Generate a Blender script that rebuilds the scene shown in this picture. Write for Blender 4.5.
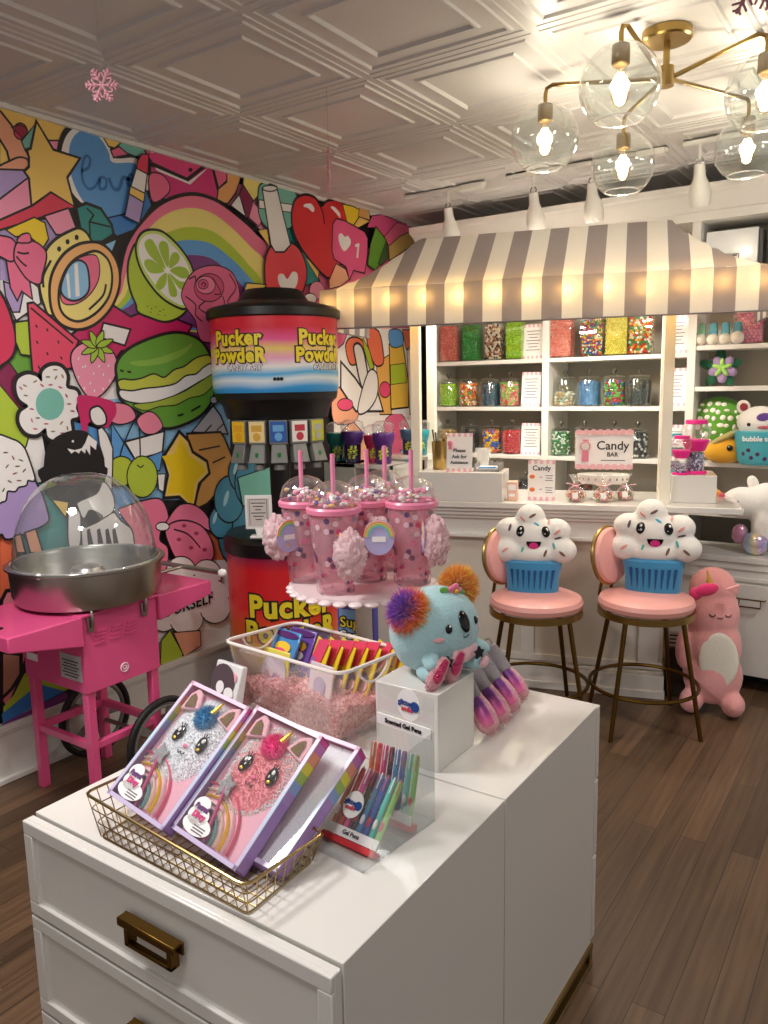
import bpy, bmesh, math, random
from mathutils import Vector, Matrix, noise
from mathutils.bvhtree import BVHTree
PI = math.pi
for o in list(bpy.data.objects): bpy.data.objects.remove(o)
SC = bpy.context.scene
COL = SC.collection
# ------------------------------------------------------------------ camera
CAMH = 1.6
cam = bpy.data.cameras.new('camera'); camo = bpy.data.objects.new('camera', cam); COL.objects.link(camo)
YAW, PITCH, ROLL = math.radians(34.3476), math.radians(9.1263), math.radians(-1.1146)
f_ = Vector((-math.sin(YAW)*math.cos(PITCH), math.cos(YAW)*math.cos(PITCH), -math.sin(PITCH)))
r_ = Vector((math.cos(YAW), math.sin(YAW), 0)); u_ = r_.cross(f_)
r2 = r_*math.cos(ROLL)+u_*math.sin(ROLL); u2 = -r_*math.sin(ROLL)+u_*math.cos(ROLL)
camo.matrix_world = Matrix(((r2.x,u2.x,-f_.x,0),(r2.y,u2.y,-f_.y,0),(r2.z,u2.z,-f_.z,CAMH),(0,0,0,1)))
cam.sensor_fit = 'VERTICAL'; cam.sensor_height = 36.0; cam.sensor_width = 27.0
cam.lens = 783.14*36/1024; cam.clip_start = 0.05
SC.camera = camo
# ------------------------------------------------------------------ world, exposure, room lights
SC.view_settings.view_transform = 'Standard'; SC.view_settings.look = 'None'
SC.view_settings.exposure = 0.24; SC.view_settings.gamma = 1.0; SC.view_settings.use_curve_mapping = False
w = bpy.data.worlds.new('world'); SC.world = w; w.use_nodes = True
w.node_tree.nodes['Background'].inputs[0].default_value = (1.0, 0.965, 0.92, 1)
w.node_tree.nodes['Background'].inputs[1].default_value = 0.34
BULB_W = 7.0       # watts of each filament bulb
SPOT_W = 30.0       # watts of each track head
def plight(name, loc, watts, rad=.04, col=(1,.965,.93)):
    l = bpy.data.lights.new(name, 'POINT'); l.energy = watts; l.shadow_soft_size = rad; l.color = col
    o = bpy.data.objects.new(name, l); o.location = loc; COL.objects.link(o); return o
def alight(name, loc, watts, size, col=(1,.965,.94), rot=(0,0,0)):
    l = bpy.data.lights.new(name, 'AREA'); l.energy = watts; l.size = size; l.color = col; l.shape = 'DISK'
    o = bpy.data.objects.new(name, l); o.location = loc; o.rotation_euler = rot; COL.objects.link(o); return o
# unseen fill lights added near the ceiling, standing in for other shop fittings
alight('ceiling_fill_light', (-2.0, 0.7, 2.6), 34, .5)
alight('ceiling_fill_light', (-0.6, 0.1, 2.6), 13, .5)
alight('ceiling_fill_light', (0.5, 3.2, 2.6), 19, .5)
# unseen fill lights added under the striped awning to brighten the shelves
for u_x, u_y in ((-2.0, 3.80), (-1.45, 3.97)):
    alight('awning_fill_light', (u_x, u_y, 2.075), 8, .2, (1,.93,.82), (math.radians(35),0,math.radians(17)))
# ------------------------------------------------------------------ materials
def lin(h):
    h = h.lstrip('#'); c = [int(h[i:i+2],16)/255 for i in (0,2,4)]
    return tuple(((x/12.92) if x<=.04045 else ((x+.055)/1.055)**2.4) for x in c)+(1,)
_M = {}
def mat(name, col='cccccc', rough=.5, metal=0, bump=0, bscale=60, emis=0, sheen=0, coat=0, var=0, spec=.5, trans=0, sss=0):
    if name in _M: return _M[name]
    m = bpy.data.materials.new(name); m.use_nodes = True; nt = m.node_tree; b = nt.nodes['Principled BSDF']
    c = lin(col) if isinstance(col, str) else col
    b.inputs['Base Color'].default_value = c; b.inputs['Roughness'].default_value = rough; b.inputs['Metallic'].default_value = metal
    b.inputs['Specular IOR Level'].default_value = spec
    if coat: b.inputs['Coat Weight'].default_value = coat
    if sheen: b.inputs['Sheen Weight'].default_value = sheen
    if emis: b.inputs['Emission Color'].default_value = c; b.inputs['Emission Strength'].default_value = emis
    tc = nt.nodes.new('ShaderNodeTexCoord')
    if bump or var:
        n = nt.nodes.new('ShaderNodeTexNoise'); n.inputs['Scale'].default_value = bscale; n.inputs['Detail'].default_value = 3
        nt.links.new(tc.outputs['Object'], n.inputs['Vector'])
        if bump:
            bp = nt.nodes.new('ShaderNodeBump'); bp.inputs['Strength'].default_value = bump; bp.inputs['Distance'].default_value = .01
            nt.links.new(n.outputs['Fac'], bp.inputs['Height']); nt.links.new(bp.outputs['Normal'], b.inputs['Normal'])
        if var:
            mx = nt.nodes.new('ShaderNodeMixRGB'); mx.inputs[1].default_value = c; mx.inputs[2].default_value = tuple(v*(1-var) for v in c[:3])+(1,)
            nt.links.new(n.outputs['Fac'], mx.inputs[0]); nt.links.new(mx.outputs[0], b.inputs['Base Color'])
    if trans:
        t = nt.nodes.new('ShaderNodeBsdfTranslucent'); t.inputs[0].default_value = c
        ms = nt.nodes.new('ShaderNodeMixShader'); ms.inputs[0].default_value = trans
        nt.links.new(b.outputs[0], ms.inputs[1]); nt.links.new(t.outputs[0], ms.inputs[2])
        nt.links.new(ms.outputs[0], nt.nodes['Material Output'].inputs[0])
    _M[name] = m; return m
def clear(name, tint='ffffff', refl=.10, rough=.03, opac=0.0, edge=1.0):
    """thin clear glass or plastic: transparent, with fresnel gloss and a little milky body"""
    if name in _M: return _M[name]
    m = bpy.data.materials.new(name); m.use_nodes = True; nt = m.node_tree; nt.nodes.remove(nt.nodes['Principled BSDF'])
    t = nt.nodes.new('ShaderNodeBsdfTransparent'); t.inputs[0].default_value = lin(tint)
    g = nt.nodes.new('ShaderNodeBsdfGlossy'); g.inputs['Roughness'].default_value = rough; g.inputs[0].default_value = (1,1,1,1)
    d = nt.nodes.new('ShaderNodeBsdfDiffuse'); d.inputs[0].default_value = lin(tint)
    lw = nt.nodes.new('ShaderNodeLayerWeight'); lw.inputs[0].default_value = .5
    pw = nt.nodes.new('ShaderNodeMath'); pw.operation = 'POWER'; pw.inputs[1].default_value = 3; nt.links.new(lw.outputs['Facing'], pw.inputs[0])
    ma = nt.nodes.new('ShaderNodeMath'); ma.operation = 'MULTIPLY_ADD'; ma.inputs[1].default_value = .85*edge; ma.inputs[2].default_value = refl*.5; nt.links.new(pw.outputs[0], ma.inputs[0])
    m1 = nt.nodes.new('ShaderNodeMixShader'); m1.inputs[0].default_value = opac; nt.links.new(t.outputs[0], m1.inputs[1]); nt.links.new(d.outputs[0], m1.inputs[2])
    m2 = nt.nodes.new('ShaderNodeMixShader'); nt.links.new(ma.outputs[0], m2.inputs[0]); nt.links.new(m1.outputs[0], m2.inputs[1]); nt.links.new(g.outputs[0], m2.inputs[2])
    nt.links.new(m2.outputs[0], nt.nodes['Material Output'].inputs[0]); _M[name] = m; return m
def candy(name, cols, scale=60, rough=.35, bump=.8, stretch=(1,1,1)):
    """heap of small sweets: voronoi cells coloured from a palette"""
    if name in _M: return _M[name]
    m = bpy.data.materials.new(name); m.use_nodes = True; nt = m.node_tree; b = nt.nodes['Principled BSDF']; b.inputs['Roughness'].default_value = rough
    tc = nt.nodes.new('ShaderNodeTexCoord'); mp = nt.nodes.new('ShaderNodeMapping'); mp.inputs['Scale'].default_value = stretch
    nt.links.new(tc.outputs['Object'], mp.inputs['Vector'])
    v = nt.nodes.new('ShaderNodeTexVoronoi'); v.inputs['Scale'].default_value = scale*1.7; nt.links.new(mp.outputs[0], v.inputs['Vector'])
    sp = nt.nodes.new('ShaderNodeSeparateColor'); nt.links.new(v.outputs['Color'], sp.inputs[0])
    cr = nt.nodes.new('ShaderNodeValToRGB'); cr.color_ramp.interpolation = 'CONSTANT'
    e = cr.color_ramp.elements
    while len(e) < len(cols): e.new(.5)
    for i, c in enumerate(cols): e[i].position = i/len(cols); e[i].color = lin(c)
    nt.links.new(sp.outputs[0], cr.inputs[0]); nt.links.new(cr.outputs[0], b.inputs['Base Color'])
    bp = nt.nodes.new('ShaderNodeBump'); bp.invert = True; bp.inputs['Strength'].default_value = bump; bp.inputs['Distance'].default_value = .4/scale
    nt.links.new(v.outputs['Distance'], bp.inputs['Height']); nt.links.new(bp.outputs[0], b.inputs['Normal'])
    _M[name] = m; return m
def ramp(name, stops, axis=2, lo=0, hi=1, rough=.4, wav=.15, wscale=3, metal=0):
    """printed colour bands along one object axis, waved by noise"""
    if name in _M: return _M[name]
    m = bpy.data.materials.new(name); m.use_nodes = True; nt = m.node_tree; b = nt.nodes['Principled BSDF']; b.inputs['Roughness'].default_value = rough; b.inputs['Metallic'].default_value = metal
    tc = nt.nodes.new('ShaderNodeTexCoord'); s = nt.nodes.new('ShaderNodeSeparateXYZ'); nt.links.new(tc.outputs['Object'], s.inputs[0])
    mr = nt.nodes.new('ShaderNodeMapRange'); mr.inputs[1].default_value = lo; mr.inputs[2].default_value = hi; nt.links.new(s.outputs[axis], mr.inputs[0])
    n = nt.nodes.new('ShaderNodeTexNoise'); n.inputs['Scale'].default_value = wscale; n.inputs['Detail'].default_value = 1; nt.links.new(tc.outputs['Object'], n.inputs['Vector'])
    ma = nt.nodes.new('ShaderNodeMath'); ma.operation = 'MULTIPLY_ADD'; ma.inputs[1].default_value = wav*2; nt.links.new(n.outputs[0], ma.inputs[0]); nt.links.new(mr.outputs[0], ma.inputs[2])
    sb = nt.nodes.new('ShaderNodeMath'); sb.operation = 'SUBTRACT'; sb.inputs[1].default_value = wav; nt.links.new(ma.outputs[0], sb.inputs[0])
    cr = nt.nodes.new('ShaderNodeValToRGB'); e = cr.color_ramp.elements
    while len(e) < len(stops): e.new(.5)
    for i, (p, c) in enumerate(stops): e[i].position = p; e[i].color = lin(c)
    nt.links.new(sb.outputs[0], cr.inputs[0]); nt.links.new(cr.outputs[0], b.inputs['Base Color'])
    _M[name] = m; return m
# ------------------------------------------------------------------ mesh builder
I4 = Matrix.Identity(4)
def T(x,y,z): return Matrix.Translation((x,y,z))
def RX(d): return Matrix.Rotation(math.radians(d),4,'X')
def RY(d): return Matrix.Rotation(math.radians(d),4,'Y')
def RZ(d): return Matrix.Rotation(math.radians(d),4,'Z')
def frame(p, n, up=(0,0,1)):
    """matrix at p whose z axis is n and y axis is near up"""
    z = Vector(n).normalized(); x = Vector(up).cross(z)
    if x.length < 1e-5: x = Vector((1,0,0))
    x.normalize(); y = z.cross(x)
    return Matrix(((x.x,y.x,z.x,p[0]),(x.y,y.y,z.y,p[1]),(x.z,y.z,z.z,p[2]),(0,0,0,1)))
def cr_pts(P, k=5, closed=True):
    out = []; n = len(P); rng = range(n) if closed else range(n-1)
    for i in rng:
        a = P[(i-1)%n] if closed or i>0 else P[0]; b = P[i]; c = P[(i+1)%n]; d = P[(i+2)%n] if closed or i+2<n else P[-1]
        for j in range(k):
            t = j/k
            out.append(tuple(.5*((2*b[q])+(-a[q]+c[q])*t+(2*a[q]-5*b[q]+4*c[q]-d[q])*t*t+(-a[q]+3*b[q]-3*c[q]+d[q])*t**3) for q in range(len(b))))
    if not closed: out.append(tuple(P[-1]))
    return out
class MB:
    def __init__(s): s.bm = bmesh.new()
    def fc(s, vs, m=0):
        try: f = s.bm.faces.new(vs)
        except ValueError: return None
        f.material_index = m; f.smooth = True; return f
    def box(s, c, d, m=0, M=I4):
        v = [s.bm.verts.new(M@Vector((c[0]+d[0]*a/2, c[1]+d[1]*b/2, c[2]+d[2]*e/2))) for e in (-1,1) for b in (-1,1) for a in (-1,1)]
        for q in ((0,2,3,1),(4,5,7,6),(0,1,5,4),(1,3,7,5),(3,2,6,7),(2,0,4,6)): s.fc([v[i] for i in q], m)
        return s
    def hexa(s, pts, m=0):
        v = [s.bm.verts.new(Vector(p)) for p in pts]
        for q in ((0,3,2,1),(4,5,6,7),(0,1,5,4),(1,2,6,5),(2,3,7,6),(3,0,4,7)): s.fc([v[i] for i in q], m)
        return s
    def lathe(s, prof, n=32, m=0, M=I4, cap=True, sx=1, sy=1, mf=None):
        R = []
        for r, z in prof:
            if r < 1e-5: R.append([s.bm.verts.new(M@Vector((0,0,z)))])
            else: R.append([s.bm.verts.new(M@Vector((r*sx*math.cos(2*PI*i/n), r*sy*math.sin(2*PI*i/n), z))) for i in range(n)])
        for k in range(len(R)-1):
            A, B = R[k], R[k+1]
            for i in range(n):
                j = (i+1)%n; mm = mf(k,i) if mf else m
                if len(A)==1 and len(B)==1: continue
                if len(A)==1: s.fc([A[0],B[j],B[i]], mm)
                elif len(B)==1: s.fc([A[i],A[j],B[0]], mm)
                else: s.fc([A[i],A[j],B[j],B[i]], mm)
        if cap:
            if len(R[0])>1: s.fc(R[0][::-1], m)
            if len(R[-1])>1: s.fc(R[-1], m)
        return s
    def cyl(s, p0, p1, r0, r1=None, n=16, m=0, cap=True):
        p0, p1 = Vector(p0), Vector(p1); r1 = r0 if r1 is None else r1
        M = frame(p0, p1-p0, (0,0,1) if abs((p1-p0).normalized().z)<.99 else (0,1,0))
        return s.lathe([(r0,0),(r1,(p1-p0).length)], n, m, M, cap)
    def ell(s, c, r, m=0, M=I4, n=20, k=12):
        if not hasattr(r,'__len__'): r = (r,r,r)
        return s.lathe([(math.sin(PI*i/k), -math.cos(PI*i/k)) for i in range(k+1)], n, m, M@T(*c)@Matrix.Diagonal((r[0],r[1],r[2],1)), False)
    def tube(s, pts, r, n=8, m=0, closed=False, rf=None, flat=1):
        pts = [Vector(p) for p in pts]; N = len(pts); rings = []; prev = None
        for i, p in enumerate(pts):
            a = pts[(i-1)%N] if closed or i>0 else p; b = pts[(i+1)%N] if closed or i<N-1 else p
            t = (b-a).normalized()
            if prev is None:
                x = t.cross(Vector((0,0,1)));
                if x.length<1e-3: x = t.cross(Vector((0,1,0)))
            else: x = prev - t*prev.dot(t)
            x.normalize(); prev = x; y = t.cross(x); rr = rf(i/(N-1 if N>1 else 1)) if rf else r
            rings.append([s.bm.verts.new(p+x*rr*math.cos(2*PI*j/n)+y*rr*flat*math.sin(2*PI*j/n)) for j in range(n)])
        for i in range(N if closed else N-1):
            A, B = rings[i], rings[(i+1)%N]
            for j in range(n): s.fc([A[j],A[(j+1)%n],B[(j+1)%n],B[j]], m)
        if not closed: s.fc(rings[0][::-1], m); s.fc(rings[-1], m)
        return s
    def torus(s, c, R, r, m=0, M=I4, n=40, k=8, sx=1, sy=1):
        pts = [M@Vector((c[0]+R*sx*math.cos(2*PI*i/n), c[1]+R*sy*math.sin(2*PI*i/n), c[2])) for i in range(n)]
        return s.tube(pts, r, k, m, True)
    def prism(s, poly, d, m=0, M=I4, ms=None):
        """2-D polygon in local xy, extruded to local z = d"""
        A = [s.bm.verts.new(M@Vector((x,y,0))) for x,y in poly]; B = [s.bm.verts.new(M@Vector((x,y,d))) for x,y in poly]; n = len(poly)
        s.fc(A[::-1], m); s.fc(B, m)
        for i in range(n): s.fc([A[i],A[(i+1)%n],B[(i+1)%n],B[i]], m if ms is None else ms)
        return s
    def disc(s, M, rx, ry, h=.002, m=0, n=24): return s.prism([(rx*math.cos(2*PI*i/n), ry*math.sin(2*PI*i/n)) for i in range(n)], h, m, M)
    def bvh(s): s.bm.normal_update(); return BVHTree.FromBMesh(s.bm)
    def tufts(s, c, r, n, length, mf, M=I4, wd=.004, seed=1, zmin=-1):
        """fur: thin spikes standing on an ellipsoid"""
        rd = random.Random(seed)
        for _ in range(n):
            z = rd.uniform(zmin,1); a = rd.uniform(0,2*PI); q = math.sqrt(1-z*z); d = Vector((q*math.cos(a), q*math.sin(a), z))
            p = Vector((c[0]+d.x*r[0]*.92, c[1]+d.y*r[1]*.92, c[2]+d.z*r[2]*.92)); dd = (d+Vector((rd.uniform(-.4,.4),rd.uniform(-.4,.4),rd.uniform(-.4,.4)))).normalized()
            F = frame(p, dd, (rd.uniform(-1,1),rd.uniform(-1,1),.3)); L = length*rd.uniform(.6,1.2); mm = mf(d)
            v = [s.bm.verts.new(M@(F@Vector((wd*math.cos(t), wd*math.sin(t), 0)))) for t in (0,2.09,4.19)]; tip = s.bm.verts.new(M@(F@Vector((0,0,L))))
            for i in range(3): s.fc([v[i],v[(i+1)%3],tip], mm)
        return s
    def build(s, name, mats, parent=None, bev=0, ang=35, remesh=0, M=None, sub=0, flat=False):
        bmesh.ops.recalc_face_normals(s.bm, faces=s.bm.faces) if not flat else None
        me = bpy.data.meshes.new(name); s.bm.to_mesh(me); s.bm.free()
        for m in (mats if isinstance(mats,(list,tuple)) else [mats]): me.materials.append(m)
        if len(me.polygons): me.set_sharp_from_angle(angle=math.radians(ang))
        o = bpy.data.objects.new(name, me); COL.objects.link(o)
        if M is not None: o.matrix_world = M
        if parent: o.parent = parent
        if remesh:
            r = o.modifiers.new('remesh','REMESH'); r.mode = 'VOXEL'; r.voxel_size = remesh; r.use_smooth_shade = True
            q = o.modifiers.new('smooth','SMOOTH'); q.iterations = 6; q.factor = .6
        if bev:
            b = o.modifiers.new('bevel','BEVEL'); b.width = bev; b.segments = 2; b.limit_method = 'ANGLE'; b.angle_limit = math.radians(40)
        if sub: q = o.modifiers.new('sub','SUBSURF'); q.levels = sub; q.render_levels = sub
        return o
def tag(o, label, cat, group=None, kind=None):
    if label: o['label'] = label
    if cat: o['category'] = cat
    if group: o['group'] = group
    if kind: o['kind'] = kind
    return o
def thing(name, label, cat, loc=(0,0,0), rz=0, group=None):
    o = bpy.data.objects.new(name, None); COL.objects.link(o); o.empty_display_size = .05
    o.location = loc; o.rotation_euler = (0,0,math.radians(rz)); return tag(o, label, cat, group)
def struct(o): o['kind'] = 'structure'; return o
def copy_tree(o, parent=None):
    c = o.copy(); COL.objects.link(c)
    if parent: c.parent = parent
    for ch in [x for x in bpy.data.objects if x.parent == o]: copy_tree(ch, c)
    return c
def text(name, s, size, fn, m, parent=None, bold=0, ext=.0004, align='CENTER', shear=0, gap=1.0):
    """lettering as a thin mesh; fn maps flat (x, y, z) to the place it is printed"""
    cu = bpy.data.curves.new(name, 'FONT'); cu.body = s; cu.size = size; cu.align_x = align; cu.align_y = 'CENTER'; cu.offset = bold; cu.extrude = ext
    cu.resolution_u = 3; cu.shear = shear; cu.space_character = gap
    tmp = bpy.data.objects.new('t', cu); COL.objects.link(tmp); bpy.context.view_layer.update()
    me = bpy.data.meshes.new_from_object(tmp.evaluated_get(bpy.context.evaluated_depsgraph_get())); bpy.data.objects.remove(tmp); bpy.data.curves.remove(cu)
    F = fn if callable(fn) else (lambda v: fn@v)
    for v in me.vertices: v.co = F(Vector(v.co))
    me.name = name; me.materials.clear(); me.materials.append(m)
    o = bpy.data.objects.new(name, me); COL.objects.link(o)
    if parent: o.parent = parent
    return o
# ------------------------------------------------------------------ shared materials
WHITE = mat('white_paint', 'e9e6df', .42, bump=.03, bscale=30)
LAQ = mat('white_lacquer', 'e0dcd6', .22, coat=.4)
CREAM = mat('cream_paint', 'efe9d8', .45)
BRASS = mat('brushed_brass', 'a88c54', .30, 1)
BRONZE = mat('antique_bronze', '6b4f22', .35, 1)
STEEL = mat('brushed_steel', 'b4b0a8', .30, 1, bump=.02)
BLACK = mat('black_plastic', '0d0c0d', .38)
INK = mat('black_ink', '15121a', .6)
PAPER = mat('white_paper', 'f4f0ee', .6)
PINKM = mat('pink_enamel', 'e8568e', .35, coat=.3)
ROSE = mat('rose_vinyl', 'eeaaa2', .38, coat=.2)
PAPERPINK = mat('pale_pink_print', 'f3b9c2', .6)
GLASS = clear('clear_glass', 'f4f8f6', .20, .03, .01, 1.1)
PLAST = clear('clear_plastic', 'fbfbfb', .16, .06, .05)
ACRYL = clear('clear_acrylic', 'fafcfc', .10, .03, .05)
PINKPL = clear('pink_tinted_plastic', 'f6b4c6', .2, .06, .22)
# ------------------------------------------------------------------ wall mural outlines: colour, outline width, smooth, closed, (y, z) points in metres on the wall
MURAL_COLOURS=['141014', '2f8f8c', '3470ae', '3a80c8', '4a6a20', '4a6a3a', '4a8ca6', '5f9fdc', '606a50', '6aa53a', '708060', '7c3a80', '7cc0b0', '806050', '8a2050', '8ab84a', '904a60', '90c4e8', '9a1f40', 'a08050', 'a8b840', 'a8c63e', 'a8c83e', 'a8d0dc', 'b03a60', 'b04070', 'b49ad0', 'b49cd0', 'b5cc3c', 'b8c83c', 'b8cc3c', 'b9b6bd', 'c06080', 'c08a70', 'c8cc48', 'c9de70', 'd02468', 'd6262e', 'd8315a', 'd83a80', 'd8527e', 'd89c50', 'dfc26a', 'e03a58', 'e07a4a', 'e07a60', 'e0a860', 'e54a86', 'e56a92', 'e8424e', 'e8486a', 'e8507c', 'e85a92', 'e8704a', 'e8808c', 'e8c050', 'ee5d8e', 'ee6f96', 'ee82a4', 'ef7a9c', 'f07a58', 'f07a9a', 'f08050', 'f08aa4', 'f0b070', 'f0b860', 'f3ab88', 'f4b090', 'f4b874', 'f4e285', 'f598b4', 'f59ab8', 'f5d42a', 'f6cf10', 'f6cf6c', 'f6f1ee', 'f7b48c']
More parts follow.
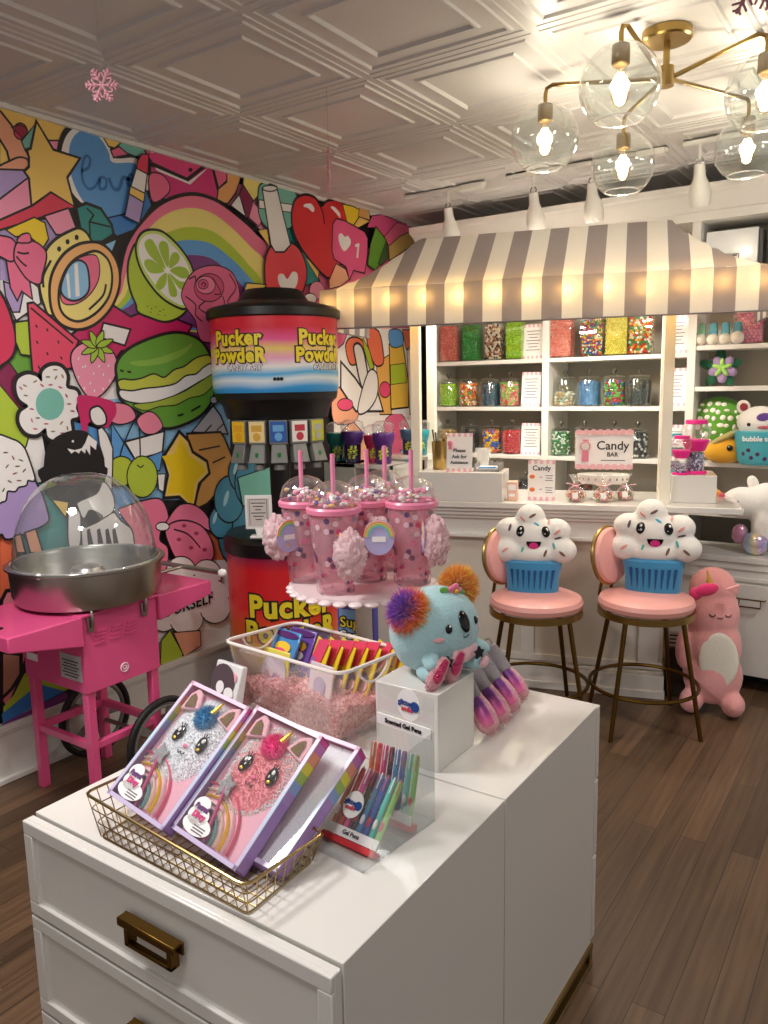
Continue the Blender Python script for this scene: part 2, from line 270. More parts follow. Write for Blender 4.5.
MURAL=[
(74,0,0,1,[1.878,2.731,2.139,2.743,2.283,2.739,2.163,2.49,1.844,2.391]),
(27,0,0,1,[1.832,2.276,2.099,2.318,2.056,1.863,1.789,1.851]),
(75,0,0,1,[1.809,2.045,2.072,2.03,2.045,1.737,1.781,1.772]),
(9,0.01,0,1,[1.835,1.892,2.056,1.863,2.037,1.653,1.772,1.686]),
(75,0,0,1,[2.08,2.112,2.735,2.087,2.685,1.453,2.021,1.483]),
(17,0,0,1,[2.229,1.563,3.042,1.596,3.001,1.007,2.241,1.106]),
(7,0,0,1,[2.069,1.481,2.376,1.373,2.385,0.795,1.963,0.878]),
(1,0,0,1,[1.814,1.246,2.094,1.215,2.112,0.849,1.781,0.914]),
(53,0.01,0,1,[1.713,1.093,1.78,1.083,1.743,0.708,1.675,0.725]),
(75,0.012,0,1,[1.755,1.515,1.925,1.467,1.949,1.231,1.725,1.215]),
(36,0,0,1,[2.603,2.708,3.083,2.692,3.07,2.518,2.584,2.483]),
(71,0,0,1,[2.877,2.675,3.59,2.658,3.571,2.326,2.915,2.299]),
(1,0,0,1,[3.417,2.575,3.953,2.547,3.933,2.131,3.471,2.095]),
(57,0,0,1,[3.66,2.336,5.003,2.63,4.988,1.999,3.637,1.936]),
(44,0.01,0,1,[2.712,0.941,3.008,0.896,2.962,0.229,2.664,0.314]),
(75,0,0,1,[2.271,0.817,2.978,0.679,2.939,0.12,2.344,0.304]),
(11,0,0,1,[2.72,1.894,3.027,1.908,3.002,1.544,2.693,1.551]),
(28,0.012,1,1,[1.729,1.662,1.824,1.606,1.869,1.449,1.815,1.345,1.697,1.347]),
(14,0.01,0,1,[1.739,1.763,1.81,1.725,1.949,1.52,1.906,1.455,1.731,1.685]),
(66,0.018,0,1,[1.846,2.686,1.873,2.684,1.911,2.646,1.946,2.604,1.976,2.54,1.98,2.509,1.961,2.495,1.957,2.53,1.928,2.53,1.898,2.511,1.891,2.547,1.863,2.588,1.837,2.597]),
(43,0.012,0,1,[1.979,2.64,1.976,2.632,1.972,2.623,1.966,2.616,1.958,2.61,1.95,2.607,1.942,2.606,1.935,2.608,1.93,2.613,1.927,2.62,1.927,2.628,1.929,2.637,1.933,2.645,1.94,2.653,1.947,2.658,1.955,2.662,1.963,2.662,1.97,2.66,1.975,2.655,1.978,2.649]),
(18,0.01,0,1,[1.921,2.639,1.948,2.655,1.976,2.653,1.982,2.635,1.958,2.613]),
(12,0.012,0,1,[2.019,2.673,1.956,2.597,1.968,2.567,1.994,2.573]),
(71,0.012,0,1,[2.07,2.623,2.126,2.636,2.118,2.597,2.09,2.588]),
(66,0.014,1,1,[1.852,2.479,1.897,2.507,1.935,2.528,1.968,2.529,1.969,2.503,1.953,2.489,1.851,2.469]),
(27,0.014,0,1,[1.809,2.458,1.96,2.485,1.969,2.464,1.84,2.36,1.797,2.34]),
(71,0.014,0,1,[1.84,2.353,1.968,2.457,1.973,2.354,1.832,2.272,1.789,2.263,1.796,2.327]),
(75,0.04,1,1,[2.202,2.41,2.14,2.487,2.128,2.579,2.156,2.659,2.205,2.708,2.273,2.728,2.339,2.706,2.379,2.662,2.403,2.628,2.515,2.652,2.579,2.61,2.583,2.536,2.418,2.381,2.344,2.362]),
(7,0,1,1,[2.219,2.412,2.173,2.494,2.165,2.587,2.183,2.652,2.228,2.7,2.288,2.714,2.337,2.688,2.369,2.645,2.387,2.607,2.504,2.628,2.548,2.589,2.543,2.528,2.418,2.388,2.308,2.364]),
(3,0.012,0,1,[2.344,2.362,2.428,2.39,2.562,2.517,2.586,2.461,2.489,2.34,2.383,2.295,2.34,2.318]),
(2,0.012,1,0,[2.22,2.537,2.257,2.559,2.269,2.596,2.249,2.605,2.229,2.567,2.223,2.503,2.249,2.47,2.285,2.487,2.314,2.528,2.306,2.484,2.337,2.49,2.345,2.527,2.319,2.533]),
(2,0.017,1,0,[2.359,2.537,2.378,2.498,2.41,2.5,2.437,2.552,2.469,2.551,2.498,2.557,2.481,2.575,2.459,2.534,2.495,2.519]),
(74,0.02,0,1,[2.027,2.681,2.09,2.591,2.21,2.585,2.143,2.498,2.17,2.383,2.066,2.42,1.976,2.354,1.976,2.462,1.959,2.482,1.98,2.502,1.984,2.542,1.979,2.566,1.994,2.573]),
(43,0.016,0,1,[2.17,2.382,2.066,2.418,1.976,2.35,1.832,2.272,1.788,2.253,1.786,2.227,1.829,2.243,2.003,2.315]),
(71,0.014,0,1,[2.03,2.32,2.141,2.368,2.17,2.293,2.189,2.268,2.074,2.259]),
(72,0.012,0,1,[1.857,2.242,1.909,2.269,1.979,2.306,2.023,2.293,2.033,2.233,2.006,2.196,1.95,2.235,1.89,2.224]),
(1,0.025,0,1,[2.187,2.379,2.234,2.401,2.302,2.391,2.35,2.334,2.356,2.299,2.299,2.262,2.238,2.254,2.2,2.298]),
(0,0.008,0,0,[2.233,2.387,2.265,2.364,2.241,2.332,2.239,2.261]),
(0,0.008,0,0,[2.241,2.332,2.349,2.327]),
(74,0.012,0,1,[2.34,2.713,2.465,2.721,2.425,2.672,2.371,2.674]),
(12,0.012,0,1,[2.407,2.672,2.465,2.721,2.55,2.722,2.575,2.676,2.516,2.663]),
(57,0.014,0,1,[2.383,2.656,2.425,2.679,2.469,2.66,2.394,2.633]),
(47,0.018,0,1,[2.574,2.721,2.709,2.737,2.945,2.721,2.817,2.628,2.612,2.655,2.58,2.686]),
(75,0,0,1,[2.631,2.713,2.63,2.709,2.627,2.705,2.623,2.701,2.619,2.698,2.614,2.696,2.609,2.696,2.604,2.697,2.601,2.699,2.599,2.702,2.599,2.706,2.6,2.711,2.602,2.715,2.606,2.719,2.611,2.722,2.616,2.723,2.621,2.724,2.625,2.723,2.628,2.721,2.63,2.717]),
(0,0,0,1,[2.728,2.714,2.727,2.711,2.725,2.708,2.722,2.706,2.719,2.703,2.715,2.702,2.711,2.702,2.708,2.702,2.705,2.704,2.703,2.706,2.703,2.709,2.704,2.712,2.706,2.715,2.709,2.717,2.712,2.72,2.716,2.721,2.72,2.721,2.724,2.721,2.726,2.719,2.728,2.717]),
(0,0,0,1,[2.857,2.671,2.856,2.668,2.854,2.665,2.851,2.662,2.847,2.66,2.843,2.659,2.839,2.659,2.835,2.659,2.832,2.661,2.831,2.663,2.83,2.666,2.831,2.669,2.833,2.672,2.836,2.675,2.84,2.677,2.844,2.678,2.848,2.679,2.852,2.678,2.855,2.676,2.856,2.674]),
(39,0.03,0,1,[2.601,2.634,2.821,2.609,2.98,2.725,3.027,2.562,2.68,2.501,2.591,2.524]),
(75,0,0,1,[2.622,2.635,2.826,2.61,2.973,2.711,2.836,2.598,2.634,2.622]),
(57,0.012,1,1,[2.587,2.59,2.658,2.608,2.701,2.574,2.688,2.53,2.598,2.479]),
(57,0.016,0,1,[3.002,2.713,3.097,2.716,3.094,2.674,3.031,2.624]),
(64,0.016,0,1,[3.097,2.716,3.196,2.71,3.145,2.616,3.086,2.555,3.014,2.551,3.03,2.612,3.093,2.657]),
(0,0,1,1,[2.324,1.92,2.359,2.076,2.418,2.258,2.531,2.394,2.656,2.495,2.836,2.564,3.004,2.565,3.165,2.523,3.345,2.448,3.469,2.341,3.311,1.921]),
(61,0,1,1,[2.34,1.921,2.374,2.065,2.434,2.252,2.547,2.387,2.674,2.484,2.835,2.545,2.988,2.548,3.134,2.503,3.296,2.425,3.418,2.319,3.311,1.921]),
(69,0,1,1,[2.35,1.912,2.384,2.048,2.467,2.243,2.574,2.36,2.688,2.441,2.83,2.488,2.97,2.487,3.101,2.438,3.245,2.356,3.365,2.259,3.311,1.921]),
(28,0,1,1,[2.367,1.913,2.405,2.036,2.504,2.211,2.605,2.306,2.7,2.36,2.823,2.397,2.964,2.398,3.094,2.347,3.223,2.26,3.327,2.165,3.279,1.92]),
(7,0,1,1,[2.378,1.914,2.425,2.015,2.535,2.17,2.625,2.253,2.702,2.305,2.819,2.334,2.959,2.334,3.09,2.28,3.19,2.22,3.284,2.124,3.247,1.918]),
(11,0,1,1,[2.407,1.933,2.453,2.008,2.566,2.118,2.65,2.196,2.722,2.237,2.813,2.262,2.94,2.263,3.056,2.216,3.155,2.154,3.227,2.087,3.185,1.915]),
(36,0.02,0,1,[2.05,1.8,2.319,1.985,2.424,1.934,2.543,1.978,2.723,1.933,2.787,1.916,2.714,1.821,2.356,1.787,2.237,1.652]),
(75,0.018,0,1,[2.276,1.899,2.411,1.879,2.378,1.813,2.253,1.842]),
(17,0.01,0,1,[2.306,2.242,2.372,2.273,2.328,2.187]),
(28,0.022,1,1,[2.482,2.265,2.438,2.184,2.43,2.101,2.444,2.042,2.465,1.997,2.472,1.967,2.534,1.948,2.624,1.933,2.711,1.958,2.763,2.002,2.694,2.014,2.575,2.084,2.495,2.191]),
(35,0.022,1,1,[2.487,2.266,2.521,2.319,2.576,2.342,2.647,2.341,2.726,2.297,2.787,2.24,2.82,2.179,2.819,2.089,2.769,2.011,2.714,2.006,2.613,2.047,2.529,2.126,2.491,2.198]),
(75,0,1,1,[2.496,2.259,2.524,2.304,2.575,2.329,2.635,2.328,2.715,2.283,2.775,2.231,2.805,2.169,2.802,2.087,2.759,2.023,2.71,2.019,2.624,2.06,2.544,2.135,2.504,2.2]),
(21,0,1,1,[2.649,2.177,2.562,2.225,2.531,2.271,2.548,2.298,2.587,2.294]),
(21,0,1,1,[2.66,2.186,2.615,2.267,2.634,2.304,2.669,2.297,2.676,2.251]),
(21,0,1,1,[2.67,2.183,2.685,2.244,2.719,2.264,2.741,2.243,2.725,2.213]),
(21,0,1,1,[2.674,2.172,2.729,2.198,2.783,2.191,2.794,2.16,2.747,2.143]),
(21,0,1,1,[2.668,2.162,2.729,2.129,2.783,2.126,2.775,2.085,2.721,2.097]),
(21,0,1,1,[2.661,2.159,2.705,2.095,2.707,2.055,2.67,2.052,2.658,2.091]),
(21,0,1,1,[2.651,2.16,2.643,2.105,2.605,2.074,2.581,2.092,2.604,2.129]),
(21,0,1,1,[2.641,2.167,2.56,2.148,2.523,2.179,2.531,2.206,2.575,2.208]),
(48,0.012,1,1,[2.74,2.058,2.766,2.117,2.802,2.161,2.861,2.2,2.955,2.225,3.038,2.223,3.098,2.199,3.132,2.142,3.14,2.081,3.109,1.991,3.05,1.865,2.88,1.842,2.837,1.874,2.82,1.948,2.768,2.003]),
(0,0.007,1,0,[2.836,2.164,2.842,2.091,2.896,2.053,2.847,2.008,2.937,1.972]),
(0,0.007,1,0,[2.856,2.133,2.905,2.171,2.998,2.164,3.017,2.097,2.944,2.074,2.898,2.087]),
(0,0.007,1,0,[2.868,2.143,2.902,2.129,2.877,2.11,2.856,2.125,2.885,2.14]),
(0,0.007,1,0,[2.921,2.081,2.95,2.15,2.992,2.086]),
(0,0.007,1,0,[3.016,2.08,3.025,2.038,2.961,1.982,3.061,2.023]),
(0,0.007,1,0,[3.073,2.197,3.118,2.132,3.051,2.057,3.086,2.024]),
(0,0.007,1,0,[2.762,2.059,2.825,2.023,2.822,1.973,2.865,1.942]),
(0,0.007,1,0,[2.79,2.143,2.836,2.164]),
(40,0.01,0,1,[3.025,2.123,3.019,2.102,3.003,2.081,2.979,2.064,2.95,2.052,2.919,2.047,2.888,2.048,2.862,2.055,2.841,2.068,2.829,2.086,2.826,2.106,2.832,2.127,2.847,2.146,2.87,2.163,2.898,2.175,2.929,2.182,2.959,2.182,2.987,2.175,3.008,2.162,3.022,2.144]),
(58,0.009,0,1,[2.964,2.123,2.957,2.11,2.944,2.098,2.927,2.089,2.908,2.084,2.888,2.083,2.87,2.086,2.854,2.092,2.844,2.102,2.839,2.114,2.84,2.127,2.847,2.14,2.859,2.151,2.875,2.16,2.895,2.166,2.914,2.167,2.933,2.165,2.949,2.158,2.96,2.148,2.965,2.136]),
(40,0.008,0,1,[2.917,2.131,2.915,2.124,2.91,2.117,2.902,2.112,2.893,2.108,2.883,2.106,2.873,2.106,2.864,2.108,2.857,2.112,2.853,2.118,2.852,2.125,2.854,2.131,2.859,2.138,2.867,2.143,2.876,2.147,2.886,2.149,2.896,2.149,2.905,2.147,2.911,2.143,2.916,2.137]),
(0,0.006,1,0,[2.872,2.122,2.885,2.136,2.902,2.129,2.889,2.116]),
(0,0.006,1,0,[2.951,2.167,3.005,2.096,2.957,2.084]),
(4,0,0,1,[2.528,1.994,2.525,1.991,2.52,1.991,2.518,1.993,2.521,1.996,2.525,1.997]),
(4,0,0,1,[2.552,1.984,2.549,1.981,2.544,1.981,2.542,1.983,2.544,1.986,2.55,1.987]),
(4,0,0,1,[2.578,1.994,2.575,1.991,2.57,1.99,2.568,1.993,2.57,1.996,2.575,1.996]),
(4,0,0,1,[2.602,1.976,2.599,1.973,2.594,1.972,2.591,1.975,2.594,1.978,2.599,1.978]),
(4,0,0,1,[2.545,1.968,2.543,1.965,2.538,1.965,2.535,1.967,2.538,1.97,2.543,1.971]),
(4,0,0,1,[2.623,1.985,2.62,1.982,2.615,1.982,2.613,1.984,2.616,1.987,2.621,1.987]),
(4,0,0,1,[2.59,1.959,2.587,1.956,2.582,1.956,2.58,1.958,2.583,1.961,2.588,1.962]),
(4,0,0,1,[2.631,1.957,2.628,1.955,2.623,1.954,2.621,1.957,2.624,1.96,2.629,1.96]),
(69,0.022,1,1,[2.23,2.26,2.191,2.29,2.148,2.277,2.072,2.232,2.02,2.178,1.99,2.106,1.979,2.031,1.992,1.963,2.019,1.924,2.12,1.973,2.256,2.164]),
(0,0,0,1,[2.089,2.199,2.088,2.195,2.086,2.192,2.084,2.189,2.081,2.187,2.078,2.186,2.075,2.186,2.072,2.188,2.071,2.19,2.069,2.193,2.069,2.196,2.07,2.2,2.072,2.203,2.074,2.206,2.077,2.207,2.08,2.208,2.083,2.208,2.085,2.207,2.087,2.205,2.088,2.202]),
(0,0,0,1,[2.132,2.233,2.131,2.23,2.13,2.226,2.127,2.224,2.124,2.222,2.121,2.221,2.118,2.221,2.116,2.222,2.114,2.224,2.113,2.227,2.112,2.231,2.113,2.234,2.115,2.237,2.117,2.24,2.12,2.242,2.123,2.243,2.126,2.243,2.129,2.242,2.131,2.24,2.132,2.237]),
(0,0,0,1,[2.179,2.258,2.178,2.254,2.176,2.251,2.174,2.248,2.171,2.246,2.168,2.245,2.164,2.245,2.162,2.246,2.16,2.248,2.159,2.251,2.159,2.255,2.159,2.258,2.161,2.262,2.164,2.265,2.166,2.267,2.17,2.268,2.173,2.267,2.175,2.266,2.177,2.264,2.178,2.261]),
(68,0.024,1,1,[2.202,2.232,2.28,2.242,2.339,2.21,2.37,2.147,2.363,2.065,2.309,1.971,2.223,1.9,2.136,1.874,2.064,1.891,2.028,1.938,2.024,2.021,2.043,2.091,2.089,2.159,2.141,2.203]),
(69,0.022,1,1,[2.206,2.187,2.268,2.205,2.318,2.174,2.33,2.106,2.305,2.023,2.237,1.952,2.156,1.911,2.099,1.918,2.066,1.955,2.068,2.025,2.099,2.097,2.145,2.151]),
(57,0.01,1,1,[2.206,2.183,2.258,2.189,2.271,2.144,2.257,2.084,2.208,2.022,2.146,1.982,2.087,1.974,2.07,2.004,2.09,2.082,2.145,2.151]),
(17,0.018,1,1,[2.127,2.132,2.166,2.157,2.202,2.143,2.21,2.087,2.201,2.036,2.156,2.0,2.106,1.996,2.076,2.025,2.094,2.083]),
(75,0,0,1,[2.102,2.091,2.116,2.106,2.116,2.001,2.105,2.0]),
(75,0,0,1,[2.146,2.144,2.163,2.15,2.161,2.011,2.14,2.006]),
(0,0.01,1,0,[2.3,2.074,2.278,2.021,2.202,1.957]),
(0,0.01,1,0,[2.036,2.146,1.995,2.08,1.991,2.032]),
(75,0.012,0,1,[1.849,2.026,1.939,2.047,1.964,2.029,1.969,1.969,1.913,1.931,1.858,1.894,1.84,1.939]),
(27,0.012,0,1,[1.822,2.036,1.899,2.017,1.872,1.928,1.846,1.926,1.824,1.984]),
(57,0.014,0,1,[1.868,2.139,1.926,2.066,1.933,1.986,1.891,2.013,1.869,1.975,1.848,2.019,1.841,2.123]),
(57,0.014,1,1,[1.797,2.208,1.825,2.212,1.867,2.208,1.886,2.181,1.875,2.137,1.852,2.124,1.818,2.137,1.791,2.143]),
(57,0.014,1,1,[1.887,2.187,1.917,2.205,1.97,2.208,2.009,2.183,2.011,2.149,1.988,2.086,1.973,2.047,1.925,2.059,1.886,2.109,1.875,2.137]),
(57,0.012,1,1,[1.895,2.202,1.912,2.227,1.943,2.238,1.95,2.222,1.944,2.208]),
(0,0.008,1,0,[1.888,2.161,1.913,2.158,1.939,2.164]),
(0,0.008,1,0,[1.882,2.144,1.902,2.123,1.923,2.109]),
(38,0.022,1,1,[1.775,1.987,1.802,1.982,1.825,1.925,1.84,1.859,1.842,1.806,1.822,1.752,1.776,1.717,1.748,1.717]),
(28,0.014,0,1,[1.853,1.88,1.909,1.89,1.912,1.775,1.918,1.754,1.866,1.759,1.849,1.806]),
(50,0.018,0,1,[1.917,1.958,1.938,1.963,2.131,1.819,2.11,1.781,2.091,1.707,1.965,1.685,1.912,1.657,1.912,1.775]),
(0,0.008,0,0,[1.925,1.945,2.109,1.808]),
(0,0,0,1,[1.947,1.874,1.948,1.869,1.946,1.865,1.943,1.866,1.939,1.871,1.938,1.877,1.94,1.88,1.943,1.879]),
(0,0,0,1,[1.995,1.861,1.996,1.856,1.994,1.852,1.991,1.853,1.987,1.858,1.986,1.864,1.988,1.867,1.991,1.866]),
(0,0,0,1,[1.943,1.809,1.945,1.804,1.943,1.801,1.939,1.802,1.936,1.806,1.935,1.812,1.937,1.815,1.94,1.814]),
(0,0,0,1,[2.042,1.813,2.043,1.807,2.042,1.804,2.038,1.805,2.035,1.81,2.033,1.815,2.035,1.819,2.039,1.818]),
(0,0,0,1,[1.985,1.763,1.987,1.758,1.985,1.754,1.981,1.756,1.978,1.76,1.977,1.766,1.978,1.769,1.982,1.768]),
(0,0,0,1,[1.941,1.707,1.942,1.701,1.941,1.698,1.937,1.699,1.934,1.704,1.933,1.71,1.934,1.713,1.938,1.712]),
(0,0,0,1,[2.05,1.747,2.051,1.741,2.049,1.738,2.046,1.739,2.042,1.744,2.041,1.75,2.042,1.753,2.046,1.752]),
(75,0.032,1,1,[1.946,1.647,1.953,1.686,1.991,1.71,2.038,1.707,2.063,1.672,2.058,1.621,2.103,1.606,2.112,1.577,2.096,1.533,2.105,1.496,2.066,1.483,2.065,1.431,2.035,1.411,1.985,1.4,1.951,1.417,1.944,1.453,1.902,1.43,1.857,1.44,1.831,1.48,1.839,1.521,1.875,1.547,1.841,1.576,1.83,1.617,1.841,1.655,1.88,1.675,1.921,1.668]),
(12,0,0,1,[2.041,1.551,2.036,1.53,2.024,1.511,2.008,1.496,1.988,1.488,1.967,1.485,1.947,1.489,1.929,1.5,1.916,1.515,1.909,1.534,1.908,1.555,1.913,1.575,1.924,1.593,1.94,1.608,1.959,1.617,1.98,1.62,2.0,1.616,2.018,1.607,2.032,1.591,2.04,1.572]),
(19,0,0,1,[1.877,1.625,1.873,1.625,1.866,1.627,1.86,1.632,1.859,1.636,1.863,1.636,1.87,1.633,1.876,1.629]),
(19,0,0,1,[1.925,1.652,1.924,1.649,1.917,1.644,1.909,1.641,1.905,1.642,1.907,1.646,1.913,1.65,1.921,1.653]),
(10,0,0,1,[1.879,1.588,1.875,1.587,1.867,1.587,1.86,1.589,1.857,1.592,1.861,1.594,1.869,1.594,1.876,1.591]),
(25,0,0,1,[1.9,1.532,1.896,1.53,1.888,1.531,1.88,1.533,1.878,1.536,1.882,1.538,1.89,1.538,1.897,1.535]),
(32,0,0,1,[1.887,1.478,1.884,1.48,1.881,1.487,1.88,1.494,1.881,1.498,1.885,1.495,1.888,1.489,1.889,1.481]),
(32,0,0,1,[1.907,1.449,1.903,1.448,1.895,1.448,1.888,1.451,1.885,1.454,1.889,1.456,1.897,1.455,1.905,1.453]),
(25,0,0,1,[1.96,1.47,1.956,1.467,1.948,1.467,1.94,1.468,1.936,1.471,1.94,1.473,1.948,1.474,1.957,1.472]),
(10,0,0,1,[1.987,1.666,1.983,1.663,1.974,1.662,1.966,1.663,1.963,1.666,1.967,1.668,1.975,1.669,1.983,1.668]),
(19,0,0,1,[2.018,1.672,2.019,1.668,2.015,1.661,2.009,1.655,2.005,1.654,2.004,1.658,2.008,1.665,2.014,1.671]),
(19,0,0,1,[2.049,1.659,2.045,1.66,2.04,1.666,2.038,1.673,2.039,1.677,2.043,1.676,2.048,1.67,2.05,1.663]),
(25,0,0,1,[2.04,1.618,2.035,1.616,2.027,1.618,2.02,1.622,2.018,1.625,2.022,1.627,2.03,1.625,2.037,1.621]),
(25,0,0,1,[2.06,1.576,2.056,1.577,2.051,1.583,2.049,1.591,2.05,1.595,2.054,1.593,2.059,1.587,2.061,1.58]),
(25,0,0,1,[2.076,1.55,2.073,1.547,2.064,1.546,2.055,1.548,2.052,1.55,2.056,1.553,2.064,1.554,2.073,1.552]),
(19,0,0,1,[2.028,1.478,2.028,1.474,2.023,1.468,2.016,1.463,2.011,1.463,2.012,1.467,2.017,1.473,2.024,1.478]),
(19,0,0,1,[1.988,1.436,1.985,1.434,1.976,1.433,1.968,1.435,1.965,1.437,1.968,1.44,1.977,1.44,1.985,1.439]),
(19,0,0,1,[2.047,1.436,2.044,1.439,2.042,1.447,2.043,1.455,2.045,1.458,2.048,1.455,2.05,1.448,2.05,1.44]),
(25,0,0,1,[2.09,1.517,2.086,1.515,2.077,1.515,2.069,1.518,2.066,1.521,2.07,1.523,2.079,1.523,2.087,1.52]),
(32,0,0,1,[1.857,1.614,1.852,1.614,1.846,1.618,1.841,1.623,1.841,1.627,1.845,1.627,1.851,1.623,1.856,1.617]),
(32,0,0,1,[1.952,1.624,1.948,1.624,1.941,1.628,1.936,1.634,1.936,1.638,1.94,1.638,1.947,1.634,1.952,1.628]),
(19,0,0,1,[2.023,1.696,2.02,1.693,2.011,1.692,2.003,1.693,2.0,1.696,2.003,1.698,2.012,1.699,2.02,1.698]),
(32,0,0,1,[1.995,1.633,1.991,1.63,1.983,1.629,1.975,1.63,1.972,1.633,1.975,1.635,1.984,1.636,1.992,1.635]),
(10,0,0,1,[1.923,1.496,1.92,1.494,1.912,1.493,1.904,1.495,1.9,1.497,1.904,1.5,1.912,1.5,1.92,1.499]),
(32,0,0,1,[2.032,1.426,2.028,1.424,2.019,1.423,2.011,1.425,2.008,1.428,2.011,1.43,2.02,1.43,2.029,1.429]),
(70,0.014,1,1,[2.093,1.729,2.11,1.78,2.172,1.811,2.221,1.783,2.293,1.785,2.324,1.733,2.31,1.672,2.259,1.611,2.202,1.575,2.16,1.583,2.115,1.65]),
(75,0,0,1,[2.131,1.744,2.129,1.739,2.126,1.738,2.124,1.74,2.125,1.745,2.127,1.749,2.13,1.751,2.132,1.749]),
(75,0,0,1,[2.149,1.708,2.147,1.703,2.144,1.702,2.142,1.704,2.142,1.709,2.145,1.713,2.148,1.715,2.149,1.712]),
(75,0,0,1,[2.124,1.664,2.121,1.659,2.119,1.658,2.117,1.66,2.117,1.665,2.12,1.669,2.122,1.671,2.124,1.668]),
(75,0,0,1,[2.162,1.711,2.16,1.707,2.157,1.705,2.155,1.708,2.155,1.712,2.158,1.717,2.161,1.718,2.162,1.716]),
(75,0,0,1,[2.202,1.68,2.2,1.675,2.197,1.674,2.195,1.676,2.196,1.681,2.198,1.685,2.201,1.687,2.203,1.685]),
(75,0,0,1,[2.232,1.712,2.229,1.708,2.226,1.706,2.224,1.708,2.225,1.713,2.227,1.718,2.23,1.719,2.232,1.717]),
(75,0,0,1,[2.252,1.675,2.25,1.67,2.247,1.669,2.245,1.671,2.245,1.676,2.248,1.68,2.251,1.682,2.253,1.68]),
(75,0,0,1,[2.283,1.715,2.28,1.71,2.277,1.709,2.275,1.711,2.276,1.716,2.278,1.72,2.281,1.722,2.283,1.72]),
(75,0,0,1,[2.2,1.604,2.197,1.6,2.194,1.598,2.193,1.6,2.193,1.605,2.195,1.61,2.198,1.611,2.2,1.609]),
(75,0,0,1,[2.245,1.611,2.242,1.606,2.239,1.605,2.237,1.607,2.238,1.612,2.24,1.617,2.243,1.618,2.245,1.616]),
(75,0,0,1,[2.284,1.648,2.282,1.644,2.278,1.642,2.277,1.645,2.277,1.649,2.279,1.654,2.282,1.656,2.284,1.653]),
(75,0,0,1,[2.149,1.616,2.147,1.611,2.144,1.61,2.142,1.612,2.142,1.617,2.145,1.621,2.148,1.623,2.149,1.621]),
(75,0,0,1,[2.181,1.638,2.179,1.633,2.176,1.632,2.174,1.634,2.174,1.639,2.177,1.643,2.18,1.645,2.182,1.643]),
(22,0.009,1,1,[2.227,1.798,2.253,1.776,2.307,1.775,2.266,1.801]),
(22,0.009,1,1,[2.227,1.798,2.225,1.765,2.258,1.733,2.254,1.777]),
(22,0.009,1,1,[2.227,1.798,2.198,1.774,2.192,1.729,2.227,1.766]),
(22,0.009,1,1,[2.227,1.798,2.189,1.796,2.148,1.765,2.2,1.773]),
(22,0.009,1,1,[2.227,1.798,2.202,1.82,2.15,1.82,2.189,1.794]),
(22,0.009,1,1,[2.227,1.798,2.229,1.83,2.197,1.862,2.2,1.818]),
(22,0.009,1,1,[2.227,1.798,2.256,1.822,2.263,1.867,2.227,1.83]),
(22,0.009,1,1,[2.227,1.798,2.266,1.8,2.309,1.831,2.254,1.823]),
(9,0.028,1,1,[2.326,1.652,2.327,1.717,2.374,1.772,2.474,1.821,2.629,1.866,2.736,1.871,2.834,1.841,2.888,1.783,2.918,1.724,2.925,1.646,2.894,1.55,2.807,1.475,2.669,1.43,2.552,1.428,2.466,1.489,2.373,1.539,2.329,1.579]),
(15,0,1,1,[2.399,1.734,2.538,1.751,2.698,1.795,2.788,1.831,2.718,1.771,2.587,1.728,2.445,1.715]),
(34,0.014,1,1,[2.325,1.641,2.354,1.652,2.401,1.648,2.46,1.656,2.531,1.676,2.592,1.659,2.658,1.696,2.724,1.713,2.805,1.756,2.892,1.771,2.901,1.732,2.847,1.706,2.799,1.676,2.731,1.667,2.663,1.63,2.578,1.615,2.476,1.608,2.397,1.598,2.341,1.606]),
(75,0.014,1,1,[2.331,1.602,2.397,1.598,2.476,1.608,2.578,1.615,2.663,1.63,2.731,1.667,2.799,1.676,2.853,1.71,2.907,1.728,2.916,1.685,2.82,1.646,2.704,1.597,2.605,1.565,2.49,1.544,2.393,1.551,2.338,1.571]),
(20,0.01,1,1,[2.401,1.535,2.51,1.543,2.605,1.561,2.715,1.592,2.831,1.642,2.915,1.676,2.911,1.628,2.837,1.577,2.745,1.562,2.655,1.531,2.55,1.526,2.467,1.509]),
(0,0.01,0,0,[2.662,1.474,2.7,1.481]),
(0,0.01,0,0,[2.751,1.494,2.816,1.519]),
(0,0.01,0,0,[2.339,1.696,2.358,1.69]),
(0,0.01,0,0,[2.378,1.689,2.4,1.687]),
(31,0.018,0,1,[2.755,1.392,2.903,1.511,2.947,1.461,2.99,1.369]),
(31,0.012,0,1,[2.931,1.545,2.929,1.54,2.926,1.536,2.921,1.532,2.915,1.53,2.908,1.53,2.901,1.531,2.896,1.533,2.891,1.537,2.888,1.541,2.888,1.546,2.889,1.551,2.892,1.555,2.897,1.558,2.903,1.561,2.91,1.561,2.917,1.56,2.923,1.558,2.927,1.554,2.93,1.55]),
(0,0.008,0,0,[2.834,1.383,2.884,1.419]),
(0,0.008,0,0,[2.918,1.387,2.975,1.424]),
(7,0.016,0,1,[2.272,1.45,2.371,1.295,2.444,1.225,2.254,1.244]),
(75,0.018,0,1,[2.343,1.364,2.565,1.398,2.547,1.305,2.39,1.285]),
(7,0.012,0,1,[2.448,1.28,2.552,1.304,2.525,1.217,2.474,1.222]),
(41,0.022,0,1,[2.72,1.377,2.941,1.372,2.964,1.344,2.996,1.278,3.018,1.231,2.985,1.124,2.819,1.017,2.724,0.995,2.832,1.194,2.734,1.264]),
(0,0.009,0,0,[2.787,1.294,2.936,1.305]),
(0,0.009,0,0,[2.876,1.221,2.969,1.244]),
(74,0.03,0,1,[2.559,1.272,2.622,1.338,2.665,1.386,2.715,1.342,2.738,1.283,2.831,1.227,2.842,1.173,2.768,1.127,2.732,1.025,2.711,1.017,2.641,1.079,2.55,1.085,2.584,1.188]),
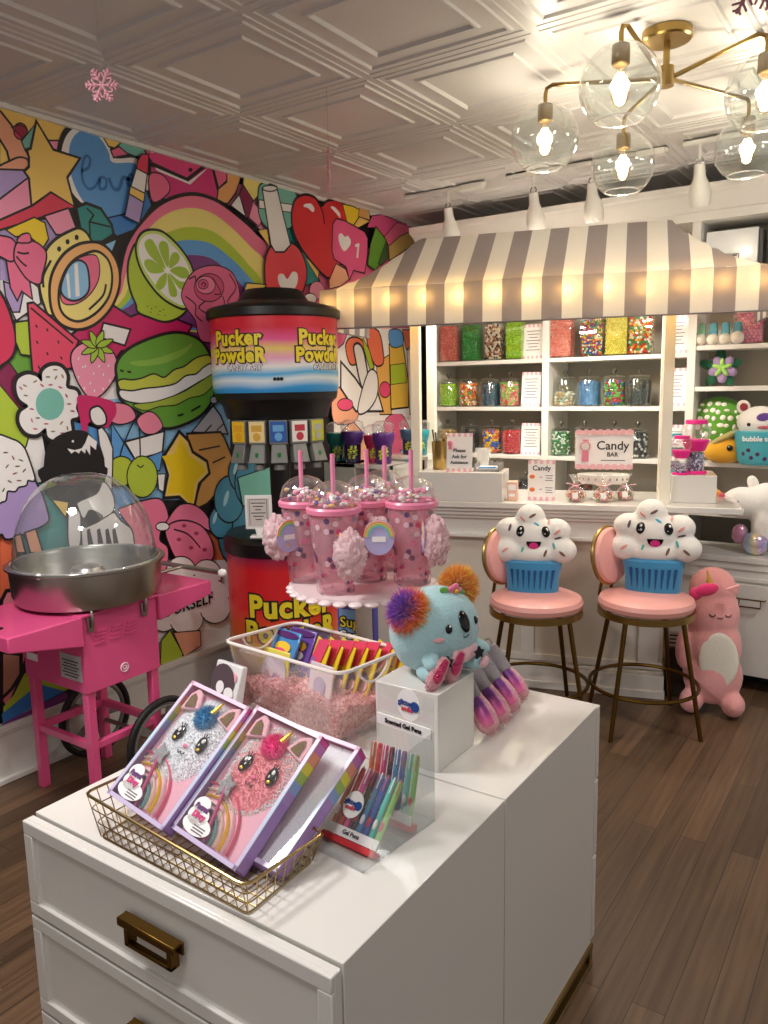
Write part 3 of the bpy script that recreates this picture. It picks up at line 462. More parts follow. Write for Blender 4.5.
(73,0,0,1,[2.547,1.283,2.625,1.287,2.67,1.365,2.694,1.322,2.72,1.269,2.816,1.207,2.821,1.18,2.748,1.14,2.726,1.031,2.712,1.03,2.649,1.088,2.564,1.097,2.598,1.197]),
(75,0.01,0,1,[2.515,1.196,2.557,1.193,2.54,1.112,2.516,1.125]),
(0,0.008,1,0,[2.422,1.491,2.373,1.429,2.318,1.339,2.294,1.278]),
(0,0.008,1,0,[2.422,1.491,2.421,1.363,2.414,1.251]),
(29,0.012,0,1,[2.375,1.226,2.37,1.206,2.358,1.188,2.341,1.175,2.32,1.167,2.298,1.167,2.277,1.172,2.259,1.184,2.245,1.2,2.237,1.22,2.235,1.24,2.24,1.26,2.252,1.278,2.268,1.291,2.288,1.298,2.31,1.3,2.331,1.295,2.35,1.284,2.365,1.267,2.373,1.248]),
(30,0.012,0,1,[2.508,1.186,2.501,1.157,2.486,1.131,2.465,1.112,2.44,1.101,2.413,1.1,2.387,1.108,2.364,1.124,2.348,1.147,2.338,1.175,2.336,1.204,2.343,1.233,2.357,1.258,2.377,1.277,2.402,1.289,2.429,1.291,2.455,1.284,2.478,1.268,2.496,1.245,2.506,1.217]),
(0,0.006,1,0,[2.395,1.255,2.415,1.241,2.434,1.251]),
(63,0.012,1,1,[2.223,1.506,2.28,1.542,2.335,1.542,2.381,1.524,2.404,1.479,2.356,1.456,2.291,1.457]),
(63,0.012,1,1,[2.414,1.459,2.456,1.493,2.506,1.495,2.544,1.461,2.557,1.424,2.509,1.398,2.449,1.405]),
(36,0,1,1,[2.109,1.584,2.168,1.583,2.237,1.57,2.295,1.549,2.3,1.503,2.273,1.466,2.239,1.437,2.193,1.47,2.149,1.464,2.137,1.427,2.116,1.429,2.106,1.503,2.101,1.547]),
(75,0.014,0,1,[2.198,1.431,2.217,1.438,2.241,1.406,2.263,1.343,2.254,1.25,2.24,1.142,2.2,1.147,2.218,1.3,2.201,1.363]),
(75,0.018,1,1,[2.168,1.478,2.167,1.516,2.19,1.53,2.212,1.529,2.236,1.498,2.235,1.46,2.192,1.454]),
(0,0.01,1,1,[1.918,1.277,1.938,1.36,1.977,1.401,2.019,1.42,2.07,1.431,2.128,1.424,2.168,1.388,2.191,1.348,2.212,1.285,2.202,1.178,2.162,1.128,2.066,1.125,1.946,1.156,1.904,1.212]),
(75,0,0,1,[2.034,1.36,2.07,1.35,2.105,1.355,2.124,1.376,2.144,1.412,2.185,1.379,2.177,1.342,2.149,1.366,2.145,1.321,2.126,1.353,2.12,1.331,2.1,1.348,2.09,1.333,2.07,1.346,2.052,1.336]),
(75,0,0,1,[2.07,1.388,2.069,1.387,2.068,1.385,2.067,1.384,2.065,1.384,2.064,1.384,2.062,1.384,2.06,1.385,2.059,1.386,2.058,1.388,2.058,1.389,2.059,1.391,2.06,1.392,2.061,1.393,2.063,1.394,2.064,1.394,2.066,1.394,2.068,1.393,2.069,1.392,2.07,1.39]),
(0,0,1,1,[1.911,1.291,2.211,1.27,2.204,1.193,2.164,1.151,2.093,1.13,2.009,1.133,1.931,1.165,1.904,1.219]),
(75,0.012,1,1,[2.057,1.112,2.164,1.144,2.204,1.193,2.244,1.134,2.248,1.07,2.208,1.036,2.135,1.024,2.085,1.047]),
(0,0,1,1,[2.007,1.074,2.024,1.116,2.057,1.119,2.085,1.047,2.123,1.08,2.189,1.031,2.071,0.988,2.057,0.929,2.007,0.938]),
(75,0.014,1,1,[2.015,1.072,2.038,1.092,2.066,1.073,2.067,1.019,2.053,0.93,2.006,0.93]),
(75,0.012,0,1,[2.072,0.995,2.152,1.013,2.246,1.047,2.279,1.002,2.34,0.952,2.464,0.856,2.44,0.809,2.07,0.88]),
(0,0,0,1,[2.097,0.991,2.113,0.996,2.131,0.884,2.097,0.891]),
(0,0,0,1,[2.149,0.983,2.166,0.988,2.184,0.874,2.149,0.881]),
(0,0,0,1,[2.193,0.975,2.21,0.981,2.23,0.866,2.193,0.872]),
(0,0,0,1,[2.23,0.97,2.247,0.975,2.267,0.859,2.23,0.866]),
(74,0.012,0,1,[1.945,1.145,2.016,1.125,1.998,1.067]),
(26,0.016,1,1,[1.702,1.406,1.828,1.369,1.868,1.238,1.896,1.17,1.914,1.087,1.909,1.059,1.856,1.038,1.734,1.015,1.707,1.041,1.667,1.061]),
(75,0.014,1,1,[1.703,1.419,1.788,1.413,1.829,1.383,1.847,1.339,1.868,1.245,1.838,1.245,1.828,1.225,1.795,1.221,1.778,1.206,1.746,1.21,1.735,1.176,1.72,1.171,1.679,1.177]),
(13,0,0,1,[1.766,1.363,1.762,1.361,1.754,1.361,1.746,1.362,1.743,1.365,1.746,1.367,1.755,1.368,1.763,1.366]),
(16,0,0,1,[1.789,1.331,1.785,1.333,1.781,1.34,1.779,1.347,1.78,1.351,1.783,1.349,1.788,1.342,1.79,1.335]),
(8,0,0,1,[1.827,1.323,1.823,1.322,1.815,1.325,1.808,1.329,1.806,1.333,1.81,1.333,1.818,1.331,1.825,1.327]),
(13,0,0,1,[1.764,1.317,1.763,1.313,1.758,1.307,1.752,1.302,1.748,1.301,1.748,1.305,1.753,1.311,1.76,1.316]),
(16,0,0,1,[1.797,1.279,1.794,1.276,1.786,1.273,1.778,1.272,1.774,1.274,1.777,1.277,1.784,1.28,1.793,1.281]),
(8,0,0,1,[1.835,1.293,1.835,1.288,1.829,1.282,1.823,1.277,1.818,1.277,1.819,1.281,1.824,1.287,1.831,1.292]),
(13,0,0,1,[1.77,1.24,1.766,1.24,1.758,1.243,1.752,1.249,1.751,1.253,1.755,1.253,1.762,1.249,1.769,1.243]),
(16,0,0,1,[1.812,1.244,1.809,1.242,1.8,1.242,1.792,1.244,1.789,1.247,1.793,1.249,1.801,1.249,1.809,1.247]),
(8,0,0,1,[1.737,1.224,1.737,1.22,1.734,1.213,1.728,1.207,1.724,1.206,1.724,1.21,1.728,1.217,1.733,1.223]),
(13,0,0,1,[1.811,1.304,1.807,1.302,1.799,1.301,1.791,1.303,1.787,1.306,1.791,1.308,1.799,1.308,1.808,1.307]),
(66,0.014,0,1,[1.809,1.024,1.851,1.031,1.873,0.932,1.823,0.942]),
(66,0.014,0,1,[1.76,1.018,1.782,1.021,1.794,0.947,1.764,0.953]),
(59,0.014,1,1,[2.276,1.048,2.306,1.063,2.413,1.078,2.512,1.075,2.551,1.018,2.553,0.956,2.512,0.932,2.495,0.873,2.542,0.823,2.521,0.723,2.445,0.718,2.358,0.857,2.343,0.949]),
(59,0.016,1,1,[2.567,0.975,2.637,1.027,2.731,1.014,2.811,0.949,2.834,0.869,2.711,0.932,2.551,0.936]),
(59,0.016,1,1,[2.544,0.927,2.644,0.947,2.765,0.902,2.83,0.815,2.838,0.724,2.749,0.698,2.615,0.746,2.557,0.841]),
(75,0.012,0,1,[2.557,0.933,2.555,0.927,2.549,0.923,2.541,0.92,2.53,0.92,2.518,0.921,2.506,0.923,2.496,0.928,2.488,0.933,2.483,0.939,2.482,0.945,2.484,0.95,2.49,0.954,2.499,0.957,2.509,0.958,2.521,0.957,2.533,0.954,2.543,0.95,2.551,0.945,2.556,0.939]),
(0,0.008,1,0,[2.589,0.914,2.679,0.873,2.756,0.789]),
(24,0,0,1,[2.633,0.854,2.629,0.849,2.621,0.847,2.612,0.849,2.604,0.854,2.601,0.86,2.605,0.865,2.613,0.867,2.623,0.865,2.63,0.86]),
(24,0,0,1,[2.71,0.798,2.707,0.793,2.698,0.791,2.688,0.792,2.68,0.797,2.678,0.804,2.681,0.809,2.69,0.811,2.7,0.809,2.708,0.804]),
(24,0,0,1,[2.751,0.866,2.747,0.861,2.738,0.859,2.728,0.861,2.72,0.866,2.718,0.872,2.721,0.877,2.73,0.879,2.74,0.877,2.748,0.872]),
(24,0,0,1,[2.8,0.77,2.797,0.765,2.788,0.763,2.777,0.765,2.769,0.77,2.766,0.776,2.77,0.782,2.779,0.784,2.789,0.782,2.798,0.777]),
(24,0,0,1,[2.672,0.919,2.668,0.914,2.66,0.912,2.65,0.913,2.642,0.918,2.64,0.924,2.643,0.929,2.651,0.931,2.661,0.93,2.669,0.925]),
(6,0.018,0,1,[3.269,0.762,3.256,0.705,3.224,0.657,3.177,0.624,3.12,0.609,3.06,0.612,3.003,0.633,2.953,0.669,2.916,0.716,2.894,0.77,2.889,0.826,2.902,0.879,2.931,0.925,2.973,0.958,3.026,0.976,3.085,0.977,3.143,0.961,3.196,0.927,3.238,0.879,3.263,0.822]),
(6,0.018,0,1,[2.992,0.888,2.987,0.863,2.973,0.842,2.953,0.826,2.929,0.818,2.904,0.818,2.879,0.827,2.858,0.842,2.841,0.863,2.832,0.888,2.83,0.914,2.835,0.938,2.848,0.959,2.867,0.975,2.89,0.983,2.916,0.984,2.941,0.976,2.963,0.961,2.98,0.94,2.99,0.915]),
(6,0.018,0,1,[3.086,1.0,3.078,0.962,3.06,0.93,3.034,0.906,3.003,0.893,2.97,0.892,2.938,0.903,2.91,0.925,2.889,0.955,2.877,0.99,2.875,1.028,2.882,1.064,2.899,1.095,2.924,1.119,2.954,1.133,2.987,1.136,3.019,1.126,3.048,1.106,3.07,1.076,3.084,1.039]),
(6,0.018,0,1,[3.176,1.139,3.169,1.107,3.154,1.08,3.131,1.06,3.103,1.049,3.074,1.047,3.045,1.056,3.02,1.073,3.002,1.097,2.991,1.127,2.988,1.158,2.995,1.188,3.01,1.214,3.032,1.234,3.058,1.246,3.087,1.249,3.116,1.242,3.142,1.225,3.162,1.201,3.174,1.171]),
(6,0.018,0,1,[3.289,1.068,3.279,1.026,3.258,0.989,3.226,0.962,3.188,0.947,3.147,0.946,3.108,0.958,3.074,0.982,3.048,1.016,3.033,1.055,3.03,1.097,3.039,1.138,3.059,1.174,3.089,1.201,3.125,1.217,3.165,1.22,3.205,1.21,3.241,1.187,3.268,1.153,3.285,1.112]),
(23,0,0,1,[2.97,1.018,2.964,1.006,2.957,0.995,2.949,0.987,2.943,0.983,2.938,0.982,2.934,0.986,2.933,0.993,2.934,1.003,2.937,1.015,2.942,1.027,2.948,1.04,2.955,1.05,2.963,1.058,2.969,1.063,2.975,1.063,2.978,1.06,2.98,1.053,2.979,1.043,2.975,1.031]),
(23,0,0,1,[2.878,0.926,2.874,0.917,2.868,0.909,2.863,0.903,2.858,0.9,2.854,0.9,2.851,0.903,2.85,0.908,2.851,0.915,2.853,0.924,2.856,0.934,2.861,0.943,2.866,0.95,2.872,0.956,2.877,0.959,2.881,0.96,2.884,0.957,2.885,0.952,2.884,0.944,2.882,0.935]),
(23,0,0,1,[3.047,1.172,3.042,1.162,3.037,1.154,3.031,1.148,3.026,1.145,3.021,1.144,3.019,1.147,3.017,1.152,3.018,1.16,3.02,1.169,3.024,1.179,3.029,1.188,3.034,1.196,3.04,1.202,3.045,1.206,3.05,1.206,3.053,1.204,3.054,1.198,3.053,1.191,3.051,1.182]),
(75,0.012,0,1,[2.712,0.672,2.706,0.65,2.69,0.632,2.668,0.62,2.641,0.616,2.612,0.618,2.584,0.628,2.559,0.644,2.54,0.665,2.529,0.688,2.527,0.711,2.533,0.733,2.547,0.75,2.568,0.762,2.595,0.768,2.623,0.766,2.652,0.757,2.677,0.741,2.697,0.72,2.709,0.697]),
(75,0.012,0,1,[2.889,0.613,2.882,0.588,2.866,0.568,2.842,0.555,2.813,0.549,2.781,0.552,2.751,0.564,2.725,0.581,2.705,0.604,2.693,0.63,2.69,0.655,2.696,0.679,2.712,0.699,2.735,0.712,2.763,0.718,2.794,0.716,2.824,0.706,2.852,0.689,2.873,0.666,2.886,0.64]),
(75,0.012,0,1,[2.58,0.475,2.574,0.45,2.559,0.43,2.537,0.417,2.511,0.412,2.483,0.415,2.456,0.427,2.433,0.445,2.416,0.468,2.405,0.494,2.403,0.521,2.41,0.545,2.424,0.564,2.444,0.578,2.469,0.584,2.497,0.581,2.524,0.571,2.548,0.553,2.567,0.529,2.578,0.502]),
(75,0.012,0,1,[2.742,0.411,2.735,0.387,2.717,0.369,2.691,0.357,2.659,0.354,2.626,0.359,2.593,0.373,2.564,0.392,2.543,0.416,2.53,0.442,2.527,0.468,2.534,0.491,2.55,0.509,2.575,0.52,2.605,0.524,2.638,0.52,2.671,0.508,2.701,0.489,2.724,0.465,2.738,0.438]),
(75,0.012,0,1,[2.945,0.428,2.937,0.401,2.919,0.38,2.893,0.366,2.861,0.362,2.826,0.366,2.793,0.38,2.764,0.4,2.742,0.426,2.729,0.454,2.726,0.482,2.733,0.508,2.75,0.529,2.775,0.543,2.805,0.548,2.839,0.545,2.873,0.533,2.903,0.513,2.927,0.487,2.941,0.458]),
(75,0.012,0,1,[2.927,0.502,2.914,0.473,2.882,0.452,2.835,0.441,2.778,0.441,2.716,0.451,2.657,0.471,2.606,0.498,2.567,0.529,2.543,0.562,2.537,0.593,2.548,0.62,2.576,0.64,2.618,0.652,2.671,0.655,2.731,0.647,2.792,0.629,2.847,0.603,2.891,0.57,2.919,0.536]),
(75,0,0,1,[2.698,0.665,2.692,0.646,2.679,0.63,2.66,0.62,2.637,0.616,2.612,0.618,2.588,0.627,2.566,0.641,2.55,0.658,2.541,0.678,2.539,0.698,2.544,0.717,2.556,0.732,2.575,0.742,2.597,0.746,2.622,0.745,2.646,0.737,2.668,0.723,2.685,0.706,2.695,0.685]),
(75,0,0,1,[2.871,0.606,2.865,0.586,2.851,0.57,2.832,0.559,2.808,0.555,2.782,0.558,2.757,0.567,2.735,0.581,2.718,0.6,2.708,0.62,2.705,0.641,2.711,0.66,2.724,0.676,2.743,0.686,2.766,0.691,2.791,0.689,2.817,0.681,2.84,0.667,2.857,0.648,2.868,0.627]),
(75,0,0,1,[2.942,0.498,2.929,0.471,2.895,0.452,2.844,0.443,2.783,0.445,2.717,0.457,2.654,0.477,2.599,0.504,2.557,0.535,2.531,0.566,2.524,0.596,2.535,0.621,2.565,0.64,2.61,0.65,2.667,0.65,2.731,0.641,2.796,0.623,2.855,0.596,2.903,0.564,2.933,0.531]),
(75,0,0,1,[2.568,0.489,2.562,0.467,2.55,0.45,2.531,0.438,2.509,0.433,2.485,0.436,2.462,0.446,2.442,0.462,2.427,0.482,2.418,0.505,2.416,0.528,2.422,0.549,2.434,0.566,2.452,0.578,2.473,0.583,2.497,0.581,2.52,0.572,2.541,0.556,2.557,0.536,2.566,0.513]),
(75,0,0,1,[2.73,0.437,2.723,0.414,2.708,0.397,2.685,0.386,2.657,0.382,2.628,0.386,2.599,0.398,2.574,0.415,2.555,0.437,2.544,0.461,2.541,0.485,2.547,0.507,2.562,0.524,2.584,0.535,2.61,0.54,2.639,0.536,2.668,0.526,2.694,0.508,2.714,0.486,2.727,0.462]),
(75,0,0,1,[2.923,0.445,2.916,0.422,2.899,0.403,2.875,0.392,2.845,0.388,2.813,0.393,2.783,0.405,2.756,0.423,2.735,0.445,2.723,0.47,2.72,0.495,2.726,0.517,2.742,0.535,2.765,0.547,2.793,0.551,2.825,0.548,2.856,0.537,2.884,0.519,2.906,0.496,2.919,0.471]),
(28,0.012,0,1,[2.467,0.367,2.522,0.405,2.591,0.265,2.572,0.194,2.449,0.233]),
(67,0.012,0,1,[2.547,0.387,2.716,0.351,2.717,0.272,2.603,0.25]),
(43,0.012,0,1,[2.514,2.635,2.54,2.67,2.575,2.677,2.563,2.593,2.506,2.604]),
(75,0.012,0,1,[2.503,2.6,2.558,2.588,2.535,2.491,2.466,2.515]),
(74,0.012,0,1,[2.464,2.515,2.538,2.499,2.528,2.46,2.454,2.484]),
(27,0.012,0,1,[2.454,2.48,2.527,2.458,2.496,2.365,2.422,2.383]),
(69,0.01,0,1,[3.204,2.714,3.339,2.702,3.294,2.62,3.267,2.597,3.194,2.662]),
(75,0.012,0,1,[3.099,2.543,3.159,2.604,3.196,2.508]),
(14,0.014,0,1,[3.194,2.657,3.266,2.589,3.25,2.534,3.215,2.502,3.165,2.605]),
(71,0.01,0,1,[3.266,2.589,3.341,2.522,3.298,2.471,3.228,2.504]),
(74,0.01,0,1,[3.296,2.445,3.364,2.463,3.379,2.376]),
(12,0.016,1,1,[3.309,2.64,3.339,2.693,3.449,2.723,3.576,2.715,3.625,2.678,3.601,2.637,3.58,2.523,3.505,2.484,3.392,2.467,3.314,2.518]),
(75,0.01,0,1,[3.313,2.605,3.6,2.628,3.591,2.589,3.311,2.566]),
(1,0.012,0,1,[3.567,2.428,3.706,2.351,3.81,2.236,3.681,2.195,3.674,2.338]),
(74,0.012,0,1,[3.69,2.349,3.813,2.305,3.794,2.244]),
(49,0.02,1,1,[3.378,2.358,3.457,2.395,3.573,2.41,3.646,2.372,3.687,2.291,3.674,2.204,3.602,2.13,3.369,2.102,3.337,2.254]),
(75,0.018,0,1,[3.344,2.668,3.407,2.701,3.454,2.697,3.496,2.565,3.551,2.407,3.498,2.364,3.426,2.355,3.394,2.387]),
(75,0.012,0,1,[3.457,2.693,3.454,2.689,3.446,2.684,3.433,2.679,3.418,2.674,3.4,2.67,3.384,2.668,3.368,2.667,3.357,2.667,3.349,2.669,3.347,2.673,3.35,2.677,3.357,2.682,3.37,2.687,3.385,2.691,3.402,2.695,3.419,2.698,3.434,2.699,3.447,2.698,3.454,2.696]),
(75,0,1,1,[3.512,2.123,3.444,2.182,3.444,2.228,3.483,2.237,3.518,2.213,3.564,2.258,3.608,2.25,3.597,2.187]),
(37,0.028,1,1,[3.926,2.262,3.736,2.345,3.62,2.444,3.581,2.541,3.609,2.647,3.694,2.695,3.786,2.697,3.848,2.66,3.915,2.7,4.033,2.72,4.135,2.667,4.148,2.567,4.071,2.435]),
(75,0,1,1,[3.691,2.648,3.753,2.663,3.783,2.639,3.767,2.618,3.721,2.634,3.687,2.633]),
(75,0,1,1,[3.94,2.675,3.978,2.682,4.032,2.654,4.031,2.626,3.992,2.648]),
(0,0.01,1,0,[3.827,2.674,3.862,2.627,3.874,2.566]),
(71,0.01,0,1,[3.851,2.18,3.847,2.164,3.836,2.15,3.82,2.137,3.801,2.129,3.78,2.125,3.759,2.126,3.741,2.131,3.727,2.141,3.718,2.154,3.716,2.169,3.72,2.184,3.73,2.198,3.745,2.211,3.764,2.219,3.785,2.224,3.806,2.223,3.825,2.218,3.839,2.208,3.848,2.195]),
(75,0.01,0,1,[3.772,2.124,3.769,2.115,3.76,2.106,3.748,2.099,3.732,2.093,3.715,2.091,3.698,2.091,3.683,2.094,3.671,2.099,3.664,2.107,3.662,2.116,3.665,2.125,3.673,2.134,3.685,2.141,3.701,2.146,3.718,2.149,3.735,2.149,3.75,2.146,3.762,2.141,3.77,2.133]),
(72,0.012,0,1,[4.066,2.71,4.172,2.714,4.238,2.706,4.219,2.656,4.158,2.599,4.109,2.601]),
(46,0.01,0,1,[4.239,2.725,4.341,2.718,4.348,2.666,4.228,2.667]),
(74,0.01,0,1,[4.167,2.596,4.236,2.663,4.348,2.656,4.217,2.598]),
(52,0.012,0,1,[4.375,2.69,4.484,2.717,4.671,2.706,4.789,2.703,4.708,2.64,4.553,2.588,4.498,2.59,4.408,2.627,4.32,2.613]),
(57,0.01,0,1,[4.911,2.69,4.671,2.696,4.516,2.582,4.57,2.529,4.707,2.609]),
(42,0.012,0,1,[4.932,2.693,5.037,2.622,4.867,2.578,4.567,2.438,4.57,2.529,4.707,2.609]),
(9,0.016,0,1,[4.417,2.628,4.534,2.56,4.55,2.476,4.398,2.358,4.319,2.38,4.351,2.511]),
(5,0.01,0,1,[4.534,2.555,4.558,2.457,4.472,2.397,4.436,2.402]),
(56,0.016,0,1,[3.991,2.611,4.07,2.614,4.284,2.579,4.317,2.545,4.313,2.447,4.274,2.326,4.155,2.333,4.111,2.271,4.082,2.344,3.964,2.377,3.943,2.421,3.958,2.578]),
(75,0,1,1,[4.061,2.434,4.016,2.476,4.01,2.522,4.042,2.537,4.073,2.521,4.106,2.531,4.135,2.506,4.12,2.471]),
(75,0,0,1,[4.178,2.488,4.213,2.502,4.229,2.5,4.209,2.411,4.192,2.409,4.203,2.477,4.181,2.474]),
(76,0.012,0,1,[3.903,2.241,3.978,2.346,4.073,2.324,4.103,2.27,4.02,2.224,3.908,2.196]),
(74,0.014,0,1,[3.186,2.158,3.332,2.163,3.258,2.066,3.141,2.067]),
(75,0,0,1,[3.912,1.458,4.849,1.424,4.83,0.663,3.88,0.801]),
(76,0.014,0,1,[3.903,1.272,4.103,1.379,4.391,1.164,4.169,1.009]),
(57,0.014,1,1,[4.464,1.337,4.676,1.404,4.819,1.211,4.618,1.067]),
(17,0.014,0,1,[4.669,1.142,4.843,1.183,4.833,0.801,4.683,0.82]),
(75,0,0,1,[3.936,1.959,4.864,2.003,4.849,1.398,3.911,1.435]),
(65,0.014,0,1,[4.391,1.75,4.56,1.814,4.559,1.409,4.422,1.414]),
(57,0.014,0,1,[3.936,1.959,4.089,1.966,4.027,1.872,3.929,1.823]),
(66,0.014,1,1,[3.918,1.584,4.052,1.57,4.168,1.473,4.123,1.378,3.908,1.388]),
(72,0.012,0,1,[4.109,1.967,4.272,1.975,4.238,1.903,4.127,1.91]),
(60,0.02,1,1,[4.055,1.85,4.106,1.904,4.207,1.901,4.256,1.856,4.201,1.771,4.099,1.746]),
(60,0.02,1,1,[4.292,1.964,4.42,1.958,4.47,1.813,4.457,1.75,4.369,1.749,4.299,1.869]),
(75,0.03,0,1,[4.002,1.745,4.135,1.652,4.244,1.555,4.344,1.652,4.446,1.439,4.147,1.449,3.995,1.595]),
(75,0.03,1,1,[4.144,1.852,4.195,1.866,4.244,1.808,4.289,1.615,4.265,1.555,4.206,1.628,4.161,1.77]),
(75,0.022,1,1,[4.292,1.688,4.388,1.676,4.383,1.54,4.271,1.445,4.167,1.449]),
(28,0.014,0,1,[4.238,1.914,4.308,1.833,4.357,1.725,4.314,1.712,4.255,1.832]),
(51,0.014,0,1,[4.548,1.575,4.544,1.559,4.535,1.545,4.52,1.535,4.502,1.528,4.482,1.526,4.463,1.529,4.446,1.536,4.432,1.547,4.424,1.561,4.422,1.577,4.425,1.592,4.435,1.606,4.449,1.617,4.466,1.624,4.486,1.626,4.505,1.623,4.523,1.616,4.537,1.605,4.545,1.591]),
(51,0.012,0,1,[4.108,1.486,4.104,1.476,4.092,1.466,4.074,1.459,4.051,1.454,4.027,1.454,4.003,1.456,3.982,1.462,3.965,1.47,3.955,1.48,3.951,1.491,3.956,1.502,3.967,1.511,3.984,1.518,4.006,1.523,4.03,1.524,4.054,1.522,4.076,1.516,4.094,1.508,4.105,1.498]),
(55,0.022,0,1,[4.551,1.877,4.715,1.882,4.78,1.611,4.775,1.453,4.56,1.447]),
(28,0.01,0,1,[4.558,1.739,4.735,1.754,4.755,1.624,4.561,1.613]),
(7,0.014,1,1,[4.554,1.97,4.694,1.976,4.715,1.888,4.574,1.871]),
(45,0.014,0,1,[4.718,1.984,4.851,1.99,4.849,1.899,4.762,1.857]),
(75,0.014,0,1,[4.774,1.845,4.861,1.873,4.849,1.398,4.799,1.4]),
(62,0.01,0,1,[3.49,0.943,3.754,0.94,3.879,1.02,3.866,0.765,3.539,0.845]),
(12,0.012,0,1,[3.047,1.122,3.433,1.175,3.49,0.943,3.074,0.97]),
(54,0.03,1,1,[1.68,0.766,1.765,0.746,1.765,0.571,1.705,0.414,1.638,0.35]),
(28,0,0,1,[1.739,0.436,1.804,0.446,1.979,0.308,1.723,0.269,1.63,0.273,1.635,0.325,1.685,0.361]),
(3,0,0,1,[1.625,0.298,1.797,0.37,1.916,0.297,1.628,0.258]),
(11,0,0,1,[1.621,0.257,1.916,0.293,1.955,0.242,1.626,0.239]),
(33,0.03,0,1,[1.657,0.546,1.724,0.518,1.716,0.443,1.673,0.396,1.64,0.376]),
]
# ------------------------------------------------------------------ the room
CZ = 2.72; WX = -3.06
def plank_mat():
    m = bpy.data.materials.new('wood_planks'); m.use_nodes = True; nt = m.node_tree; b = nt.nodes['Principled BSDF']
    tc = nt.nodes.new('ShaderNodeTexCoord'); mp = nt.nodes.new('ShaderNodeMapping'); mp.inputs['Rotation'].default_value = (0,0,PI/2); nt.links.new(tc.outputs['Object'], mp.inputs[0])
    br = nt.nodes.new('ShaderNodeTexBrick'); nt.links.new(mp.outputs[0], br.inputs['Vector'])
    br.inputs['Scale'].default_value = 1; br.inputs['Brick Width'].default_value = 1.35; br.inputs['Row Height'].default_value = .085; br.inputs['Mortar Size'].default_value = .0012; br.offset = .37
    br.inputs['Color1'].default_value = lin('735840'); br.inputs['Color2'].default_value = lin('54402e'); br.inputs['Mortar'].default_value = lin('2c2018')
    mp2 = nt.nodes.new('ShaderNodeMapping'); mp2.inputs['Scale'].default_value = (38,1.6,1); nt.links.new(tc.outputs['Object'], mp2.inputs[0])
    n = nt.nodes.new('ShaderNodeTexNoise'); n.inputs['Scale'].default_value = 1.4; n.inputs['Detail'].default_value = 6; nt.links.new(mp2.outputs[0], n.inputs['Vector'])
    cr = nt.nodes.new('ShaderNodeValToRGB'); cr.color_ramp.elements[0].position = .3; cr.color_ramp.elements[0].color = (.62,.62,.62,1); cr.color_ramp.elements[1].position = .75; cr.color_ramp.elements[1].color = (1.2,1.2,1.2,1); nt.links.new(n.outputs[0], cr.inputs[0])
    mx = nt.nodes.new('ShaderNodeMixRGB'); mx.blend_type = 'MULTIPLY'; mx.inputs[0].default_value = 1; nt.links.new(br.outputs[0], mx.inputs[1]); nt.links.new(cr.outputs[0], mx.inputs[2]); nt.links.new(mx.outputs[0], b.inputs['Base Color'])
    b.inputs['Roughness'].default_value = .42
    bp = nt.nodes.new('ShaderNodeBump'); bp.inputs['Strength'].default_value = .25; bp.inputs['Distance'].default_value = .003; nt.links.new(n.outputs[0], bp.inputs['Height']); nt.links.new(bp.outputs[0], b.inputs['Normal'])
    return m
struct(MB().box((-.3,1.9,-.05),(5.6,6.8,.1)).build('floor', plank_mat()))
# pressed ceiling tiles: nested square steps
TIL = .65; mb = MB()
prof = [(0,0),(.012,0),(.016,-.003),(.022,-.003),(.026,0),(.044,0),(.050,-.0055),(.060,-.0055),(.068,.002),(.122,.002),(.128,-.005),(.138,-.005),(.148,.005),(.325,.005)]
for ix in range(-1, 8):
    for iy in range(-5, 7):
        cx, cy = -2.42+TIL*(ix+.5), 1.89+TIL*(iy+.5)
        if cx > 2.6 or cy > 5.4 or cy < -1.4: continue
        rings = []
        for d, z in prof:
            h = TIL/2-d
            if h < 1e-4: rings.append([mb.bm.verts.new((max(cx,WX),cy,CZ+z))]); continue
            rings.append([mb.bm.verts.new((max(cx+a*h,WX-.02),cy+b*h,CZ+z)) for a,b in ((-1,-1),(1,-1),(1,1),(-1,1))])
        for k in range(len(rings)-1):
            A, B = rings[k], rings[k+1]
            for i in range(4):
                j = (i+1)%4
                if len(B)==1: mb.fc([A[i],A[j],B[0]])
                else: mb.fc([A[i],A[j],B[j],B[i]])
c = mb.build('ceiling', mat('ceiling_paint', 'dad7d4', .36), ang=5); struct(c)
struct(MB().box((-.3,5.35,1.36),(5.6,.1,2.8)).build('wall_back', mat('taupe_wall', '8d877d', .7)))
wl = MB(); wl.box((WX-.06,1.95,1.38),(.12,6.9,2.8), 0)
M0 = len(MURAL_COLOURS)
wall_mats = [mat('mural_ground', '1a1418', .5)]+[mat('mural_'+h, h, .42) for h in MURAL_COLOURS]+[mat('mural_outline', '1c151b', .45)]
lay = WX+.0004
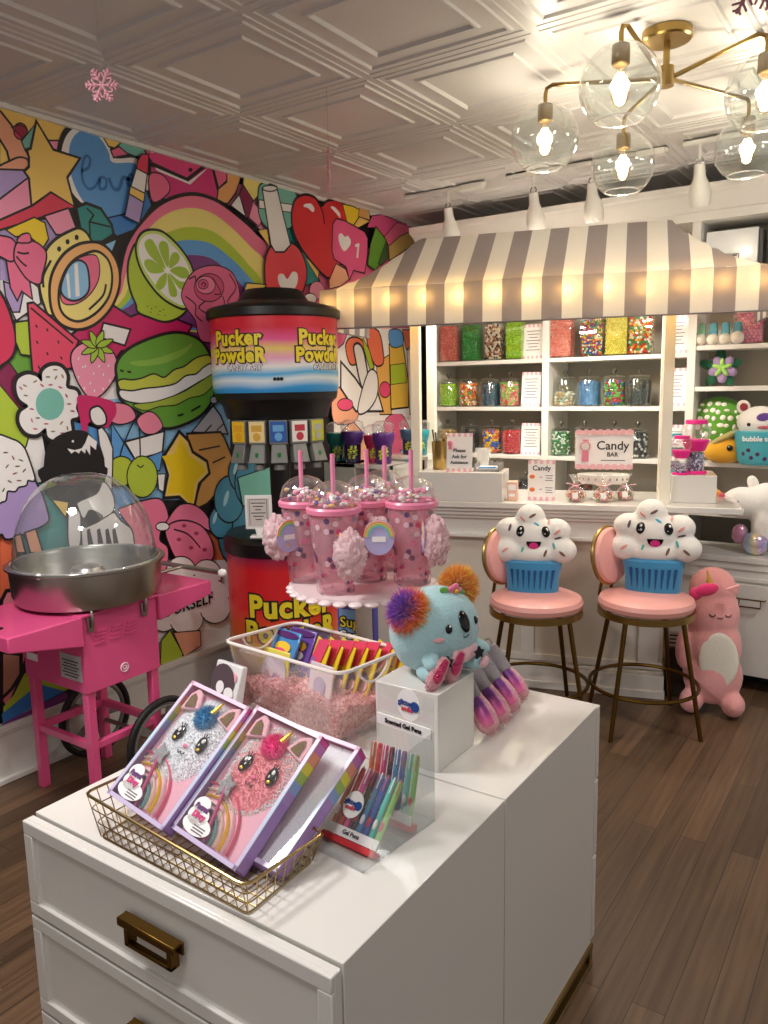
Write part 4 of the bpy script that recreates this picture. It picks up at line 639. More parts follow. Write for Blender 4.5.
for ci, wdt, sm, cl, flat in MURAL:
    pts = [(flat[i], flat[i+1]) for i in range(0, len(flat), 2)]
    if sm: pts = cr_pts(pts, 4, bool(cl))
    if wdt:
        lay += .00005; n = len(pts); mi = len(MURAL_COLOURS)+1 if cl else ci+1; L = []; R = []
        for i in range(n):
            a = Vector(pts[(i-1)%n] if cl or i>0 else pts[0]); b = Vector(pts[i]); c2 = Vector(pts[(i+1)%n] if cl or i<n-1 else pts[-1])
            t1 = (b-a).normalized() if (b-a).length>1e-6 else (c2-b).normalized(); t2 = (c2-b).normalized() if (c2-b).length>1e-6 else t1
            t = (t1+t2); t = t.normalized() if t.length>.3 else t1; nn = Vector((-t.y,t.x)); k = wdt*(.54 if cl else .5)/max(.55, abs(nn.dot(Vector((-t1.y,t1.x)))))
            L.append(wl.bm.verts.new((lay,b.x+nn.x*k,b.y+nn.y*k))); R.append(wl.bm.verts.new((lay,b.x-nn.x*k,b.y-nn.y*k)))
        for i in range(n if cl else n-1):
            j = (i+1)%n; wl.fc([L[i],L[j],R[j],R[i]], mi)
    if cl:
        lay += .00005; wl.fc([wl.bm.verts.new((lay,y,z)) for y,z in pts], ci+1)
wall_left = struct(wl.build('wall_left', wall_mats, flat=True))
text('mural_lettering', 'YOURSELF', .085, lambda v: Vector((lay+.001, 2.62+v.x, .51+v.y)), INK, wall_left, .001)
bb = MB(); bb.box((WX+.012,1.95,.11),(.024,6.9,.22)); bb.box((WX+.02,1.95,.235),(.04,6.9,.03)); bb.box((WX+.016,1.95,.215),(.032,6.9,.02)); bb.box((WX+.02,1.95,.012),(.04,6.9,.024))
struct(bb.build('baseboard_left', WHITE, bev=.004))
cv = MB(); cv.box((WX+.01,1.95,CZ-.01),(.02,6.9,.02)); struct(cv.build('trim_1', WHITE))

# ------------------------------------------------------------------ wall shelving
SY = 4.6; SHB = 4.93
su = thing('wall_shelving', 'tall white built-in shelving with crown moulding behind the striped awning', 'shelving', (-.9,4.75,0))
def SB(n, boxes, m=WHITE, bev=.002, lab=None):
    b = MB()
    for c, d in boxes: b.box((c[0]+.9, c[1]-4.75, c[2]), d)
    o = b.build(n, m, su, bev)
    if lab: o['label'] = lab
    return o
XL, XR = -2.76, 1.1
XD = [-1.923, -1.068, -.10]
backp = mat('shelf_back_taupe', 'b8b1a2', .7)
SB('back_panel', [(((XL+XR)/2,4.94,1.3),(XR-XL,.02,2.5))], backp, 0, 'taupe back panel')
for x in (XL+.015, XR-.015): SB('side_panel', [((x,4.765,1.26),(.035,.33,2.5))])
for x in XD: SB('divider', [((x,4.765,1.28),(.045,.33,2.46))])
sh = []
xs = [XL]+XD+[XR]
for i in range(4):
    a, b = xs[i], xs[i+1]
    for z in ((.87,1.15,1.455,1.75,2.12) if i<2 else (.87,1.148,1.563,1.786,2.12)):
        SB('shelf', [(((a+b)/2,4.765,z-.0125),(b-a-.045,.32,.025))])
cpf = [(.0,2.44),(.0,2.485),(.012,2.49),(.018,2.50),(.030,2.515),(.060,2.545),(.085,2.560),(.105,2.566),(.112,2.575),(.112,2.605),(-.30,2.605),(-.30,2.44)]
b = MB(); b.prism([(x,z) for x,z in cpf], 3.95, 0, Matrix(((0,0,1,-2.82+.9),(-1,0,0,4.585-4.75),(0,1,0,0),(0,0,0,1)))); b.build('cornice', WHITE, su)
bc = thing('base_cabinet', 'white floor cabinet with a bronze cup pull standing under the right shelves', 'cabinet', (-.1,4.4,0))
def BCm(n, boxes, m=WHITE, bev=.002, par=None):
    b = MB()
    for c, d in boxes: b.box((c[0]+.1, c[1]-4.4, c[2]), d)
    return b.build(n, m, par or bc, bev)
BCm('body', [((-.1,4.43,.37),(1.9,.34,.58))])
BCm('worktop', [((-.1,4.415,.69),(1.92,.36,.03))], LAQ)
BCm('plinth', [((-.1,4.5,.04),(1.8,.2,.08))], BLACK, 0)
BCm('rail_panel', [((-.1,4.252,.655),(1.88,.016,.035)),((-.1,4.256,.62),(1.88,.010,.05)),((-.1,4.252,.588),(1.88,.016,.02))])
for x in (-.58,.05,.68):
    d = BCm('door', [((x,4.250,.325),(.60,.02,.48))])
    q = MB(); X, Z = (-.645 if x<-.5 else x)+.1, .475
    q.tube([(X-.07,-.168,Z+.02),(X-.07,-.185,Z+.02),(X-.05,-.185,Z+.02),(X-.05,-.185,Z-.02),(X+.05,-.185,Z-.02),(X+.05,-.185,Z+.02),(X+.07,-.185,Z+.02),(X+.07,-.168,Z+.02)], .004, 6); q.tube([(X-.07,-.187,Z+.02),(X+.07,-.187,Z+.02)], .004, 6)
    h = q.build('handle', BRONZE, d)
# ------------------------------------------------------------------ jars on the shelves
HEAP = dict(coral=(.0060,['f0857a','f59a8a','e8786c']), green=(.0068,['2a962f','228428','38ac3c']), lime=(.0065,['a2d220','b6dc34','92c41a']), yellow=(.0062,['efe060','f5ea80','e4d24e']), gumb=(.0085,['d8402c','f0b828','4a9a48','f0ece0','e87a30']), rby=(.0105,['d8402c','2c5ac0','f0c02c','2c5ac0','ee8a34']), red=(.0095,['d0303c']), pink=(.0105,['f490aa']),
 foil=(.0095,['5ab83c','c02c34','3a5a9c','3c8a3c','8a2c28']), multi=(.0065,['d8553a','3a5aa8','e8bc3c','a83a72','4a9a48','ece8dc']), choco=(.0075,['f0e4c8','4a241e','f0e0d0','b87a5c']), tan=(.0085,['c0a468','e8dcb8','8a6a3a','b88a40']),
 pgreen=(.0075,['e05050','84c04c','f0a090','8ac84c']), bw=(.0085,['1a1a1e','dcdcd8','26262c']), navy=(.009,['1c1c24','2a2c38']), mixd=(.009,['3a1c1c','6a4a2a','1c1c1c','8a2a2a']), white=(.011,['dcd8c8','90b0a4','b8a078']), gw=(.008,['2f8a44','e4ece0','2a7a3c']))
def jar(x, z, wdt, h, mats, fill, kind, lab, grp, y=4.68, ck=None):
    r = wdt/2
    t = thing('candy_jar', lab, 'jar', (x,y,z), 0, grp)
    n = 4 if kind=='tall' else 24
    MM = RZ(45) if kind=='tall' else I4; k = 1.41 if kind=='tall' else 1
    MB().lathe([(r*k*.97,0),(r*k,.008),(r*k,h-.012),(r*k*.93,h)] if kind=='tall' else [(r*.96,0),(r,.01),(r,h*.86),(r*.9,h*.93),(r*.9,h)], n, 0, MM).build('glass_body', GLASS, t, ang=50)
    MB().lathe([(r*.92*k,h),(r*.96*k,h+.004),(r*.8*k,h+.012),(r*.15,h+.016)],n,0,MM).build('lid', GLASS, t)
    MB().lathe([(.006,h+.014),(.006,h+.024),(.014,h+.032),(.016,h+.042),(.010,h+.052),(0,h+.054)],14).build('knob', mat('pewter','8a8478',.3,.9), t)
    hf = h*fill; b = MB(); R = r*k*.93
    if ck in HEAP:
        rb, cols = HEAP[ck]; rd = random.Random(int(abs(x)*1000)); R0 = r*.90-rb*.9; z_ = rb+.008; row = 0
        while z_ < hf:
            if kind=='tall':
                L_ = r*.93-rb; n_ = int(2*L_/(rb*1.85)); P_ = [(-L_+2*L_*(i+.5*(row%2))/n_, -L_) for i in range(n_)]+[(L_, -L_+2*L_*(i+.5*(row%2))/n_) for i in range(n_)]
            else:
                n_ = int(2*PI*R0/(rb*1.85)); P_ = [(R0*math.cos(2*PI*(i+.5*(row%2))/n_), R0*math.sin(2*PI*(i+.5*(row%2))/n_)) for i in range(n_)]
            for q in P_:
                if q[1] > rb*2 : continue
                b.ell((q[0]+rd.uniform(-.1,.1)*rb,q[1]+rd.uniform(-.1,.1)*rb,z_+rd.uniform(-.15,.15)*rb),rb*rd.uniform(.9,1.1),rd.randrange(len(cols)),n=8,k=6)
            z_ += rb*1.6; row += 1
        for _ in range(int((R0/rb)**2*.8)):
            a_ = rd.uniform(0,2*PI); q_ = R0*math.sqrt(rd.random()); b.ell((q_*math.cos(a_),q_*math.sin(a_),hf-rb*.2),rb,rd.randrange(len(cols)),n=8,k=6)
        b.lathe([((R0)*(1.3 if kind=='tall' else 1)-rb*.3,.006),((R0)*(1.3 if kind=='tall' else 1)-rb*.3,hf-rb*.6)], n if n==4 else 20, 0, MM)
        c = b.build('candy', [mat('sweet_'+c_,c_,.25,coat=.3) for c_ in cols]); c.location = (x,y,z); tag(c, mats[1], 'candy', None, 'stuff'); return t
    b.lathe([(R*.9,.006),(R,.014),(R*1.0,hf-.01),(R*.8,hf+.004),(R*.35,hf+.009),(0,hf+.006)], n if n==4 else 20, 0, MM)
    c = b.build('candy', mats[0], None); c.location = (x,y,z); tag(c, mats[1], 'candy', None, 'stuff')
    return t
CN = dict(
 coral=candy('coral_sweets',['f08a80','f5a095','e87a72'],95), green=candy('green_sweets',['2f9a34','248a2c','3cae40'],75), choco=candy('cream_brown_sweets',['f3e6c8','5a2c22','f6ecd8','c88a6a','8a4a3a'],70),
 lime=candy('lime_sweets',['a8d624','bce03a','96c81c'],80), multi=candy('rainbow_sweets',['e85a3a','3a5aa8','f2c23c','b03a78','4a9a48','f3ece0'],62), yellow=candy('yellow_sweets',['f0e26a','f6ec8a','e6d658'],90),
 gumb=candy('gumball_sweets',['e8482c','f2c22c','3c8a3c','f08a2c','3a6ac8'],34), teal=candy('dark_teal_sweets',['23485c','2c5a70','1c3a4c'],60,stretch=(1,1,.5)), pgreen=candy('pink_green_sweets',['ee5a5a','8ac84c','f4a09a','f6e8d8'],52),
 tan=candy('tan_sweets',['c8b07a','e8dcb8','8a6a3a','f0e8d8'],55), navy=candy('black_sweets',['1c1c24','2a2c38','101018'],60), rby=candy('primary_sweets',['e8442c','2c5ac0','f2c42c','2c5ac0','f08a34'],34), red=candy('red_gumballs',['d8323c','e04450','c82834'],36),
 white=candy('white_teal_sweets',['d8d8c8','8ab0a8','b8a078','e8e8dc'],44), blue=candy('blue_sweets',['4a7aa8','5a90c0','3a6890'],50,stretch=(1,1,.4)), foil=candy('foil_sweets',['6ac83c','c8343c','3a5a9c','e8a03c','3c8a3c'],40), dgreen=candy('pine_sweets',['1c2c28','14201e','26382f'],50),
 gw=candy('green_white_sweets',['2f8a44','e8efe4','3c9a50','1f6a34'],55,stretch=(.5,1,1)), bw=candy('black_white_sweets',['1a1a1e','e6e6e2','3a3a40'],60), pink=candy('pink_gumballs',['f48aa8','f8a0b8','ea7898'],32), mixd=candy('dark_mixed_sweets',['3a1c1c','6a4a2a','1c1c1c','8a2a2a'],50))
rows = [('tall',1.75,.118,.235,[(-2.629,'coral','coral pink'),(-2.463,'green','deep green'),(-2.30,'choco','cream and brown'),(-2.152,'lime','lime green')],'leftmost bay'),
 ('tall',1.75,.140,.24,[(-1.837,'coral','coral pink'),(-1.644,'multi','rainbow speckled'),(-1.498,'yellow','pale yellow'),(-1.361,'gumb','red and yellow')],'middle bay'),
 ('round',1.455,.136,.168,[(-2.650,'lime','lime green'),(-2.497,'gumb','red, white and yellow'),(-2.339,'teal','dark teal'),(-2.196,'pgreen','pink and green')],'leftmost bay'),
 ('round',1.455,.142,.168,[(-1.827,'white','white and grey'),(-1.673,'blue','dusty blue'),(-1.519,'foil','green and red foil'),(-1.372,'dgreen','blackish green')],'middle bay'),
 ('round',1.15,.136,.168,[(-2.658,'tan','tan and cream'),(-2.486,'navy','black'),(-2.325,'rby','red, blue and yellow'),(-2.181,'red','red gumball')],'leftmost bay'),
 ('round',1.15,.13,.165,[(-1.847,'gw','green and white'),(-1.696,'tan','brown and yellow'),(-1.512,'mixd','dark mixed'),(-1.372,'bw','black and white')],'middle bay'),
 ('round',.87,.130,.12,[(-2.08,'navy','black'),(-1.70,'mixd','dark mixed'),(-1.20,'red','red')],'low shelf')]
rown = {1.75:'top', 1.455:'second', 1.15:'third', .87:'lowest'}
for kd, z, wd, h, L, bay in rows:
    for x, k, nm in L:
        fl = .98 if kd=='tall' else (.50 if k=='white' else .88)
        w_ = 'tall square bin' if kd=='tall' else 'lidded glass jar'
        jar(x, z, wd, h, (CN[k], f'{nm} sweets inside the {w_}, {rown[z]} shelf, {bay}'), fl, kd, f'{w_} of {nm} sweets, {rown[z]} shelf, {bay}', 'candy jars on the wall shelves', ck=k)
for i,(x, nm) in enumerate(((-.80,'left'),(-.615,'right'))):
    jar(x, 1.786, .155, .22, (CN['pink'], f'pink gumballs packed in the {nm} bin beside the plush toys'), .98, 'tall', f'clear square bin of pink gumballs, the {nm} one of two at the far right shelf', 'pink gumball bins', 4.745, 'pink')
# sign cards
def card(name, w_, h_, M, lab, cat, lines=(), border=True, grp=None, stripes=True, thick=.004, texts=()):
    t = thing(name, lab, cat, M.translation, 0, grp); L = T(*(-M.translation))@M
    MB().box((0,0,h_/2),(w_,thick,h_),0,L).build('card', PAPER, t)
    if border:
        b = MB(); k = 9
        for i in range(k):
            if i%2==0:
                for zz in (h_*.045, h_*.955): b.box((-w_/2+w_*(i+.5)/k, -thick/2-.0006, zz),(w_/k,.0012,h_*.09),0,L)
        b.build('border_print', PAPERPINK, t)
    b = MB()
    for (x, z, ww, hh) in lines: b.box((x*w_, -thick/2-.0006, z*h_),(ww*w_,.0012,hh*h_),0,L)
    if lines: b.build('print', mat('grey_print','5c5560',.6), t)
    for s, x, z, sz, m in texts: text('lettering', s, sz, L@T(x*w_,-thick/2-.001,z*h_)@RX(90), m, t, .0006)
    return t
LN = [(0,.8-.09*i,.7-.12*(i%3),.018) for i in range(7)]
def facing(x,y,z,rz=0,tilt=0): return T(x,y,z)@RZ(rz)@RX(-tilt)
for i,(x,z,bay,rw) in enumerate(((-2.035,1.75,'leftmost bay','top'),(-2.045,1.455,'leftmost bay','second'),(-2.045,1.15,'leftmost bay','third'),(-1.17,1.75,'middle bay','top'),(-1.17,1.455,'middle bay','second'),(-1.17,1.15,'middle bay','third'))):
    card('sign_card', .13, .215 if rw!='third' else .2, facing(x,4.66,z,0,5), f'white printed card at the right end of the {rw} shelf, {bay}', 'sign', LN, True, 'information cards beside the jars')
# white picture boxes in the upper cubby
for x, w_, lab in ((-.90,.26,'glossy white keepsake box with a small printed emblem above the awning end'),(-.575,.24,'glossy white keepsake box cut by the right edge, next to the one with an emblem')):
    t = thing('keepsake_box', lab, 'box', (x,4.72,2.12), 0, 'white boxes on the top shelf')
    MB().box((0,0,.135),(w_,.12,.27)).build('body', mat('gloss_white','eef0f0',.15,coat=.5), t, .004)
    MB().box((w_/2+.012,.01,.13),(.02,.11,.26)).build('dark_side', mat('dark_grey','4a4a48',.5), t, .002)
    b = MB(); b.box((0,-.0615,.1),(.085,.002,.10)); b.build('emblem_card', PAPER, t)
    b = MB(); b.torus((0,0,0),.022,.003,0,T(0,-.063,.09)@RX(90)); b.box((0,-.0635,.135),(.06,.002,.006)); 
    for sx in (-1,1): b.box((sx*.038,-.0635,.10),(.003,.002,.08))
    for sz in (.062,.142): b.box((0,-.0635,sz),(.078,.002,.003))
    b.build('emblem', INK, t)
# ------------------------------------------------------------------ candy bar kiosk (turned 17 degrees)
KR = 17; KX, KY = -1.2, 3.86
kz = thing('kiosk_counter', 'cream panelled candy bar counter with posts and striped fabric awning', 'counter', (KX,KY,0), KR)
KM = T(KX,KY,0)@RZ(KR)
def KB(n, boxes, m=WHITE, bev=.002):
    b = MB()
    for c, d in boxes: b.box(c, d)
    return b.build(n, m, kz, bev)
cw = (-1.14+.22)/2; W_ = 1.36
KB('counter_body', [((cw,.2,.42),(W_,.38,.84))], mat('kiosk_paint','ddd6c8',.5))
KB('panel_frame', [((cw,.002,.165),(W_,.014,.035)),((.15,.002,.49),(.10,.012,.62)),((-1.07,.002,.49),(.10,.012,.62)),((-.46,.002,.49),(.07,.012,.62))])
KB('baseboard', [((cw,-.004,.06),(W_+.02,.03,.12)),((cw,-.002,.13),(W_+.01,.022,.015)),((cw,-.008,.02),(W_+.03,.04,.04))])
KB('cornice_moulding', [((cw,.19,.812),(W_+.06,.44,.02)),((cw,.19,.865),(W_+.02,.40,.10)),((cw,.19,.915),(W_+.06,.44,.02)),((cw,.19,.935),(W_+.09,.47,.024)),((cw,.19,.957),(W_+.13,.50,.022))], WHITE, .005)
KB('worktop', [((-.31,.19,.984),(1.72,.54,.032))], LAQ, .004)
for u in (-1.06,.20):
    for v in (.025,.37): KB('post', [((u,v,1.53),(.048,.048,1.08))], CREAM)
KB('head_rail', [((-.43,.025,2.04),(1.26,.04,.05)),((-.43,.37,2.04),(1.26,.04,.05))], CREAM)
# awning cloth
UL, UR, WF, WB = -1.484, .632, -.25, .56; N_ = 23; SWd = (UR-UL)/N_
grey_c = mat('awning_grey', '918889', .8, trans=.34, bump=.08, bscale=90); white_c = mat('awning_white', 'e0ddd6', .8, trans=.34, bump=.08, bscale=90)
ab = MB(); sub = 4; wr = .15; cols_u = [UL+SWd*k/sub for k in range(N_*sub+1)]; ws = [WF+(wr-WF)*i/8 for i in range(9)]+[wr+(WB-wr)*i/8 for i in range(1,9)]
def top_z(u, w_):
    s = min(1, (u-UL)/.42, (UR-u)/.44); s = max(0,s)**1.9; q = (w_-WF)/(wr-WF) if w_<=wr else (WB-w_)/(WB-wr)
    return 2.082+.285*min(q*.96+.04*q*q, s)
G = [[ab.bm.verts.new((u,w_,top_z(u,w_))) for w_ in ws] for u in cols_u]
for i in range(len(cols_u)-1):
    for j in range(len(ws)-1): ab.fc([G[i][j],G[i+1][j],G[i+1][j+1],G[i][j+1]], (i//sub)%2)
def val(p0, p1, n, par0):
    """valance hanging from p0 to p1 in n stripes, slightly rippled"""
    d = Vector(p1)-Vector(p0); nn = Vector((d.y,-d.x,0)).normalized(); cs = []
    for i in range(n*4+1):
        t = i/(n*4); rp = .004*math.sin(t*n*PI)
        cs.append([ab.bm.verts.new((p0[0]+d.x*t+nn.x*(rp*q+.006*q), p0[1]+d.y*t+nn.y*(rp*q+.006*q), 2.083-.196*q-.003*math.sin(t*9))) for q in (0,.33,.66,.94,1)])
    for i in range(n*4):
        for j in range(4): ab.fc([cs[i][j],cs[i+1][j],cs[i+1][j+1],cs[i][j+1]], ((i//4)+par0)%2)
val((UL,WF,0),(UR,WF,0),N_,0); val((UR,WF,0),(UR,WB,0),9,0); val((UL,WB,0),(UL,WF,0),9,0)
aw = ab.build('awning', [grey_c, white_c], kz, ang=50, flat=True); aw['label'] = 'grey and white striped awning cloth with scalloped hip roof'
hm = MB(); hm.tube([(UL,WF-.009,1.889),(UR,WF-.009,1.889)], .004, 6); hm.tube([(UL-.005,WF,1.889),(UL-.005,WB,1.889)], .004, 6); hm.tube([(UR+.005,WF,1.889),(UR+.005,WB,1.889)], .004, 6); hm.build('hem', grey_c, kz)
# LED string lights behind the valance
sl = thing('string_lights', 'string of small warm lights glowing through the striped valance', 'string lights', KM@Vector((-.43,WF+.045,2.02)), KR)
sb_ = MB(); sb_.tube([(-1.03+.02*i,.0,.006+.004*math.sin(i)) for i in range(103)], .0018, 5); sb_.build('wire', WHITE, sl)
LED = mat('led_glow', 'ffc86a', .5, emis=420)
for i in range(13): MB().ell((-1.0+.166*i,-.006,0),(.006,.006,.008),n=8,k=6).build('led_bulb', LED, sl)
# things standing on the counter
def kp(u, v, z): return KM@Vector((u,v,z))
def kt(name, lab, cat, u, v, z, grp=None, rz=0): return thing(name, lab, cat, kp(u,v,z), KR+rz, grp)
def riser(u0,u1,v0,v1,h,lab):
    t = MB().box(((0),0,h/2),(u1-u0,v1-v0,h)).build('riser_block', LAQ, None, .003); p = kp((u0+u1)/2,(v0+v1)/2,1.0); t.location = p; t.rotation_euler = (0,0,math.radians(KR)); return tag(t, lab, 'riser', 'white riser blocks')
riser(-1.03,-.585,-.075,.16,.152,'long low white riser block at the left end of the candy bar counter')
riser(.235,.442,.06,.30,.137,'white riser block at the right end of the counter under the gumball tubs')
t = kt('pen_cup','gold cup of pens on the left riser beside the framed request card','cup',-.945,.07,1.152)
MB().lathe([(.034,0),(.036,.004),(.043,.15),(.041,.15),(.034,.006)],20,cap=False).build('cup_body', BRASS, t)
for i,(dx,dy,l) in enumerate(((-.03,.005,.205),(-.02,.015,.19),(.012,.012,.165),(.02,-.01,.16))):
    b = MB(); b.cyl((dx*.3,dy*.3,.01),(dx*1.3,dy,l),.0045,.0045,8); b.cyl((dx*1.3,dy,l),(dx*1.35,dy,l+.008),.0055,.003,8); b.build('pen', [BRONZE,INK,BRASS][i%3], t)
card('sign_card', .135, .20, KM@T(-.815,-.045,1.152)@RX(-6), 'white card with pink scalloped edge asking for assistance, leaning on the left riser', 'sign', [], True, None, texts=(('Please',0,.55,.026,INK),('Ask for',0,.39,.026,INK),('Assistance',0,.24,.022,INK)))
g = MB(); g.ell((0,0,.014),(.014,.004,.014),0,KM@T(-.86,-.056,1.152+.135)); g.box((0,0,-.008),(.018,.004,.02),0,KM@T(-.86,-.056,1.152+.135)); o = g.build('gumball_print', mat('pink_print','e88aa0',.6))
cd = [x for x in bpy.data.objects if x.name.startswith('sign_card')][-1]
o.data.transform(cd.matrix_world.inverted() if False else Matrix.Translation(-cd.location)); o.parent = cd
t = kt('document_tray','small grey paper tray with blue and white papers on the left riser','tray',-.675,.05,1.152)
b = MB(); b.box((0,0,.004),(.13,.16,.008)); b.box((-.062,0,.02),(.006,.16,.036)); b.box((.062,0,.02),(.006,.16,.036)); b.box((0,.078,.02),(.13,.006,.036)); b.build('tray_body', mat('tray_grey','8a8884',.5), t)
b = MB(); b.box((0,0,.014),(.11,.14,.006)); b.build('papers', PAPER, t); b = MB(); b.box((.0,-.045,.019),(.09,.05,.003)); b.build('blue_sheet', mat('blue_card','2c78c0',.5), t)
b = MB(); b.box((.05,.01,.045),(.012,.14,.008),0,RY(-12)); b.build('dark_folder', mat('dark_folder','4a3a3c',.5), t)
t = kt('paper_holder','clear plastic holder of folded white papers between the request card and jars','holder',-.72,.125,1.152)
b = MB(); b.box((0,0,.055),(.075,.04,.11)); b.build('holder_body', ACRYL, t); b = MB(); b.box((0,0,.06),(.06,.02,.10)); b.build('papers', PAPER, t)
t = kt('small_gift_box','little pale pink box beside the white riser on the counter','box',-.545,.02,1.0)
MB().box((0,0,.05),(.05,.06,.10)).build('box_body', mat('peach_card','e6b8a4',.6), t, .003); b = MB(); b.box((0,-.0305,.07),(.04,.001,.03)); b.box((0,-.0305,.03),(.03,.001,.015)); b.build('label', PAPER, t)
card('menu_sign', .138, .208, KM@T(-.40,.03,1.0)@RX(-5), 'small candy price card with pink striped edge standing at the counter front', 'sign', [(.28,.62,.28,.015),(.28,.56,.22,.015),(.28,.50,.28,.015),(.28,.32,.28,.015),(.28,.26,.22,.015),(.28,.2,.28,.015),(-.02,.58,.1,.015),(-.02,.28,.1,.015)], True, None, texts=(('Candy',0,.80,.036,INK),))
ms = bpy.data.objects.get('menu_sign')
for nm_, zz_ in (('burger_print',.125),('lolly_print',.058)):
    q = MB(); q.ell((-.045,-.012,zz_),(.014,.003,.011)); o = q.build(nm_, mat('orange_print','e07a3a',.6)); o.data.transform(Matrix.Rotation(math.radians(KR),4,'Z')); o.parent = ms
# candy bar sign in a scalloped tray
t = kt('scalloped_tray','white scalloped metal tray holding the big candy bar sign','tray',-.095,.12,1.085)
b = MB(); prof2 = [(0,0),(.11,0),(.125,.012),(.130,.046),(.127,.048),(.120,.012),(.10,.006),(0,.006)]
b.lathe(prof2, 48, cap=False, sy=.55); b.build('tray_body', WHITE, t)
b = MB()
for i in range(22): a=2*PI*(i+.5)/22; b.ell((.128*math.cos(a),.0705*math.sin(a),.026),(.004,.004,.008))
b.build('cut_outs', mat('tray_slot','b09a8a',.7), t)
b = MB(); b.lathe([(.06,-.085),(.06,-.078),(.018,-.068),(.015,-.02),(.05,-.002),(.06,0)],24); b.build('foot', WHITE, t)
cs_ = card('candy_bar_sign', .285, .195, KM@T(-.095,.115,1.16)@RX(-4), 'wide white sign reading Candy BAR with a gumball machine drawing, above the bagged sweets', 'sign', [(.16,.22,.42,.02)], False, None, texts=(('Candy',.15,.60,.062,INK),('BAR',.15,.37,.030,INK)))
LI = Matrix.Rotation(math.radians(KR),4,'Z')
b = MB()
for k in range(8):
    for zz, s in ((.188,-1),(.010,1)): b.lathe([(0,0),(.017,0),(.017,.001),(0,.001)],14,0,T(-.125+.0357*k,-.004,zz)@RX(90)@Matrix.Diagonal((1,.9,1,1)))
o = b.build('scallop_print', PAPERPINK); o.data.transform(LI); o.parent = cs_
b = MB(); b.lathe([(0,0),(.026,0),(.026,.001),(0,.001)],20,0,T(-.092,-.005,.115)@RX(90)); b.box((-.092,-.0055,.063),(.034,.002,.055)); b.box((-.092,-.0055,.146),(.03,.002,.008)); o = b.build('gumball_machine_print', mat('pink_print','e88aa0',.6)); o.data.transform(LI); o.parent = cs_
b = MB(); b.lathe([(0,0),(.020,0),(.020,.001),(0,.001)],20,0,T(-.092,-.0065,.115)@RX(90)); o = b.build('globe_print', mat('pale_print','e8dcd8',.6)); o.data.transform(LI); o.parent = cs_
# three ribboned bags of sweets
cello = clear('cellophane','fdfdfb',.25,.1,.04)
for i,(u,v,nm,ck) in enumerate(((-.225,.02,'leftmost ribboned cellophane bag of sweets before the candy bar sign','gumb'),(-.088,.03,'middle one of three ribboned cellophane bags of sweets on the counter','gumb'),(.015,.10,'rightmost ribboned bag of sweets, beside the kiosk post','gumb'))):
    t = kt('treat_bag', nm, 'bag', u, v, 1.0, 'ribboned treat bags')
    s = .9 if i<2 else .8; rr = random.Random(i)
    MB().lathe([(.03*s,0),(.055*s,.01),(.058*s,.035),(.045*s,.06),(.012*s,.088),(.010*s,.094),(.03*s,.125),(.042*s,.14)],18,sy=.75,cap=False).build('bag_body', cello, t)
    MB().ell((0,0,.034*s),(.052*s,.038*s,.033*s)).build('sweets', candy('bag_sweets',['e8482c','f2c22c','3c8a3c','f6ece0','e88ab0','6a3a1c'],70), t)
    b = MB(); b.torus((0,0,.09*s),.012*s,.004)
    for a in (-50,20,160,220):
        r = math.radians(a); b.tube([(0,-.012,.09*s),(.03*math.cos(r),-.016,.09*s+.02*math.sin(r)+.006),(.055*math.cos(r),-.014,.09*s+.045*math.sin(r))],.006,6,flat=.25)
    b.build('ribbon', mat('pink_ribbon','f3b4bc',.35), t)
    b = MB(); b.box((0,-.044*s,.036),(.028,.002,.03)); b.build('tag', PAPER, t)
# gumball tubs on the right riser
hot = mat('hot_pink_plastic','e8208a',.3); 
def tub(u,v,s,lab,lidm,basem):
    t = kt('gumball_tub',lab,'tub',u,v,1.137,'plastic gumball tubs')
    MB().lathe([(.055*s,0),(.058*s,.004),(.056*s,.014),(.050*s,.016)],24).build('base', basem, t)
    MB().lathe([(.042*s,.014),(.046*s,.02),(.044*s,.10),(.040*s,.12)],24,cap=False).build('tube', PLAST, t)
    MB().cyl((0,0,.016),(0,0,.105*s),.039*s).build('sweets', candy('tub_sweets',['4a3a7a','e8e4f0','2c2c48','b8b0d0'],75), t)
    MB().lathe([(.045*s,.115),(.060*s,.15),(.064*s,.165),(.060*s,.172),(.04*s,.17)],24).build('collar', hot if basem is hot else basem, t)
    MB().lathe([(.055*s,.17),(.072*s,.195),(.070*s,.225),(.048*s,.25)],24,cap=False).build('globe', PLAST, t)
    MB().lathe([(.050*s,.248),(.053*s,.252),(.050*s,.268),(0,.270)],24).build('lid', lidm, t); t.scale = (1,1,s); return t
tub(.345,.16,1.0,'large plastic gumball tub with hot pink lid on the right riser',hot,hot)
tub(.276,.10,.72,'small plastic gumball tub with pink lid in front of the large one',hot,hot)
aq = mat('aqua_plastic','4ab8c8',.3)
tub(.20+.045,.20,.74,'small plastic gumball tub with aqua lid, half hidden by the kiosk post',aq,aq)

# ------------------------------------------------------------------ plush helpers
def plush_mat(n, c='cccccc', b=.35, sc=240): return mat(n, c, .9, bump=b, bscale=sc, sheen=.4)
def put(bv, x, z, y0=-1, dirn=(0,1,0)):
    """point and normal of the plush front at local x, z"""
    h = bv.ray_cast(Vector((x,y0,z)), Vector(dirn))
    return (h[0], h[1]) if h[0] is not None else (Vector((x,-.05,z)), Vector((0,-1,0)))
def patch(mb, bv, x, z, rx, rz, m=0, rot=0, th=.003, off=.0, y0=-1):
    p, n = put(bv, x, z, y0)
    if n.y > 0: n = -n
    mb.ell((0,0,off),(rx,rz,th),m,frame(p,n)@RZ(rot),16,8)
